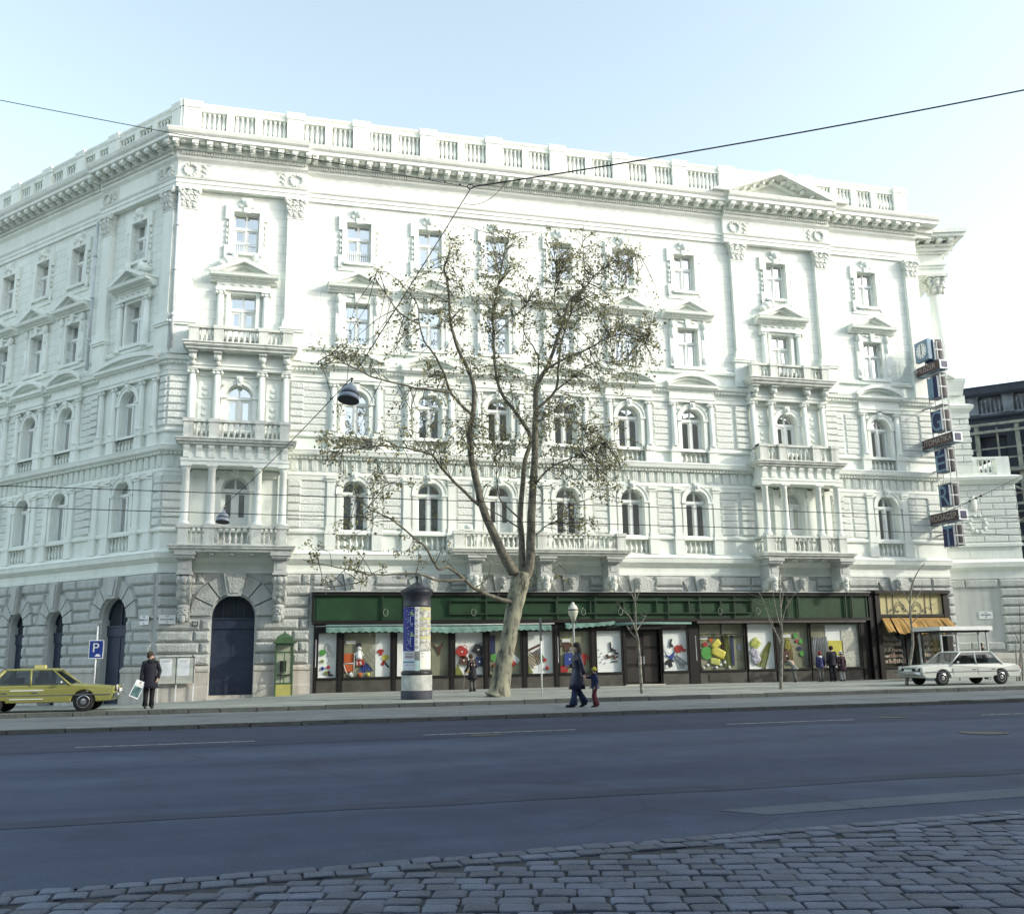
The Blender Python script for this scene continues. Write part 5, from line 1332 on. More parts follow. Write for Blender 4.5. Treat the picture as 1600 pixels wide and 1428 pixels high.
t = MB(); t.box(WG, 2.95, 4.85, -.3, -.1, 10.72, 10.9); t.box(WG, 2.95, 4.9, -.35, -.05, 11.62, 11.76); t.box(WG, 4.2, 4.9, -.38, .0, 10.72, 11.7); t.box(WG, 2.97, 3.2, -.36, -.02, 10.72, 11.7)
balrow(t, WG, 3.22, 4.18, -.2, 10.9, 11.62, .26, 1.2); t.box(WG, 4.6, 4.9, -3, -.3, 11.62, 11.76)
t.build('balustrade', STUCCO, WING)
t = MB(); t.sweep(WG, [(-.02, 0), (.22, -.6), (.22, 1.1), (.12, 1.38), (-.02, 1.4)], 0, 4.8); t.build('plinth', PLINTH, WING)
# corner column with its entablature running back to a second column
pc = WG.p(2.0, .02, 0)
for pp in (pc, WG.p(-1.2, -4.2, 0)):
    t = MB(); t.lathe(pp.x, pp.y, [(.52, 16.1), (.52, 16.3), (.44, 16.4), (.40, 16.5), (.40, 18), (.335, 21.0)], 20); o = t.build('column', STUCCO, WING)
    t = MB(); t.lathe(pp.x, pp.y, [(.34, 20.95), (.36, 21.5), (.5, 21.95)], 14); t.box(Frame((pp.x, pp.y), WG.u, WG.n), -.56, .56, -.56, .56, 21.95, 22.1)
    for row in range(2):
        for k in range(8):
            a = k * PI / 4 + row * PI / 8; r = .40 + .06 * row
            t.ell((pp.x + r * math.cos(a), pp.y + r * math.sin(a), 21.2 + .38 * row), (.10, .10, .2), 6, 4); t.ell((pp.x + (r + .09) * math.cos(a), pp.y + (r + .09) * math.sin(a), 21.38 + .38 * row), (.10, .10, .06), 6, 4)
    for k in range(4): a = k * PI / 2 + PI / 4 + R(-18); t.ell((pp.x + .55 * math.cos(a), pp.y + .55 * math.sin(a), 21.85), (.14, .14, .12), 6, 4)
    t.build('capital', CARVED, o)
F2 = Frame((pc.x, pc.y), WG.u, WG.n)
t = MB()
def ring_entab(prof):
    """entablature as an L: along the front edge and back along the right side"""
    for d0, d1, z0, z1 in prof:
        t.box(F2, -1.7, .42 + d1, -.42 - d1 * .0, .42 + d1, z0, z1); t.box(F2, -.42 - d1 * 0, .42 + d1 - .003, -4.6, -.42, z0, z1 - .003)
ring_entab([(0, 0, 22.1, 22.45), (0, .05, 22.45, 22.62), (0, .12, 22.62, 22.72), (0, 0, 22.72, 23.3), (0, .15, 23.3, 23.42), (0, .3, 23.42, 23.62), (0, .95, 23.98, 24.16), (0, 1.05, 24.16, 24.4)])
for k in range(4):
    t.box(F2, -1.3 + .62 * k, -1.06 + .62 * k, .4, 1.26, 23.74, 23.98); t.ell(F2.p(-.87 + .62 * k, 1.0, 23.95), (.14, .14, .09), 8, 4)
for k in range(6): t.box(F2, .4, 1.26, -.3 - .62 * k, -.06 - .62 * k, 23.74, 23.98)
t.box(F2, -1.7, .9, -.42, .9, 23.62, 23.75)
t.build('entablature', STUCCO, WING)
sgn = thing('street_sign', 'white enamel street name plate on the plain panel of the right pavilion', 'sign', tuple(WG.p(2.75, .02, 3.3)))
t = MB(); t.box(WG, 2.4, 3.1, .0, .03, 3.12, 3.5); p = t.build('plate', WHITEM, sgn)
INK = mat('navy_ink', (.02, .03, .09), .5); INKR = mat('rust_ink', (.30, .09, .06), .5); INKB = mat('ink_black', (.02, .02, .02), .6)
text('BAJCSY-ZSILINSZKY', .085, INK, 'lettering', p, WG.p(2.75, .034, 3.33), WG.u, Zu, squash=.68)
text('ÚT', .075, INK, 'lettering', p, WG.p(2.75, .034, 3.21), WG.u, Zu); text('V. KER.', .045, INK, 'lettering', p, WG.p(2.75, .034, 3.44), WG.u, Zu)

# ================================================================== dark old building behind scaffold timbers
DF = Frame((56.5, 21.5), (math.cos(R(-45)), math.sin(R(-45))), (math.sin(R(-45)), -math.cos(R(-45))))
DB = thing('derelict_building', 'dark old building shored with timbers at the right edge', 'building', (60, 18, .2))
t = MB(); wall(t, DF, -6, 16, -.4, 19.3, [dict(c=c, w=2.0, z0=z, z1=z + 3.2, dp=.4, back=True) for c, z in ((0, 14.6), (3.6, 14.6), (7.2, 14.6), (10.8, 14.6))]); t.quad(DF, [(-6, 0, 19.3), (16, 0, 19.3), (16, -8, 19.3), (-6, -8, 19.3)])
t.build('wall', OLDSTONE, DB)
t = MB(); t.sweep(DF, [(-.1, 18.9), (.15, 18.9), (.2, 19.1), (.5, 19.3), (.5, 19.45), (-.1, 19.5)], -6, 16); t.sweep(DF, [(-.4, 21.0), (.3, 21.0), (.55, 21.2), (.6, 21.6), (.7, 21.75), (-.4, 21.8)], -6, 16); t.build('cornice', OLDSTONE, DB)
t = MB(); t.box(DF, -6, 16, -.4, .0, 19.45, 19.7); t.box(DF, -6, 16, -.5, -.3, 19.7, 21.0)
for k in range(9):
    x = -5 + 2.5 * k; t.box(DF, x - .38, x + .38, -.3, .12, 19.6, 20.9); t.box(DF, x - .45, x + .45, -.3, .2, 20.9, 21.02)
    balrow(t, DF, x + .45, x + 2.05, -.12, 19.7, 20.75, .3, 1.6)
t.build('parapet', mat('grey_old_parapet', (.20, .225, .26), .9, .3, 1.5), DB)
TIM = mat('weathered_timber', (.30, .31, .27), .85, .25, 3)
t = MB()
for x in (-3, -.2, 2.6, 5.4, 8.2, 11): t.box(DF, x - .16, x + .16, .5, .8, 0, 18.6)
for z in (4, 7, 9.6, 12.2, 14.9, 17.9, 18.5): t.box(DF, -6, 14, .8, 1.0, z, z + .2)
for z in (10.4, 11.2, 12.6, 13.4, 15.4, 16.2): t.box(DF, -6, 14, .45, .5, z + .5, z + .62)
for x in (-4.4, -1.6, 1.2, 4.0, 6.8, 9.6): t.box(DF, x - .07, x + .07, .44, .56, 0, 18.4)
for x, z, s in ((-3, 14.9, 1), (2.6, 12.2, -1), (2.6, 9.6, 1), (5.4, 12.2, 1), (8.2, 9.6, -1), (5.4, 7, 1)):
    P0, P1 = DF.p(x, 1.05, z if s > 0 else z + 2.7), DF.p(x + 4.6, 1.05, z + 2.7 if s > 0 else z); t.tube([P0, P1], .12, 4)
t.box(DF, -6, 14, .4, 1.2, 9.5, 9.58); t.box(DF, -6, 14, .4, 1.2, 14.8, 14.88)
t.build('shoring_timbers', TIM, DB)

# ================================================================== the vertical sign MIGERT
NS = thing('vertical_shop_sign', 'tall projecting blue letter sign with a clock at its top and three brown cross boxes', 'sign', (37.8, -.9, 6.6))
LB_ = mat('pale_blue_sign', (.17, .27, .36), .5, .1, 4); NV = mat('deep_blue_sign', (.014, .022, .085), .45, .1, 4); BRS = mat('brown_sign_face', (.10, .055, .05), .5, .2, 6); LTT = mat('letter_tube', (.42, .38, .36), .5)
def sbox(t, x0, x1, y0, y1, z0, z1): t.box(ID, x0, x1, y0, y1, z0, z1)
t = MB()
for x, y in ((37.75, -.75), (37.75, -1.72), (38.1, -1.75), (38.1, -.75)): sbox(t, x - .02, x + .02, y - .02, y + .02, 6.6, 17.3)
for z in (6.7, 9.8, 11.7, 13.9, 15.6): sbox(t, 37.7, 38.14, -1.78, -.72, z, z + .06)
for z in (7.3, 10.6, 14.0): sbox(t, 37.88, 37.96, -.75, .1, z, z + .07)
t.build('mast', GREYM, NS)
def cross(z0, z1, y0, y1, word):
    t = MB(); sbox(t, 37.56, 38.1, y1, y0, z0, z1); o = t.build('cross_box', LB_, NS)
    t = MB(); sbox(t, 37.535, 37.56, y1 + .03, y0 - .03, z0 + .02, z1 - .02); f = t.build('face', BRS, o)
    text(word, (z1 - z0) * .8, LTT, 'lettering', o, (37.525, (y0 + y1) / 2, (z0 + z1) / 2), (0, -1, 0), (0, 0, 1), squash=min(1.0, (y0 - y1) * .92 / (len(word) * .62 * (z1 - z0) * .8)))
    t = MB(); sbox(t, 37.56, 38.1, y1 - .03, y1, z0, z1); t.build('end_frame', WHITEM, o)
    t = MB(); sbox(t, 37.66, 38.0, y1 - .045, y1 - .03, z0 + .08, z1 - .08); t.build('end_pane', NV, o)
cross(15.74, 16.22, 0, -2.02, 'MŰSZER'); cross(11.8, 12.32, .25, -2.42, 'AUTOMATIKA'); cross(7.87, 8.4, .1, -2.2, 'IRODAGÉP')
for ch, z0, z1 in (('M', 16.32, 17.45), ('I', 14.34, 15.46), ('G', 12.58, 13.67), ('É', 10.45, 11.6), ('R', 8.7, 9.74), ('T', 6.66, 7.7)):
    t = MB(); sbox(t, 37.62, 38.16, -1.62, -.86, z0, z1); o = t.build('letter_box', NV, NS)
    lo = text(ch, 1.0, LB_, 'lettering', o, (37.614, -1.24, 0), (0, -1, 0), (0, 0, 1), thick=.01); vs = lo.data.vertices
    y_ = [q.co.y for q in vs]; z_ = [q.co.z for q in vs]
    for q in vs:                                          # block letters fill their boxes
        q.co.y = -1.62 + .02 + (q.co.y - min(y_)) / (max(y_) - min(y_)) * (.72 if ch != 'I' else .42) + (.0 if ch != 'I' else .28)
        q.co.z = z0 + .02 + (q.co.z - min(z_)) / (max(z_) - min(z_)) * (z1 - z0 - .04)
    for za, zb in ((z0, (z0 + z1) / 2), ((z0 + z1) / 2, z1)):
        t = MB(); sbox(t, 37.70, 38.12, -1.652, -1.624, za + .04, zb - .04); t.build('tube_recess', BLACKM, o)
    t = MB(); sbox(t, 37.62, 37.70, -1.66, -1.622, z0, z1); sbox(t, 38.12, 38.16, -1.66, -1.622, z0, z1); sbox(t, 37.70, 38.12, -1.66, -1.623, (z0 + z1) / 2 - .035, (z0 + z1) / 2 + .035); t.build('end_frame', WHITEM, o)
t = MB(); sbox(t, 37.28, 37.5, -1.62, -.6, 16.38, 17.46); ck = t.build('clock_case', LB_, NS)
def xdisc(t, x, cy, cz, r, n=24, th=.01): 
    i = t.add([(x + e, cy + r * math.cos(2 * PI * k / n), cz + r * math.sin(2 * PI * k / n)) for e in (0, -th) for k in range(n)]); t.f.append(tuple(range(i, i + n))); t.f.append(tuple(range(i + n, i + 2 * n)))
    for k in range(n): j = (k + 1) % n; t.f.append((i + k, i + j, i + n + j, i + n + k))
t = MB(); xdisc(t, 37.279, -1.11, 16.92, .4); t.build('clock_face', WHITEM, ck)
t = MB()
for k in range(12): a = k * PI / 6; t.tube([(37.262, -1.11 + .30 * math.cos(a), 16.92 + .30 * math.sin(a)), (37.262, -1.11 + .37 * math.cos(a), 16.92 + .37 * math.sin(a))], .017, 4)
for a, L in ((PI / 2 + .06, .30), (-PI / 2 + .1, .2)): t.tube([(37.26, -1.11, 16.92), (37.26, -1.11 + L * math.cos(a), 16.92 + L * math.sin(a))], .02, 4)
t.build('clock_hands', INKB, ck)

# ================================================================== street furniture
# -- street name plates and number on the corner
for lab, a0, a1, z0, z1, words in (('smaller white plate reading RÉVAY on the corner stones', .02, .52, 3.08, 3.46, (('VI. KER.', .06, .13), ('RÉVAY U.', .125, 0), ('←', .10, -.13))), ('wider white plate reading BAJCSY-ZSILINSZKY on the corner stones', .72, 1.38, 3.10, 3.46, (('VI. KER.', .05, .12), ('BAJCSY-ZSILINSZKY', .085, 0), ('ÚT', .07, -.11)))):
    F, us = (LF, -LF.u) if a0 < .1 else (FR, FR.u)
    a0, a1 = (.10, .66) if a0 < .1 else (a0 - .55, a1 - .55)
    s = thing('street_sign', lab, 'sign', tuple(F.p((a0 + a1) / 2, .2, z0)))
    t = MB(); t.box(F, a0, a1, .215, .245, z0, z1); o = t.build('plate', WHITEM, s)
    for w, sz, dz in words: text(w, sz, INK, 'lettering', o, F.p((a0 + a1) / 2, .249, (z0 + z1) / 2 + dz), us, Zu, squash=.7 if len(w) > 10 else 1)
s = thing('house_number', 'small dark oval house number plate beside the left bearded corbel', 'sign', tuple(FR.p(1.6, .2, 3.05)))
t = MB(); t.box(FR, 1.48, 1.72, .17, .20, 3.0, 3.2); o = t.build('plate', mat('dark_plate', (.09, .10, .11), .5), s); text('60', .16, WHITEM, 'lettering', o, FR.p(1.6, .204, 3.1), FR.u, Zu)
# -- notice boards
NBM = mat('notice_board_grey', (.50, .52, .46), .6, .1, 3); PAPER = mat('poster_paper', (.78, .81, .82), .7, .05, 3)
nb = thing('notice_board', 'pale double notice board on thin white legs left of the arched door', 'notice board', (1.0, -.45, 0))
for x0 in (.30, .98):
    t = MB(); t.box(FR, x0, x0 + .66, .40, .45, .72, 1.74); o = t.build('board', NBM, nb)
    t = MB(); t.box(FR, x0 - .012, x0 + .672, .385, .46, 1.741, 1.77); t.box(FR, x0 + .661, x0 + .68, .385, .46, .72, 1.741); t.build('board_frame', BLACKM, o)
    t = MB(); t.box(FR, x0 + .04, x0 + .50, .452, .456, 1.02, 1.70); q = t.build('notice', PAPER, o)
    t = MB(); rt = random.Random(int(x0 * 100))
    for k, (w, h) in enumerate(((.36, .03), (.28, .025))): t.box(FR, x0 + .27 - w / 2, x0 + .27 + w / 2, .4565, .458, 1.61 - k * .05, 1.61 - k * .05 + h)
    for k in range(12): t.box(FR, x0 + .08, x0 + .08 + rt.uniform(.25, .38), .4565, .458, 1.50 - k * .034, 1.504 - k * .034)
    t.build('printed_lines', mat('faint_print', (.40, .42, .45), .7), q)
for x in (.30, .99, 1.66):
    t = MB(); t.box(FR, x - .022, x + .022, .34, .384, -.05, .74 if x < 1.6 else 1.7); t.build('leg', WHITEM, nb)
# -- telephone box
PB_G = mat('phone_box_green', (.065, .13, .065), .5, .18, 4); PB_Y = mat('phone_box_yellow', (.42, .40, .12), .5, .12, 3)
pb = thing('phone_booth', 'narrow green telephone booth with a yellow lower panel beside the arched door', 'phone booth', (5.2, -.75, .1))
def pbx(t, x0, x1, d0, d1, z0, z1): t.box(FR, 5.2 + x0, 5.2 + x1, .75 + d0, .75 + d1, z0 + .1, z1 + .1)
t = MB()
for x in (-.36, .31):
    for d in (-.4, .35): pbx(t, x, x + .05, d, d + .05, 0, 2.15)
for d in (-.4, .35):
    for z, h in ((.0, .05), (.52, .04), (2.1, .05), (1.78, .04)): pbx(t, -.31, .31, d + .002, d + .048, z, z + h)
for x in (-.36, .31):
    for z, h in ((.0, .05), (.52, .04), (2.1, .05)): pbx(t, x + .002, x + .048, -.35, .35, z, z + h)
pbx(t, -.02, .02, .352, .398, .56, 1.78)
t.build('frame', PB_G, pb)
t = MB(); pbx(t, -.48, .48, -.5, .5, 2.15, 2.2); pbx(t, -.44, .44, -.46, .46, 2.2, 2.25); pbx(t, -.33, .33, -.35, .35, 2.25, 2.4)
t.loft([[FR.p(5.2 + x * e, .75 + d * e, 2.5 + z) for x, d in ((-.33, -.35), (.33, -.35), (.33, .35), (-.33, .35))] for e, z in ((1.0, 0.0), (.6, .1), (.2, .16), (.1, .24))], smooth=False)
t.build('roof', PB_G, pb)
t = MB(); pbx(t, -.31, .31, .365, .385, .05, .52); t.build('kick_panel', PB_Y, pb)
t = MB(); pbx(t, -.31, .31, -.395, -.38, .05, 2.1); t.build('back_panel', mat('phone_box_back', (.55, .58, .46), .6), pb)
t = MB(); pbx(t, -.31, .31, .36, .37, .56, 2.1); pbx(t, .325, .335, -.35, .35, .56, 2.1); t.build('pane', SHOPGLASS, pb)
t = MB(); pbx(t, -.16, .1, -.38, -.2, 1.0, 1.45); pbx(t, -.25, .28, -.38, -.15, .86, .9); t.tube([FR.p(5.12, .62, 1.1), FR.p(5.08, .7, .85), FR.p(5.05, .75, .5), FR.p(5.12, .62, 1.42)], .015, 5); pbx(t, -.14, -.08, -.2, -.14, 1.15, 1.4); t.build('telephone', BLACKM, pb)
# -- parking sign
ps = thing('parking_sign', 'blue parking sign with a white P on a thin white pole', 'sign', (-2.0, -1.0, zwall(-2)))
t = MB(); t.tube([(-2.0, -1.0, -.2), (-2.0, -1.0, 3.0)], .03, 8); t.build('pole', WHITEM, ps)
t = MB(); t.box(ID, -2.27, -1.73, -1.06, -1.035, 1.75, 2.46); o = t.build('border', WHITEM, ps)
t = MB(); t.box(ID, -2.24, -1.76, -1.068, -1.0605, 1.78, 2.43); t.build('sign_face', mat('sign_blue', (.02, .05, .26), .45), o)
text('P', .5, WHITEM, 'lettering', o, (-2.02, -1.073, 2.15), (1, 0, 0), Zu)
t = MB(); t.box(ID, -2.03, -1.83, -1.078, -1.07, 1.83, 1.875); t.box(ID, -1.99, -1.87, -1.078, -1.07, 1.876, 1.92); t.build('car_symbol', WHITEM, o)
t = MB(); t.box(ID, -1.76, -1.71, -1.0, -.975, 2.0, 2.4); t.build('rear_plate', GREYM, ps)
# -- poster column
PC = (9.44, -8.76)
pcx = thing('advertising_column', 'round poster column with a dark domed cap covered in bills', 'poster column', (PC[0], PC[1], .2))
z = .2
t = MB(); t.lathe(*PC, [(.54, z), (.54, z + .30), (.53, z + .32), (.53, z + .80), (.50, z + .81)], 28); t.build('base', mat('column_base', (.46, .47, .43), .8, .2, 4, bump=.2), pcx)
t = MB(); t.lathe(*PC, [(.545, z), (.548, z + .29), (.53, z + .3)], 28, a0=-PI, a1=-.35); t.build('splash_band', mat('splash_dark', (.04, .045, .06), .7), pcx)
t = MB(); t.lathe(*PC, [(.505, z + .80), (.545, z + .84), (.535, z + .9), (.49, z + .95)], 28); t.build('base_ring', BLACKM, pcx)
t = MB(); t.lathe(*PC, [(.47, z + .9), (.47, z + 3.2)], 28); t.build('shaft', mat('column_shaft', (.45, .46, .44), .8), pcx)
t = MB(); t.lathe(*PC, [(.475, z + 3.10), (.495, z + 3.14), (.475, z + 3.18), (.475, z + 3.46), (.50, z + 3.50), (.56, z + 3.58), (.57, z + 3.66), (.55, z + 3.70), (.36, z + 3.80), (.14, z + 3.93), (.05, z + 3.98)], 28); o = t.build('cap', mat('dark_cap', (.035, .04, .055), .5, .2, 4), pcx)
t = MB(); t.lathe(*PC, [(.03, z + 3.98), (.03, z + 4.08), (.06, z + 4.12), (.06, z + 4.17), (.02, z + 4.22)], 10); t.build('finial', BLACKM, o)
dirc = math.atan2(CAM.y - PC[1], CAM.x - PC[0])
def bill(name, m, t0, t1, z0, z1, r=.474):
    t = MB(); t.lathe(*PC, [(r, z + z0), (r, z + z1)], 10, a0=dirc + R(t0), a1=dirc + R(t1)); return t.build(name, m, pcx)
PH = mat('photo_montage', (.62, .62, .56), .7, .3, 8, col2=(.12, .12, .11)); PBLUE = mat('blue_poster', (.025, .035, .23), .6, .1, 5)
bl = bill('poster', PBLUE, -95, -9.6, 1.62, 3.09); bp_ = bill('poster', PAPER, -9.4, 10.5, 1.60, 3.1, .476); ph = bill('poster', PH, 11, 95, 1.62, 3.08)
GOLD = mat('ochre_ink', (.42, .27, .13), .6); YB = mat('yellow_band', (.50, .50, .22), .7)
for k, (z0, z1) in enumerate(((2.99, 3.08), (2.66, 2.74), (2.33, 2.38), (2.02, 2.10))):
    t = MB(); t.lathe(*PC, [(.478, z + z0), (.478, z + z1)], 10, a0=dirc + R(12), a1=dirc + R(90)); t.build('yellow_band', YB, ph)
cam2 = Vector((math.cos(dirc), math.sin(dirc), 0)); rgt = Vector((-cam2.y, cam2.x, 0))
for k, ch in enumerate('ÚTKÖZBEN'):
    text(ch, .155, GOLD, 'lettering', bp_, Vector((PC[0], PC[1], z + 2.98 - k * .178)) + cam2 * .479, rgt, Zu)
def onshaft(th, zz, r=.477): a = dirc + R(th); return Vector((PC[0] + r * math.cos(a), PC[1] + r * math.sin(a), zz))
t = MB(); r2 = random.Random(2)
for rep in (0, -.72):
    for k in range(16):
        th = -38 + r2.uniform(-16, 14); zz = z + 3.0 + rep - k * .042
        t.tube([onshaft(th, zz), onshaft(th + r2.uniform(4, 10), zz + r2.uniform(-.02, .02))], .008, 4)
    t.tube([onshaft(-28, z + 2.78 + rep), onshaft(-28, z + 2.5 + rep)], .008, 4)
t.build('poster_script', mat('pale_script', (.6, .65, .8), .6), bl)
t = MB()
for rep in (0, -.72): t.lathe(*PC, [(.478, z + 2.82 + rep), (.478, z + 2.88 + rep)], 5, a0=dirc + R(-27), a1=dirc + R(-12)); t.lathe(*PC, [(.478, z + 2.88 + rep), (.478, z + 2.95 + rep)], 3, a0=dirc + R(-26), a1=dirc + R(-18))
t.build('poster_leaf', mat('leaf_yellow', (.42, .55, .28), .6), bl)
for nm, m, t0, t1, z0, z1 in (('poster', mat('grey_poster', (.66, .71, .77), .7), -95, -9.6, .97, 1.6), ('poster', mat('cream_poster', (.8, .8, .72), .7), 13, 95, 1.0, 1.59), ('poster', mat('pale_teal_poster', (.45, .62, .60), .7), -9, 12, .95, 1.3)):
    o = bill(nm, m, t0, t1, z0, z1)
    t = MB()
    if t0 < -50:
        for th in range(-55, -14, 5): t.tube([onshaft(th, z + 1.52), onshaft(th + 2, z + 1.52)], .018, 4); t.tube([onshaft(th, z + 1.38), onshaft(th, z + 1.46)], .010, 4)
        for th in range(-60, -14, 9): t.tube([onshaft(th, z + 1.15), onshaft(th + 6, z + 1.15)], .008, 4)
        t.build('printed_lines', INKR, o)
        t = MB(); t.lathe(*PC, [(.478, z + 1.22), (.478, z + 1.27)], 10, a0=dirc + R(-80), a1=dirc + R(-10)); t.build('blue_band', mat('slate_ink', (.14, .26, .36), .6), o)
    elif t0 > 0:
        for zz in (1.53, 1.42): t.tube([onshaft(20, z + zz), onshaft(34, z + zz)], .012, 4)
        t.build('printed_lines', mat('slate_ink2', (.25, .3, .45), .6), o)
# -- lamp post with an acorn globe
lp = thing('street_lamp', 'thin lamp post with a white acorn shaped globe behind the walking woman', 'street lamp', (15.05, -9.07, .2))
lx, ly = 15.05, -9.07
t = MB(); t.lathe(lx, ly, [(.10, .2), (.10, .5), (.06, .6), (.045, 1.2), (.038, 2.55), (.05, 2.6), (.05, 2.68), (.03, 2.75)], 10); t.build('post', mat('pale_post', (.42, .44, .42), .5), lp)
t = MB()
for k in range(3): a = k * 2 * PI / 3 + .4; t.tube([(lx, ly, 2.66), (lx + .12 * math.cos(a), ly + .12 * math.sin(a), 2.7), (lx + .16 * math.cos(a), ly + .16 * math.sin(a), 2.9)], .014, 5)
t.build('cradle', BLACKM, lp)
t = MB(); t.lathe(lx, ly, [(.04, 2.74), (.09, 2.86), (.16, 3.02), (.185, 3.13), (.18, 3.2)], 16); t.build('globe', mat('milk_glass', (.60, .60, .48), .3), lp)
t = MB(); t.lathe(lx, ly, [(.19, 3.17), (.19, 3.21), (.17, 3.24), (.13, 3.32), (.07, 3.38), (.055, 3.44), (.02, 3.46)], 16); o = t.build('lid', mat('pale_lid', (.62, .62, .55), .4), lp)
t = MB(); t.lathe(lx, ly, [(.192, 3.165), (.197, 3.185), (.192, 3.205)], 16); t.build('band', BLACKM, o)
# -- plain sign post seen edge on
sp = thing('sign_post', 'white pole with a grey sign seen edge on right of the big tree', 'sign', (14.04, -8.32, .2))
t = MB(); t.tube([(14.04, -8.32, .1), (14.04, -8.32, 2.9)], .03, 8); t.build('pole', WHITEM, sp)
t = MB(); f = Vector((14.04 - CAM.x, -8.32 - CAM.y, 0)).normalized(); o = Vector((14.04, -8.32, 0)); sF = Frame((14.04, -8.32), (-f.y, f.x), (f.x, f.y)); t.box(sF, -.045, .045, -.3, .3, 2.12, 2.92); t.build('sign_face', mat('dull_grey_sign', (.16, .17, .16), .6), sp)
# -- news / flower kiosk
ks_ = thing('kiosk', 'small glass kiosk with a flat white canopy standing before the second shop', 'kiosk', (35.6, -3.1, .2))
t = MB(); t.box(ID, 34.25, 37.1, -4.15, -2.2, 2.44, 2.62); t.build('canopy', WHITEM, ks_)
t = MB(); t.box(ID, 34.3, 37.0, -4.05, -2.25, 2.36, 2.438); t.build('canopy_beam', BLACKM, ks_)
KM = mat('kiosk_frame', (.5, .53, .53), .5)
for k, (x, y) in enumerate(((34.45, -3.9), (35.3, -3.9), (36.5, -3.9), (34.45, -2.4), (36.5, -2.4))):
    t = MB(); t.box(ID, x - .035, x + .035, y - .035, y + .035, .1, 2.37); t.build('post', KM, ks_)
t = MB(); t.box(ID, 34.48, 36.47, -3.92, -3.88, 2.2, 2.26); t.box(ID, 34.48, 36.47, -3.9, -2.4, .12, 1.0); t.build('counter', mat('kiosk_base', (.42, .45, .43), .6), ks_)
t = MB(); t.quad(ID, [(34.48, -3.9, 1.0), (36.46, -3.9, 1.0), (36.46, -3.9, 2.2), (34.48, -3.9, 2.2)]); t.quad(ID, [(34.45, -3.87, 1.0), (34.45, -2.43, 1.0), (34.45, -2.43, 2.3), (34.45, -3.87, 2.3)]); t.build('pane', SHOPGLASS, ks_)
t = MB(); t.box(ID, 36.9, 36.98, -3.95, -3.87, .1, 2.36); t.build('post', KM, ks_)
fr_ = random.Random(8)
for k, (x, m) in enumerate(((35.5, RED), (35.75, mat('pink_flower', (.55, .2, .22), .7)), (36.05, RED), (36.3, YEL))):
    f = thing('flower_bunch', ('leftmost red', 'pink', 'second red', 'yellow')[k] + ' bunch of flowers inside the glass kiosk', 'flowers', (x, -3.6, 1.0))
    t = MB(); t.lathe(x, -3.6, [(.05, 1.0), (.07, 1.16)], 8); t.build('pot', GREYM, f)
    t = MB()
    for q in range(14): t.ell((x + fr_.uniform(-.11, .11), -3.6 + fr_.uniform(-.1, .1), 1.26 + fr_.uniform(-.08, .1)), (.045, .045, .04), 6, 4)
    t.build('blossom', m, f)

# ================================================================== overhead wires and hanging lamps
WIRE = mat('wire_black', (.015, .015, .018), .6)
def wire(name, P0, P1, sag, r, label, n=24, group=None):
    P0, P1 = Vector(P0), Vector(P1); t = MB()
    t.tube([P0.lerp(P1, k / n) - Zu * sag * 4 * (k / n) * (1 - k / n) for k in range(n + 1)], r, 5); return t.build(name, WIRE, None, None, label, cat='wire', group=group)
ring = at(735, 292, -19); lamp1 = at(549, 598, -20); lamp2 = at(350, 797, -3)
t = MB(); u_ = Rt; t.tube([ring + (Rt * math.cos(k * PI / 8) * .085 + Zu * math.sin(k * PI / 8) * .065) for k in range(17)], .014, 6); t.build('cable_ring', WIRE, None, None, 'dark iron ring joining the overhead span wires', cat='ring')
wire('span_wire', ring + Rt * .09, at(1720, 117, -26), .12, .02, 'thick dark span wire running from the iron ring to the upper right')
wl = at(-60, 132, -16); wire('span_wire', ring - Rt * .09, wl + (wl - ring) * 1.6, .25, .011, 'thin span wire running from the iron ring to the upper left')
l1t = lamp1 + Zu * .12
wire('span_wire', ring - Zu * .06, at(562, 572, -20), .02, .015, 'dark cable running down from the iron ring to the large hanging lamp')
wire('feed_cable', at(562, 572, -20), l1t + Zu * .18, .05, .008, 'short slack cable above the large hanging lamp', 8)
wire('span_wire', l1t, at(350, 790, -3), .1, .012, 'thin cable running from the large hanging lamp down to the small one')
wire('feed_cable', at(790, 286, -19.2), at(725, 318, -19), .25, .008, 'thin slack loop of cable beside the iron ring', 12)
t = MB()
for f_ in (.04, .1, .16):
    p = ring.lerp(at(-60, 132, -16), f_ * .5); t.ell(p, (.03, .03, .025), 6, 4)
t.build('insulators', WIRE, None, None, 'small insulators on the thin wire left of the iron ring', cat='insulators')
def hang_lamp(top, s, label, tilt):
    tl = thing('hanging_lamp', label, 'lamp', tuple(top)); M = Matrix.Rotation(tilt, 3, Fw) @ Matrix.Rotation(-.22, 3, Rt)
    def lat(prof, name, m, par=tl):
        t = MB(); t.lathe(0, 0, prof, 20); t.v = [tuple(M @ (Vector(v) * s) + top) for v in t.v]; return t.build(name, m, par)
    sh = mat('lamp_enamel', (.26, .31, .37), .4, .1, 5)
    o = lat([(.03, .0), (.06, -.02), (.075, -.12), (.16, -.15), (.235, -.26), (.26, -.36)], 'lamp_shade', sh)
    lat([(.262, -.36), (.275, -.37), (.278, -.40), (.27, -.41)], 'band', BLACKM, o)
    lat([(.27, -.41), (.30, -.55), (.29, -.552), (.255, -.41), (.1, -.3), (.02, -.28)], 'lower_shade', sh)
    lat([(.285, -.548), (.25, -.40), (.12, -.3), (.01, -.29)], 'inner_shade', BLACKM)
    lat([(.02, -.3), (.03, -.36), (.055, -.43), (.03, -.49), (.005, -.5)], 'bulb', mat('lamp_bulb', (.3, .32, .33), .2))
    lat([(.02, .0), (.02, .10), (.05, .12), (.02, .15)], 'hook', BLACKM)
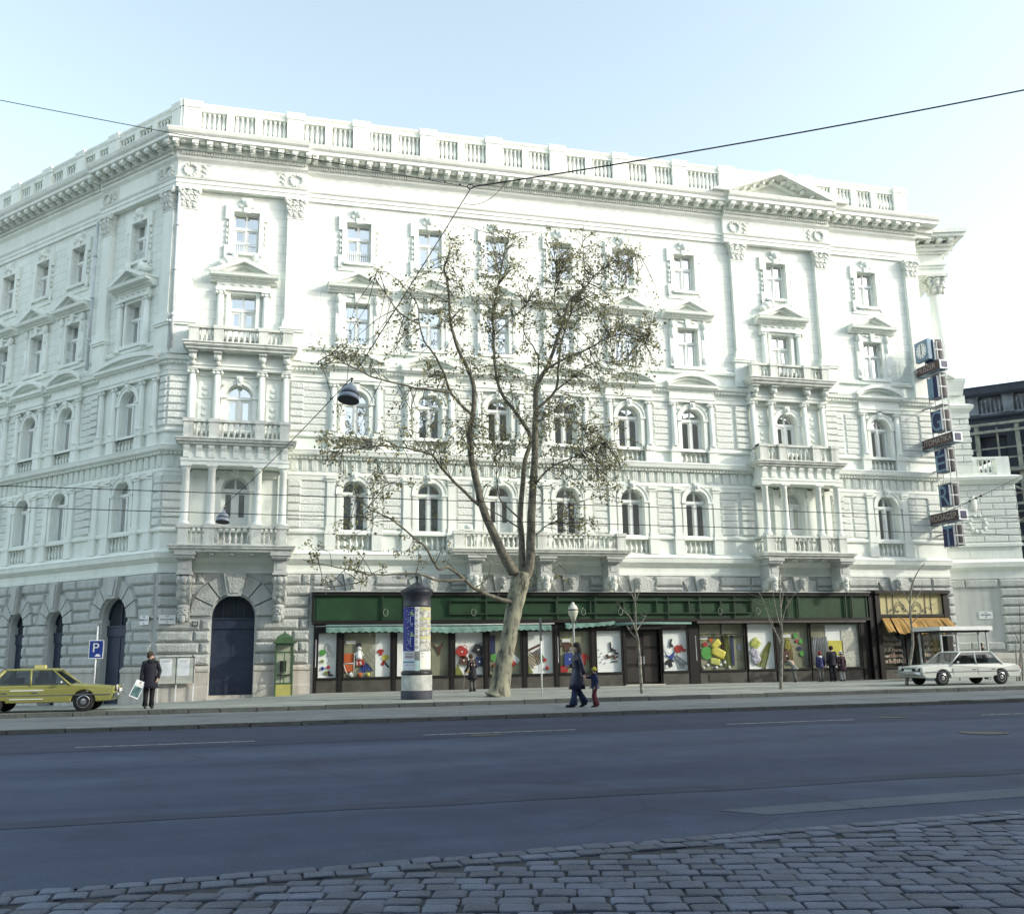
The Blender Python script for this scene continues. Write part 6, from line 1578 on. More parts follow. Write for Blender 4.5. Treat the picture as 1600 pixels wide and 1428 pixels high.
hang_lamp(lamp1, .87, 'large grey hanging street lamp seen from below in front of the left windows', .10)
hang_lamp(lamp2 , .92, 'small grey hanging street lamp in front of the left balcony door', 0)
for (a, b, lab) in (((0, 757), (1380, 801), 'upper trolley wire crossing the whole facade'), ((0, 790), (1380, 828), 'lower trolley wire crossing the whole facade')):
    Y = -17.5 if a[1] == 757 else -15.6
    p, q = at(*a, Y), at(*b, Y); d = (q - p); wire('trolley_wire', p - d * .35, q + d * .7, .05, .011, lab, 40)
t = MB(); P = [at(1600, 742, -12), at(1530, 776, -12), at(1480, 800, -12)]; t.tube(P, .012, 5)
for f_ in (.15, .3, .5): t.ell(P[1].lerp(P[2], f_ - .2), (.07, .05, .04), 6, 4)
t.build('stay_wire', WIRE, None, None, 'short stay wire with dark insulators before the right pavilion', cat='wire')
# ================================================================== trees
def bark_mat():
    m = bpy.data.materials.new('plane_bark'); m.use_nodes = True; nt = m.node_tree; n = nt.nodes; l = nt.links; b = n['Principled BSDF']; b.inputs['Roughness'].default_value = .9
    tc = n.new('ShaderNodeTexCoord'); mp = n.new('ShaderNodeMapping'); mp.inputs['Scale'].default_value = (1, 1, .4); l.new(tc.outputs['Object'], mp.inputs['Vector'])
    nz = n.new('ShaderNodeTexNoise'); nz.inputs['Scale'].default_value = 5.5; nz.inputs['Detail'].default_value = 5; nz.inputs['Roughness'].default_value = .6; l.new(mp.outputs['Vector'], nz.inputs['Vector'])
    r = n.new('ShaderNodeValToRGB'); e = r.color_ramp.elements; e[0].position = .36; e[0].color = (.055, .052, .04, 1); e[1].position = .62; e[1].color = (.30, .295, .21, 1)
    k = r.color_ramp.elements.new(.48); k.color = (.20, .20, .15, 1)
    l.new(nz.outputs['Fac'], r.inputs['Fac']); l.new(r.outputs['Color'], b.inputs['Base Color'])
    bp = n.new('ShaderNodeBump'); bp.inputs['Strength'].default_value = .8; bp.inputs['Distance'].default_value = .04; l.new(nz.outputs['Fac'], bp.inputs['Height']); l.new(bp.outputs['Normal'], b.inputs['Normal'])
    return m
BARK = bark_mat()
BARK2 = mat('dark_twig_bark', (.075, .07, .055), .9, .25, 6)
BARK3 = mat('young_bark', (.30, .29, .24), .9, .3, 7, col2=(.10, .095, .08))
def leaf_mat():
    m = bpy.data.materials.new('dry_olive_leaf'); m.use_nodes = True; nt = m.node_tree; n = nt.nodes; l = nt.links; b = n['Principled BSDF']; b.inputs['Roughness'].default_value = .7
    ge = n.new('ShaderNodeNewGeometry'); r = n.new('ShaderNodeValToRGB'); e = r.color_ramp.elements
    e[0].color = (.10, .115, .06, 1); e[1].color = (.46, .41, .21, 1); e[1].position = 1.0
    k = e.new(.45); k.color = (.19, .20, .105, 1); k = e.new(.78); k.color = (.31, .28, .14, 1)
    l.new(ge.outputs['Random Per Island'], r.inputs['Fac']); l.new(r.outputs['Color'], b.inputs['Base Color'])
    tr = n.new('ShaderNodeBsdfTranslucent'); l.new(r.outputs['Color'], tr.inputs['Color']); mx = n.new('ShaderNodeMixShader'); mx.inputs['Fac'].default_value = .25
    l.new(b.outputs[0], mx.inputs[1]); l.new(tr.outputs[0], mx.inputs[2]); l.new(mx.outputs[0], n['Material Output'].inputs['Surface'])
    return m
LEAF = leaf_mat()
TY = -8.5
tree = thing('plane_tree', 'tall plane tree with mottled leaning trunk and sparse olive brown leaves', 'tree', (12.4, TY, .2))
PXM = 1505 / 34.5
def poly3(P, y0, y1):
    n = len(P) - 1; out = []
    for k, (x, y) in enumerate(P): out.append(at(x, y, TY + y0 + (y1 - y0) * k / n))
    return out
def smooth(pts, rad):
    P, Q = [], []
    n = len(pts)
    for k in range(n - 1):
        p0, p1, p2, p3 = pts[max(k - 1, 0)], pts[k], pts[k + 1], pts[min(k + 2, n - 1)]
        for q in range(4):
            t = q / 4; P.append(.5 * ((2 * p1) + (p2 - p0) * t + (2 * p0 - 5 * p1 + 4 * p2 - p3) * t * t + (3 * p1 - p0 - 3 * p2 + p3) * t ** 3)); Q.append(rad[k] * (1 - t) + rad[k + 1] * t)
    return P + [pts[-1]], Q + [rad[-1]]
# limbs: pixel outline of the survey photo, depth at start and end (m), thickness px at start and end
LIMBS = [
 ([(803, 895), (788, 870), (770, 832), (753, 789), (745, 754), (736, 711), (734, 671), (739, 648), (740, 605), (730, 574), (715, 544), (704, 501), (700, 446), (694, 419), (701, 400)], -.1, -1.2, 22, 4),
 ([(739, 650), (706, 616), (694, 584), (677, 552), (664, 535), (655, 506), (653, 478), (641, 461)], -.6, -1.8, 9, 3),
 ([(655, 506), (624, 489), (607, 465), (587, 436), (590, 424)], -1.5, -2.3, 5, 2),
 ([(706, 613), (651, 607), (630, 601), (587, 591), (560, 578), (539, 568), (517, 555), (497, 566)], -1.0, -2.4, 7, 2.5),
 ([(750, 790), (729, 771), (705, 748), (686, 726), (677, 712), (662, 707), (636, 700), (610, 698), (584, 697), (565, 701), (524, 711), (505, 726)], -.3, -2.6, 10, 2.5),
 ([(808, 942), (777, 935), (741, 919), (724, 903), (700, 886), (684, 888), (665, 855), (650, 843), (615, 814), (591, 802), (574, 793), (555, 771)], -.1, -2.6, 13, 2.5),
 ([(724, 906), (686, 907), (650, 896), (603, 898), (577, 899), (565, 909), (508, 918)], -.8, -2.4, 8, 2.5),
 ([(577, 898), (550, 890), (508, 883), (474, 874)], -1.8, -2.8, 5, 2),
 ([(815, 900), (816, 887), (814.5, 832), (813, 807), (817, 756), (821, 719), (829, 684), (808, 648), (785.5, 618), (776, 590), (772, 553), (771, 523), (771, 492), (781, 431), (789, 391), (797, 360)], .1, 1.4, 16, 3),
 ([(820, 902), (828, 880), (830, 807), (833, 756), (836, 701), (836, 663), (837, 643), (837, 610), (844, 592), (854, 576), (864, 551), (872, 525), (880, 503), (890, 470), (908, 458)], .0, -.2, 21, 5),
 ([(838, 640), (868, 610), (872, 574), (876, 543), (884, 513), (894, 484), (908, 458), (913, 420), (910, 380)], -.1, .8, 9, 3),
 ([(884, 510), (874, 494), (866, 468), (870, 444), (868, 410)], .2, 1.4, 5, 2.5),
 ([(854, 576), (882, 561), (912, 549), (943, 531), (957, 526), (975, 524), (1002, 533), (1016, 520)], -.1, -1.6, 7, 2),
 ([(866, 612), (894, 590), (912, 576), (937, 564), (970, 570)], .2, 1.2, 6, 2),
 ([(908, 458), (935, 425), (963, 410), (984, 405), (1000, 398)], .4, -.5, 5, 2),
 ([(775, 523), (801, 496), (820, 480)], 1.0, 1.8, 5, 2),
 ([(837, 612), (841, 559), (821, 525), (818, 509), (822, 480), (830, 460)], -.1, 1.2, 5, 2),
 ([(836, 757), (838, 754), (856, 734), (871, 725), (901, 713), (917, 703), (945, 690)], 0, -1.4, 8, 2.5),
 ([(838, 663), (861, 643), (881, 634), (896, 648), (911, 671), (925, 690)], 0, 1.2, 5, 2),
 ([(814, 826), (780, 805), (760, 792), (745, 770)], .1, .9, 5, 2),
 ([(814, 812), (795, 795), (780, 777), (775, 731), (776, 700)], .1, 1.4, 6, 2),
 ([(838, 835), (855, 820), (871, 812), (890, 790)], 0, -1, 4, 1.5),
 ([(741, 919), (760, 905), (765, 880), (740, 860)], -.4, -1.4, 3.5, 1.5),
 ([(650, 896), (655, 870), (648, 850)], -1.5, -1.2, 3, 1.5),
 ([(574, 793), (600, 760), (597, 740), (590, 725)], -2.4, -2.9, 3, 1.5),
]
TW = random.Random(21)
t = MB()
P, Q = smooth([at(x, y, TY) for x, y in ((778, 1090), (781, 1078), (786, 1040), (793, 1008), (802, 958), (809, 925), (817, 895))], [.50, .37, .31, .285, .295, .33, .30])
t.tube(P, [q * (1 + .04 * math.sin(k * 2.1)) for k, q in enumerate(Q)], 18)
for k, (dx, dy) in enumerate(((-.45, .1), (.38, -.15), (.05, -.42), (-.2, -.36), (.25, .35))):
    b0 = at(778, 1092, TY); t.tube([b0 + Vector((dx, dy, -.12)), b0 + Vector((dx * .55, dy * .55, .12)), b0 + Vector((dx * .3, dy * .3, .6)) + Rt * .05], [.13, .13, .08], 8)
t.build('trunk', BARK, tree)
lm = MB(); nodes = []
for P0, y0, y1, w0, w1 in LIMBS:
    pts = poly3(P0, y0, y1); n = len(pts)
    rad = [(w0 + (w1 * .8 - w0) * (k / (n - 1)) ** .6) * (.84 if w0 > 14 else .62) / 2 / PXM for k in range(n)]
    P, Q = smooth(pts, rad)
    P = [p + Vector((TW.uniform(-.012, .012), TW.uniform(-.03, .03), TW.uniform(-.012, .012))) for p in P]
    lm.tube(P, Q, 8 if w0 > 8 else 6)
    for k, p in enumerate(P):
        if k > 2: nodes.append((p, Q[k]))
lm.build('limbs', mat('dark_limb_bark', (.20, .19, .145), .9, .3, 7, bump=.5, bscale=14, col2=(.06, .056, .044)), tree)
CL = [(790, 390, 45, 40, 45), (760, 430, 50, 40, 30), (720, 390, 25, 35, 18), (800, 480, 70, 35, 70), (735, 500, 40, 40, 30), (900, 430, 50, 45, 80), (950, 400, 45, 25, 35), (985, 395, 15, 8, 8), (880, 390, 25, 25, 25), (900, 490, 60, 40, 70), (960, 460, 45, 45, 50), (960, 530, 60, 40, 60), (1010, 520, 25, 35, 25), (930, 590, 60, 35, 45), (990, 580, 35, 30, 25), (870, 560, 40, 40, 35), (820, 560, 40, 50, 35), (770, 570, 40, 40, 30), (700, 480, 30, 30, 14), (650, 450, 45, 45, 24), (610, 440, 30, 40, 14), (640, 520, 45, 35, 18), (560, 545, 45, 28, 34), (530, 560, 30, 15, 14), (600, 560, 50, 25, 14), (660, 590, 40, 25, 24), (720, 560, 30, 40, 18), (700, 640, 40, 40, 18), (760, 680, 55, 40, 60), (700, 700, 60, 35, 45), (640, 660, 35, 25, 12), (560, 683, 45, 18, 34), (515, 690, 28, 18, 20), (510, 720, 15, 15, 6), (870, 690, 60, 35, 55), (930, 700, 45, 40, 50), (950, 750, 35, 40, 35), (900, 760, 50, 35, 28), (930, 820, 25, 20, 16), (860, 800, 25, 25, 8), (620, 740, 40, 30, 18), (580, 760, 45, 35, 22), (600, 830, 50, 40, 22), (560, 790, 40, 30, 14), (520, 850, 35, 30, 18), (540, 890, 50, 30, 20), (490, 860, 25, 25, 10), (500, 910, 25, 10, 7), (640, 870, 40, 30, 8), (700, 850, 30, 25, 6), (850, 630, 40, 35, 22), (890, 640, 40, 30, 22), (800, 720, 40, 40, 16), (835, 910, 40, 16, 5)]
tw = MB(); lv = MB()
def leaf(p, s):
    n = Vector((TW.gauss(0, 1), TW.gauss(0, 1), TW.gauss(0, 1)))
    if n.length < .01: n = Vector((0, 0, 1))
    n.normalize(); a = n.orthogonal().normalized(); a = Matrix.Rotation(TW.uniform(0, 6.28), 3, n) @ a; b = n.cross(a); c = n * s * .22
    i = lv.add([p, p + a * s * .5 - b * s * .42 + c, p + a * s * 1.05, p + a * s * .5 + b * s * .42 + c]); lv.f.append((i, i + 1, i + 2)); lv.f.append((i, i + 2, i + 3))
NV_ = [(p.x, p.y, p.z) for p, _ in nodes]
for cx, cy, rx, ry, nt_ in CL:
    for _ in range(int(nt_ * (.84 if cx > 720 else (.66 if cy < 760 else .48)))):
        x, y = TW.gauss(cx, rx * .62), TW.gauss(cy, ry * .62)
        c0 = at(x, y, TY)
        ds = sorted(((q[0] - c0.x) ** 2 + (q[2] - c0.z) ** 2, k) for k, q in enumerate(NV_))
        lim = ds[0][0] ** .5 + .55; cand = [k for d, k in ds[:30] if d ** .5 < lim]
        base = nodes[TW.choice(cand)][0]
        e = at(x, y, min(max(base.y + TW.gauss(0, .9), TY - 4), TY + 3.2))
        L = (e - base).length
        if L > 2.6: e = base + (e - base) * (2.6 / L); L = 2.6
        mid = base.lerp(e, .5) + Vector((TW.gauss(0, .16), TW.gauss(0, .16), TW.gauss(.06, .16)))
        tw.tube([base, base.lerp(mid, .6) + Vector((0, 0, .03)), mid, mid.lerp(e, .6) + Vector((TW.gauss(0, .04), TW.gauss(0, .04), .03)), e], [.016, .014, .011, .008, .004], 4, cap=False)
        for q in range(TW.randint(1, 3)):
            f = TW.uniform(.4, .9); s0 = mid.lerp(e, f); e2 = s0 + Vector((TW.gauss(0, .25), TW.gauss(0, .25), TW.gauss(.02, .22)))
            tw.tube([s0, s0.lerp(e2, .5) + Vector((0, 0, .03)), e2], [.006, .005, .003], 3, cap=False)
            for w in range(TW.randint(3, 5)): leaf(s0.lerp(e2, TW.uniform(.3, 1.05)) + Vector((TW.gauss(0, .04), TW.gauss(0, .04), TW.gauss(-.02, .04))), TW.uniform(.06, .12))
        for w in range(TW.randint(4, 8)): leaf(mid.lerp(e, TW.uniform(.0, 1.1)) + Vector((TW.gauss(0, .10), TW.gauss(0, .10), TW.gauss(-.03, .09))), TW.uniform(.065, .135))
# bare hanging twigs around the fork
for _ in range(70):
    b0 = TW.choice([at(TW.uniform(730, 900), TW.uniform(880, 930), TY), nodes[TW.randrange(len(nodes))][0]]); e = b0 + Vector((TW.gauss(0, .35), TW.gauss(0, .35), TW.uniform(-.7, .5)))
    if b0.z < 5 and abs(b0.x - 13.2) > 1.8: continue
    tw.tube([b0, b0.lerp(e, .5) + Vector((TW.gauss(0, .05), 0, .08)), e], [.007, .005, .003], 3, cap=False)
o = tw.build('twigs', BARK2, tree, recalc=False); o = lv.build('foliage', LEAF, tree, recalc=False)

def young_tree(P, w0, forks, label, seed, leaves=0):
    r = random.Random(seed); Y = P[0][2]
    tr_ = thing('young_tree', label, 'tree', tuple(at(P[0][0], P[0][1], Y)), group='young street trees along the kerb')
    sc_ = 1505 / (Y - CAM.y) / 1.03
    t = MB(); pts = [at(x, y, Y) for x, y, _ in P]; n = len(pts); pp, qq = smooth(pts, [(w0 + (1.2 - w0) * k / (n - 1)) / 2 / sc_ for k in range(n)]); pp[0] = pp[0] - Zu * .1; t.tube(pp, qq, 8); t.build('trunk', BARK3, tr_)
    t = MB()
    for F_, d in forks:
        q = [at(x, y, Y + d * k / (len(F_) - 1)) for k, (x, y) in enumerate(F_)]; pp, qq = smooth(q, [.022 * (1 - .7 * k / (len(q) - 1)) for k in range(len(q))]); t.tube(pp, qq, 5)
        for k in range(2, len(pp)):
            for _ in range(1):
                e = pp[k] + Vector((r.gauss(0, .22), r.gauss(0, .22), r.uniform(.0, .35))); t.tube([pp[k], pp[k].lerp(e, .5) + Vector((r.gauss(0, .03), 0, -.02)), e], [.007, .005, .003], 3, cap=False)
    t.build('branches', BARK3, tr_)
    return tr_
young_tree([(1003, 1084, -9.0), (1000, 1040, 0), (997, 1000, 0), (994, 985, 0), (993, 950, 0), (992, 915, 0)], 6, [([(995, 990), (985, 965), (975, 955), (962, 940)], -.6), ([(995, 985), (1003, 972), (1010, 962)], .5), ([(993, 945), (988, 930), (980, 925)], .4), ([(993, 940), (998, 925), (1001, 905)], -.3), ([(996, 1000), (986, 988), (979, 978)], .4)], 'bare young tree between the shop door and the white shoe window', 1)
young_tree([(1220, 1077, -8.7), (1221, 1040, 0), (1222, 1000, 0), (1220, 965, 0), (1219, 930, 0), (1218, 890, 0)], 6, [([(1221, 1003), (1205, 975), (1195, 945), (1185, 925), (1170, 915)], -.8), ([(1221, 985), (1213, 955), (1208, 925), (1205, 895)], .6), ([(1221, 975), (1228, 950), (1240, 930), (1248, 922)], -.5), ([(1220, 950), (1224, 920), (1222, 880)], .4), ([(1221, 1010), (1213, 990), (1203, 960)], .7)], 'bare young tree with several upright stems left of the leaning child', 2)
young_tree([(1416, 1070, -7.9), (1421, 1040, 0), (1426, 1008, 0), (1425, 985, 0), (1422, 955, 0), (1424, 920, 0), (1433, 895, 0), (1445, 880, 0)], 6, [([(1425, 985), (1415, 972), (1402, 962), (1388, 955)], -.6), ([(1424, 965), (1410, 945), (1395, 928), (1375, 915)], .6), ([(1423, 950), (1435, 930), (1442, 915)], .4), ([(1424, 975), (1440, 955), (1462, 942)], -.5), ([(1422, 945), (1412, 925), (1402, 905)], .3)], 'bare young tree before the ochre awning of the second shop', 3)
y4 = young_tree([(1593, 1064, -6.5), (1594, 1030, 0), (1595, 1000, 0), (1594, 975, 0), (1593, 940, 0)], 4, [([(1594, 1005), (1586, 990), (1580, 975)], -.4), ([(1594, 990), (1600, 978), (1606, 965)], .4)], 'staked thin young tree at the right edge', 4)
t = MB()
for x in (1589, 1598): t.tube([at(x, 1064, -6.3), at(x - 2, 1000, -6.3)], .03, 6)
t.build('stake', TIM, y4)

# ================================================================== cars
def car(name, label, loc, rz, L, Wd, H, paint, trim):
    c = thing(name, label, 'car', loc, rz)
    k = L / 4.1
    PM = bpy.data.materials.new(name + '_paint'); PM.use_nodes = True; b = PM.node_tree.nodes['Principled BSDF']; b.inputs['Base Color'].default_value = (*paint, 1); b.inputs['Roughness'].default_value = .42; b.inputs['Coat Weight'].default_value = .15
    nz = PM.node_tree.nodes.new('ShaderNodeTexNoise'); nz.inputs['Scale'].default_value = 2.5; rp = PM.node_tree.nodes.new('ShaderNodeValToRGB'); rp.color_ramp.elements[0].color = (*[q * .82 for q in paint], 1); rp.color_ramp.elements[1].color = (*paint, 1)
    PM.node_tree.links.new(nz.outputs['Fac'], rp.inputs['Fac']); PM.node_tree.links.new(rp.outputs['Color'], b.inputs['Base Color'])
    w = Wd / 2; zw = H * .62
    def arch(cx, r=.34):
        return [(cx + r * math.cos(PI - PI * q / 10) * 1.0, .28 + r * math.sin(PI - PI * q / 10)) for q in range(11)]
    fx, rx = 1.22 * k, -1.20 * k
    P = [(-2.0 * k, .30)] + [(x, z) for x, z in arch(rx)] + [(x, z) for x, z in arch(fx)] + [(1.95 * k, .30), (2.05 * k, .45), (2.04 * k, .72), (1.98 * k, zw - .10), (1.3 * k, zw - .03), (.80 * k, zw), (-1.15 * k, zw + .02), (-1.9 * k, zw - .03), (-2.03 * k, zw - .12), (-2.06 * k, .5)]
    P[0] = (-1.98 * k, .28); 
    t = MB(); n = len(P)
    rows = []
    for y, sx, sz in ((-w + .06, .985, .02), (-w + .01, 1, .0), (-w, 1, 0), (w, 1, 0), (w - .01, 1, 0), (w - .06, .985, .02)):
        rows.append([Vector((x * sx, y if not (z > zw - .2) else y * .95, z - (sz if z > zw - .2 else 0))) for x, z in P])
    rows = [[Vector((x * .985, -w + .07, z - (.02 if z > zw - .2 else 0))) for x, z in P], [Vector((x, -w + (.05 if z > zw - .12 else .0), z - (.005 if z > zw - .2 else 0))) for x, z in P], [Vector((x, w - (.05 if z > zw - .12 else .0), z - (.005 if z > zw - .2 else 0))) for x, z in P], [Vector((x * .985, w - .07, z - (.02 if z > zw - .2 else 0))) for x, z in P]]
    # side skins follow the outline, crowned top between them
    top = []
    for f in (-1, -.6, 0, .6, 1): top.append([Vector((x * (1 - .015 * abs(f) ** 3), f * (w - (.05 if z > zw - .12 else 0)), z + (.025 * (1 - f * f) if z > zw - .2 else 0))) for x, z in P])
    t.loft(top, cap=True, smooth=False)
    body = t.build('body', PM, c, local=True)
    m_ = body.modifiers.new('bevel', 'BEVEL'); m_.width = .035; m_.segments = 2; m_.limit_method = 'ANGLE'; m_.angle_limit = .6
    # cabin: roof, pillars, panes
    bx0, bx1, tx0, tx1 = -1.30 * k, .85 * k, -.92 * k, .28 * k; zt = H; wb, wt = w * .94, w * .76
    t = MB()
    t.loft([[Vector((x, y, z)) for x, y in ((tx0 - .04 - e, -wt - e), (tx1 + .04 + e, -wt - e), (tx1 + .04 + e, wt + e), (tx0 - .04 - e, wt + e))] for e, z in ((.0, zt - .07), (.015, zt - .045), (-.05, zt - .012), (-.3, zt))], smooth=False)
    t.build('roof', PM, c, local=True)
    for sy in (-1, 1):
        for (b0, t0, r) in (((bx1, wb), (tx1 + .03, wt), .028), ((bx0, wb), (tx0 - .03, wt), .05), ((-.22 * k, wb), (-.26 * k, wt), .03)):
            t = MB(); t.tube([(b0[0], sy * b0[1], zw - .02), (t0[0], sy * t0[1], zt - .05)], r, 6); t.build('pillar', PM, c, local=True)
    for sy in (-1, 1):
        for a, bb, a2, b2 in ((-.22 * k, bx1 - .05, -.26 * k, tx1), (bx0 + .07, -.22 * k, tx0, -.26 * k)):
            t = MB(); i = t.add([(a + .02, sy * wb, zw), (bb - .02, sy * wb, zw), (b2 - .01, sy * wt, zt - .08), (a2 + .02, sy * wt, zt - .08)]); t.f.append((i, i + 1, i + 2, i + 3)); t.build('side_window', CARGLASS, c, local=True)
    for nm, xb, xt in (('windscreen', bx1, tx1 + .03), ('rear_window', bx0, tx0 - .03)):
        t = MB(); i = t.add([(xb, -wb + .03, zw), (xb, wb - .03, zw), (xt, wt - .02, zt - .07), (xt, -wt + .02, zt - .07)]); t.f.append((i, i + 1, i + 2, i + 3)); t.build(nm, CARGLASS, c, local=True)
    t = MB()
    for x, y in ((-.05 * k, .32), (-.05 * k, -.32)): t.box(ID, x - .12, x + .08, y - .22, y + .22, .5, H * .8); t.box(ID, x - .05, x + .03, y - .1, y + .1, H * .8, H * .9)
    t.box(ID, -.85 * k, -.7 * k, -w * .7, w * .7, .5, H * .78); t.box(ID, -.9 * k, .8 * k, -w * .8, w * .8, .35, .5); t.build('seats', DARK, c, local=True)
    for x in (fx, rx):
        for sy in (-1, 1):
            y0, y1 = sy * (w - .19), sy * (w - .015); rr = .29
            t = MB(); ring = lambda r, y, n=20: [Vector((x + r * math.cos(2 * PI * q / n), y, .29 + r * math.sin(2 * PI * q / n))) for q in range(n)]
            t.loft([ring(.17, y0), ring(.27, y0), ring(rr, y0 + sy * .03), ring(rr, y1 - sy * .03), ring(.27, y1), ring(.18, y1)], cap=True); o = t.build('wheel', mat('tyre_rubber', (.02, .02, .022), .85), c, local=True)
            t = MB(); t.loft([ring(.185, y1 - sy * .01), ring(.175, y1 + sy * .004), ring(.11, y1 - sy * .015), ring(.06, y1 + sy * .012), ring(.01, y1 + sy * .014)], cap=True); t.build('rim', CHROME, o, local=True)
    for x, s in ((2.06 * k, 1), (-2.06 * k, -1)):
        t = MB(); t.loft([[Vector((x + s * dx, y, z)) for dx, z in ((-.02, .40), (.07, .41), (.09, .46), (.07, .52), (-.02, .52))] for y in (-w + .01, -w * .5, 0, w * .5, w - .01)]); t.build('bumper', CHROME, c, local=True)
        t = MB(); t.box(ID, x + s * .03, x + s * .035 + s * .01, -.25, .25, .54, .64); t.build('number_plate', WHITEM, c, local=True)
    t = MB(); t.box(ID, 2.03 * k, 2.055 * k, -w * .82, w * .82, .56, zw - .14); g_ = t.build('grille', BLACKM, c, local=True)
    for sy in (-1, 1):
        t = MB(); i0 = [Vector((2.06 * k, sy * w * .66 + .1 * math.cos(q * PI / 8), .67 + .085 * math.sin(q * PI / 8))) for q in range(16)]; t.loft([i0, [p + Vector((.025, 0, 0)) for p in i0]]); t.build('headlight', mat('lamp_glass', (.7, .7, .68), .2), c, local=True)
        t = MB(); t.box(ID, -2.075 * k, -2.05 * k, sy * w * .75 - .12, sy * w * .75 + .12, .58, .72); t.build('tail_light', mat('tail_red', (.35, .03, .03), .3), c, local=True)
        for a, bb in ((-.20 * k, .78 * k), (-1.0 * k, -.24 * k)):
            t = MB(); t.box(ID, a, bb, sy * (w + .0) - .004, sy * (w + .0) + .004, .36, zw - .14); d_ = t.build('door', PM, c, local=True)
            t = MB(); t.box(ID, a + .06, a + .2, sy * (w + .012) - .012, sy * (w + .012) + .012, zw - .22, zw - .19); t.build('handle', CHROME, d_, local=True)
        t = MB(); t.box(ID, -1.95 * k, 1.95 * k, sy * (w + .006) - .006, sy * (w + .006) + .006, zw - .30, zw - .275); t.build('side_trim', trim, c, local=True)
        t = MB(); t.ell((.62 * k, sy * (w + .08), zw + .07), (.04, .07, .05), 8, 5); t.build('mirror', CHROME, c, local=True)
    return c, w, zw, k
taxi, w, zw, k = car('taxi', 'mustard yellow taxi with a roof sign at the left edge', (-1.95, -10.55, .2), R(-2), 4.15, 1.6, 1.25, (.27, .265, .075), CHROME)
t = MB(); t.box(ID, -.30, -.02, -.13, .13, 1.252, 1.34); t.build('roof_sign', mat('taxi_sign', (.55, .5, .2), .5), taxi, local=True)
t = MB(); t.box(ID, -.75, .15, -w - .012, -w - .006, zw - .16, zw - .13); t.box(ID, -.75, .15, -w - .012, -w - .006, zw - .40, zw - .375); t.build('side_stripe', WHITEM, taxi, local=True)
car('parked_car', 'pale blue car partly cut off by the left edge behind the taxi', (-6.3, -6.2, .08), R(2), 4.1, 1.58, 1.40, (.42, .50, .54), CHROME)
car('white_car', 'white saloon car driving left before the kiosk', (31.5, -8.5, .2), R(180 - 2), 4.5, 1.66, 1.31, (.62, .64, .60), CHROME)
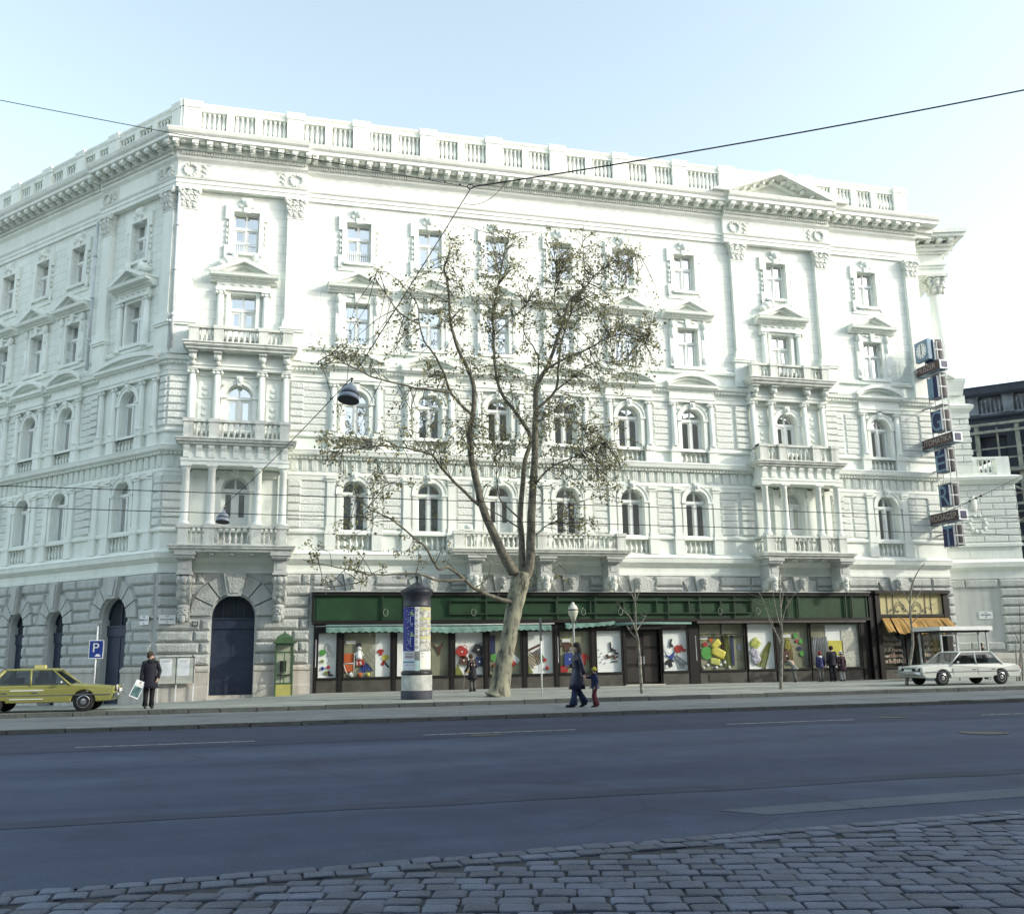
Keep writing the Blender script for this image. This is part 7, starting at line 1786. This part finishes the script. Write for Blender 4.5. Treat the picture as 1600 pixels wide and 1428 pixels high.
# ================================================================== people
SKIN = mat('skin', (.50, .33, .25), .6, .06, 6)
def person(name, label, loc, rz, H, J=None, coat=None, hem=.55, flare=.25, trousers=None, legw=(.085, .07, .085), hair=None, hairm=None, hat=None, shoes=None, shirt=None, collar=None, female=False, cat='person', group=None, head_turn=0.0):
    p = thing(name, label, cat, loc, rz, group); S = H / 1.75
    j = dict(pelvis=(0, 0, .95), spine=(0, 0, 1.12), chest=(0, 0, 1.34), neck=(0, .0, 1.475), hb=(0, -.015, 1.56), head=(0, -.02, 1.655))
    for s, x in (('l', 1), ('r', -1)):
        j.update({'sh' + s: (x * (.165 if female else .185), 0, 1.415), 'el' + s: (x * .235, .03, 1.14), 'wr' + s: (x * .25, -.03, .90), 'hip' + s: (x * .09, 0, .92), 'kn' + s: (x * .095, -.015, .50), 'an' + s: (x * .095, .03, .085), 'to' + s: (x * .11, -.12, .04)})
    if J: j.update(J)
    v = {k: Vector(q) for k, q in j.items()}
    V_, E_, R_ = [], [], []; ix = {}
    def add(k, q, r): ix[k] = len(V_); V_.append(q); R_.append(r); return ix[k]
    rad = dict(pelvis=.125, spine=.115, chest=.135, neck=.052, hb=.072, head=.092)
    for k in ('pelvis', 'spine', 'chest', 'neck', 'hb', 'head'): add(k, v[k], rad[k])
    for a, b in (('pelvis', 'spine'), ('spine', 'chest'), ('chest', 'neck'), ('neck', 'hb'), ('hb', 'head')): E_.append((ix[a], ix[b]))
    fw = Matrix.Rotation(head_turn, 3, 'Z') @ Vector((0, -1, 0)); sd = Vector((fw.y, -fw.x, 0))
    add('nose', v['hb'] + fw * .105 + Vector((0, 0, .045)), .012); E_.append((ix['hb'], ix['nose']))
    for s in 'lr':
        for a, b, r in (('chest', 'sh' + s, .062), ('sh' + s, 'el' + s, .044), ('el' + s, 'wr' + s, .03)): add(b, v[b], r); E_.append((ix[a], ix[b]))
        for a, b, r in (('pelvis', 'hip' + s, .085), ('hip' + s, 'kn' + s, .056), ('kn' + s, 'an' + s, .04), ('an' + s, 'to' + s, .033)): add(b, v[b], r); E_.append((ix[a], ix[b]))
        d = (v['wr' + s] - v['el' + s]).normalized(); side = d.cross(Vector((1, 0, 0)) if abs(d.x) < .8 else Vector((0, 1, 0))).normalized(); nrm = d.cross(side)
        palm = v['wr' + s] + d * .055; add('pm' + s, palm, .027); E_.append((ix['wr' + s], ix['pm' + s]))
        for q, (o_, L) in enumerate(((-.03, .062), (-.010, .074), (.010, .070), (.03, .052))):
            a = add('f%d%s' % (q, s), palm + d * .035 + side * o_, .009); E_.append((ix['pm' + s], a)); b = add('g%d%s' % (q, s), palm + d * (.035 + L * .6) + side * o_ + nrm * .012, .008); E_.append((a, b)); c = add('h%d%s' % (q, s), palm + d * (.035 + L) + side * o_ + nrm * .032, .007); E_.append((b, c))
        a = add('t' + s, palm - side * .038 + d * .008 + nrm * .01, .010); E_.append((ix['pm' + s], a)); b = add('u' + s, palm - side * .052 + d * .045 + nrm * .022, .009); E_.append((a, b))
    me = bpy.data.meshes.new('body'); me.from_pydata([tuple(q) for q in V_], E_, []); o = bpy.data.objects.new('body', me); COL.objects.link(o)
    m = o.modifiers.new('skin', 'SKIN'); m.use_smooth_shade = True; o.modifiers.new('sub', 'SUBSURF').levels = 1; o.modifiers['sub'].render_levels = 1
    sv = me.skin_vertices[0].data
    for k, r in enumerate(R_): sv[k].radius = (r, r * (.82 if k == ix['chest'] or k == ix['pelvis'] else 1)); sv[k].use_root = (k == 0)
    dg = bpy.context.evaluated_depsgraph_get(); dg.update(); me2 = bpy.data.meshes.new_from_object(o.evaluated_get(dg)); bpy.data.objects.remove(o)
    me2.transform(Matrix.Scale(S, 4)); me2.materials.clear(); me2.materials.append(SKIN); link('body', me2, p, local=True)
    def put(t, nm, mt): t.v = [tuple(Vector(q) * S) for q in t.v]; return t.build(nm, mt, p, local=True)
    er = lambda c, rx, ry, n=16: [Vector((c.x + rx * math.cos(2 * PI * k / n), c.y + ry * math.sin(2 * PI * k / n), c.z)) for k in range(n)]
    if trousers:
        t = MB()
        for s in 'lr': t.tube([v['hip' + s] + Vector((0, 0, .08)), v['hip' + s], v['hip' + s].lerp(v['kn' + s], .5), v['kn' + s], v['kn' + s].lerp(v['an' + s], .5), v['an' + s] + Vector((0, 0, -.01))], [.10, .108, .095, legw[0], legw[1], legw[2]], 12)
        put(t, 'trousers', trousers)
    if coat:
        t = MB(); hz = hem; pc_ = v['pelvis']
        sw = .5
        hemc = (v['knl'] + v['knr']) / 2
        C = [(v['neck'] + Vector((0, .0, .02)), .075, .075), (v['neck'] - Vector((0, 0, .05)), .15, .10), (v['chest'] + Vector((0, 0, .05)), .205 if not female else .18, .135), (v['chest'] - Vector((0, 0, .10)), .20 if not female else .165, .14), (v['spine'], .185 if not female else .145, .135), (pc_, .19, .15)]
        k = 3
        for q in range(1, k + 1):
            f = q / k; z_ = pc_.z + (hz - pc_.z) * f; c = pc_.lerp(Vector((hemc.x, hemc.y, z_)), f * .8); c.z = z_
            C.append((c, .19 + flare * .30 * f, .15 + flare * .42 * f))
        rings = [er(c, a, b) for c, a, b in C]
        r_ = random.Random(len(label))
        for q in range(6, len(rings)): rings[q] = [x + Vector((math.cos(n_ * 1.9) * .012 * (q - 5), math.sin(n_ * 2.3) * .012 * (q - 5), 0)) for n_, x in enumerate(rings[q])]
        t.loft(rings)
        for s in 'lr': t.tube([v['chest'].lerp(v['sh' + s], .55) + Vector((0, 0, .045)), v['sh' + s], v['sh' + s].lerp(v['el' + s], .5), v['el' + s], v['el' + s].lerp(v['wr' + s], .5), v['wr' + s] + (v['wr' + s] - v['el' + s]) * .03], [.075, .082, .07, .062, .056, .054], 12)
        put(t, 'coat', coat)
        if collar:
            t = MB(); t.loft([er(v['neck'] + Vector((0, 0, z_)), a, a) for z_, a in ((-.06, .145), (.0, .125), (.05, .10), (.055, .08), (.0, .075))]); put(t, 'collar', collar)
        if shirt:
            t = MB(); t.ell(v['neck'] + Vector((0, -.075, -.05)), (.05, .035, .09), 8, 6); put(t, 'shirt', shirt)
    for s in 'lr':
        t = MB(); a, b = v['an' + s], v['to' + s]; dr = (b - a); dr.z = 0; dr.normalize()
        t.tube([a - dr * .05 + Vector((0, 0, -.035)), a + Vector((0, 0, -.02)), a.lerp(b, .5) + Vector((0, 0, -.015)), b + Vector((0, 0, .0)), b + dr * .05 + Vector((0, 0, -.01))], [.036, .05, .046, .04, .018], 10); put(t, 'shoe', shoes or BLKG)
    hd = v['head']
    if hairm:
        t = MB(); back = -fw
        t.ell(hd + back * .032 + Vector((0, 0, .035)), (.104, .104, .090), 14, 8, z0=-.6)
        if hair == 'long':
            for k in range(7):
                a = (k - 3) * .36; o_ = Matrix.Rotation(a, 3, 'Z') @ back
                t.tube([hd + o_ * .09 + Vector((0, 0, .04)), hd + o_ * .115 + Vector((0, 0, -.08)), hd + o_ * .12 + Vector((0, 0, -.20)), hd + o_ * .10 + Vector((0, 0, -.28))], [.04, .05, .045, .015], 7)
        else:
            t.ell(hd + back * .05 + Vector((0, 0, -.03)), (.09, .07, .085), 10, 6)
            for x in (-1, 1): t.ell(hd + sd * x * .088 + Vector((0, 0, -.015)) + back * .02, (.025, .045, .06), 8, 5)
        put(t, 'hair', hairm)
    if hat:
        t = MB(); t.ell(hd + Vector((0, .01, .02)), (.118, .122, .125), 14, 8, z0=-.2); t.lathe(hd.x, hd.y + .01, [(.121, hd.z - .01), (.128, hd.z + .0), (.126, hd.z + .035), (.118, hd.z + .04)], 14); t.ell(hd + Vector((0, .01, .15)), (.03, .03, .03), 8, 5); put(t, 'hat', hat)
    t = MB()
    for x in (-1, 1): t.ell(v['hb'] + fw * .088 + sd * x * .034 + Vector((0, 0, .075)), (.013, .013, .008), 6, 4)
    put(t, 'eye', BLKG)
    t = MB(); t.tube([v['hb'] + fw * .094 + sd * x * .012 + Vector((0, 0, -.002)) for x in (-2, -1, 0, 1, 2)], .006, 5); put(t, 'mouth', mat('lips', (.30, .13, .11), .6))
    return p, v, S, put
NAVYC = mat('navy_coat', (.008, .009, .020), .8, .2, 5); BLKC = mat('black_coat', (.014, .014, .018), .85, .2, 5); LEATH = mat('blue_leather_coat', (.012, .017, .048), .35, .2, 6, bump=.3, bscale=12)
JEAN = mat('blue_jeans', (.020, .034, .095), .85, .2, 8); BRNH = mat('brown_hair', (.065, .042, .025), .8, .2, 20); DKH = mat('dark_hair', (.025, .018, .014), .7, .2, 20); GREYT = mat('grey_trousers', (.11, .115, .11), .85, .15, 6)
z0 = gz(.95, -10.4)
p, v, S, put = person('person', 'bearded man in a dark knee length overcoat holding a picture carrier bag at the kerb', (.95, -10.4, z0), R(14), 1.68, J=dict(wrr=(-.27, -.06, .86), wrl=(.22, -.14, .93), ell=(.30, .02, 1.15)), coat=NAVYC, hem=.62, flare=.22, trousers=BLKC, hair='short', hairm=BRNH, shirt=BLUEG, collar=BLKC, head_turn=R(60))
t = MB(); fw_ = Matrix.Rotation(R(60), 3, 'Z') @ Vector((0, -1, 0)); t.ell(v['hb'] + fw_ * .075 + Vector((0, 0, -.03)), (.055, .05, .05), 10, 6); put(t, 'beard', BRNH)
bag = thing('carrier_bag', 'white carrier bag with a dark picture held by the man in the overcoat', 'bag', (.95, -10.4, z0), R(14))
t = MB(); Tb = lambda x, y, q: Vector((-.27 + x * math.cos(.42) + q * math.sin(.42) , -.10 + y, .83 + q * math.cos(.42) - x * math.sin(.42))) * S
def bx(t, x0, x1, y0, y1, q0, q1):
    i = t.add([Tb(x, y, q) for q in (q0, q1) for y in (y0, y1) for x in (x0, x1)])
    for f in ((0, 1, 3, 2), (4, 6, 7, 5), (0, 4, 5, 1), (2, 3, 7, 6), (0, 2, 6, 4), (1, 5, 7, 3)): t.f.append(tuple(i + k for k in f))
bx(t, -.15, .15, -.03, .03, -.52, -.06); bx(t, -.15, -.03, -.012, .012, -.06, .03); bx(t, .03, .15, -.012, .012, -.06, .03); bx(t, -.03, .03, -.012, .012, -.0, .03); t.build('bag_body', WHITEM, bag, local=True)
t = MB(); bx(t, -.125, .125, -.036, -.031, -.48, -.17); t.build('printed_picture', mat('bag_picture', (.16, .30, .30), .5, .3, 7, col2=(.015, .03, .05)), bag, local=True)
z1 = .07
WJ = dict(hipl=(.08, 0, .92), knl=(.08, -.10, .50), anl=(.08, -.16, .09), tol=(.08, -.34, .06), hipr=(-.08, 0, .92), knr=(-.08, .02, .50), anr=(-.08, .24, .13), tor=(-.08, .12, .045), ell=(.24, .06, 1.14), wrl=(.27, .10, .90), elr=(-.20, -.03, 1.15), wrr=(-.13, -.17, 1.12))
WX, WY = 13.3, -14.6
p, v, S, put = person('person', 'woman in a long blue leather coat and flared jeans leading a child', (WX, WY, z1), R(-90), 1.87, J=WJ, coat=LEATH, hem=.50, flare=.16, trousers=JEAN, legw=(.085, .085, .115), hair='long', hairm=DKH, shirt=mat('cream_scarf', (.5, .48, .30), .8), female=True)
t = MB(); c = v['spine'] + Vector((0, 0, -.03)); t.lathe(c.x, c.y, [(.155, c.z - .03), (.16, c.z), (.155, c.z + .03)], 16, sx=1.0, sy=.93); put(t, 'belt', LEATH)
CJ = dict(hipl=(.09, 0, .92), knl=(.09, -.10, .52), anl=(.09, -.02, .10), tol=(.09, -.2, .06), knr=(-.09, .0, .5), anr=(-.09, .14, .12), tor=(-.09, -.02, .05), elr=(-.30, -.10, 1.38), wrr=(-.36, -.36, 1.50), ell=(.25, .04, 1.13), wrl=(.26, -.08, .93))
CJ = dict(CJ, elr=(-.26, -.16, 1.32), wrr=(-.16, -.42, 1.36))
person('person', 'small child in blue jacket, maroon trousers and yellow hat held by the hand', (WX + .48, WY - .18, z1), R(-90), 1.13, J=CJ, coat=mat('child_blue_jacket', (.014, .020, .085), .7, .2, 6), hem=.86, flare=.25, trousers=mat('maroon_trousers', (.10, .018, .03), .85, .2, 6), legw=(.10, .095, .10), hairm=BRNH, hat=mat('yellow_hat', (.60, .56, .08), .85, .15, 9), collar=NAVYC)
OJ = dict(knl=(.10, -.03, .5), ell=(.27, .0, 1.14), wrl=(.33, -.12, .93), chest=(0, -.06, 1.33), neck=(0, -.11, 1.45), hb=(0, -.15, 1.53), head=(0, -.16, 1.62), shl=(.18, -.07, 1.40), shr=(-.18, -.07, 1.40), elr=(-.24, -.08, 1.13), wrr=(-.2, -.2, 1.0))
px_, py_ = 12.72, -2.75; zz_ = gz(px_, py_)
p, v, S, put = person('person', 'old woman in a dark coat and fur hat leaning on a walking stick', (px_, py_, zz_), R(200), 1.5, J=OJ, coat=BLKC, hem=.55, flare=.25, trousers=GREYT, hairm=BRNH, hat=mat('fur_hat', (.09, .055, .03), .9, .3, 20), collar=mat('fur_collar', (.12, .08, .05), .9, .3, 20), female=True)
st = thing('walking_stick', 'pale walking stick held by the old woman in the dark coat', 'walking stick', (px_, py_, zz_), R(200))
t = MB(); hnd = v['wrl'] + Vector((.02, -.05, -.06)); t.tube([Vector((.38, -.22, .01)) * S, hnd * S, (hnd + Vector((-.02, .04, .05))) * S, (hnd + Vector((-.03, .10, .03))) * S], [.012, .014, .014, .013], 7); t.build('stick', mat('stick_wood', (.55, .50, .38), .5), st, local=True)
def back_person(label, x, y, H, **k): 
    return person('person', label, (x, y, gz(x, y)), R(180) + k.pop('rz', 0), H, **k)
back_person('child in a grey-green jacket leaning over the window ledge of the green shop', 28.45, -1.15, 1.28, rz=R(25), J=dict(chest=(0, -.20, 1.24), neck=(0, -.30, 1.34), hb=(0, -.38, 1.40), head=(0, -.42, 1.48), shl=(.18, -.24, 1.32), shr=(-.18, -.24, 1.32), spine=(0, -.08, 1.1), ell=(.26, -.36, 1.12), wrl=(.22, -.55, 1.12), elr=(-.26, -.36, 1.12), wrr=(-.22, -.55, 1.12), anl=(.22, .22, .1), tol=(.24, .08, .05), knl=(.15, .06, .5)), coat=mat('grey_green_jacket', (.20, .23, .20), .8, .2, 6), hem=.82, flare=.3, trousers=GREYT, hairm=BRNH)
back_person('child in a navy jacket and red knitted hat looking into the shop window', 29.75, -1.3, 1.36, coat=mat('bright_navy_jacket', (.02, .025, .12), .7, .2, 6), hem=.84, flare=.25, trousers=mat('grey_flannel', (.17, .17, .15), .85, .2, 6), hairm=BRNH, hat=mat('red_hat', (.45, .03, .03), .85, .2, 9), collar=WHT)
back_person('man in a dark coat looking into the shop window between two children', 30.28, -1.45, 1.62, coat=NAVYC, hem=.78, flare=.2, trousers=BLKC, hairm=DKH, rz=R(-8))
back_person('girl in a dark plum coat, white hat and pale trousers at the shop window', 30.85, -1.35, 1.36, coat=mat('plum_coat', (.05, .02, .035), .8, .2, 6), hem=.6, flare=.4, trousers=mat('pale_trousers', (.55, .57, .55), .85, .1, 6), hairm=BRNH, hat=WHT, female=True)
person('person', 'dark haired person in dark clothes standing beside the kiosk behind the white car', (37.35, -3.0, .2), R(60), 1.66, coat=BLKC, hem=.7, trousers=BLKC, hairm=DKH, shirt=WHT, collar=NAVYC)

# ================================================================== across the avenue (casts the street's shade, seen in the window panes)
t = MB()
t.box(ID, 19, 150, -64, -38, -.5, 23.6)
for k in range(14): x = 20 + 9.2 * k; t.box(ID, x, x + 3.4, -46, -38.6, 23.6, 24.0 + (k % 3) * .4)
t.box(ID, -110, 19, -90, -62, -.5, 22.5); t.box(ID, -60, -46, -90, -64, 22.5, 26)
t.build('opposite_terrace', mat('opposite_render', (.30, .29, .25), .9, .2, .5), None, 'structure')

# ================================================================== light
SUN_EL, SUN_AZ = R(23), R(118)                    # azimuth clockwise from +Y
sd_ = Vector((math.sin(SUN_AZ) * math.cos(SUN_EL), math.cos(SUN_AZ) * math.cos(SUN_EL), math.sin(SUN_EL)))
sl = bpy.data.lights.new('sun', 'SUN'); sl.energy = 2.8; sl.angle = R(.55); sl.color = (1.0, .97, .80)
so = bpy.data.objects.new('sun', sl); COL.objects.link(so); so.rotation_euler = sd_.to_track_quat('Z', 'Y').to_euler(); so.location = (60, -60, 60)
wd = bpy.data.worlds.new('World'); sc.world = wd; wd.use_nodes = True
nt = wd.node_tree; bg = nt.nodes['Background']
sky = nt.nodes.new('ShaderNodeTexSky'); sky.sky_type = 'NISHITA'; sky.sun_disc = False; sky.sun_elevation = SUN_EL; sky.sun_rotation = SUN_AZ; sky.altitude = 100; sky.air_density = 1.0; sky.dust_density = 2.2; sky.ozone_density = 1.0
hs = nt.nodes.new('ShaderNodeHueSaturation'); hs.inputs['Saturation'].default_value = .58; hs.inputs['Hue'].default_value = .472   # thin winter haze
nt.links.new(sky.outputs['Color'], hs.inputs['Color']); nt.links.new(hs.outputs['Color'], bg.inputs['Color']); bg.inputs['Strength'].default_value = .42
sc.view_settings.view_transform = 'Standard'; sc.view_settings.look = 'None'; sc.view_settings.exposure = 0; sc.view_settings.gamma = 1
sc.render.engine = 'CYCLES'; sc.cycles.max_bounces = 6; sc.cycles.transparent_max_bounces = 12
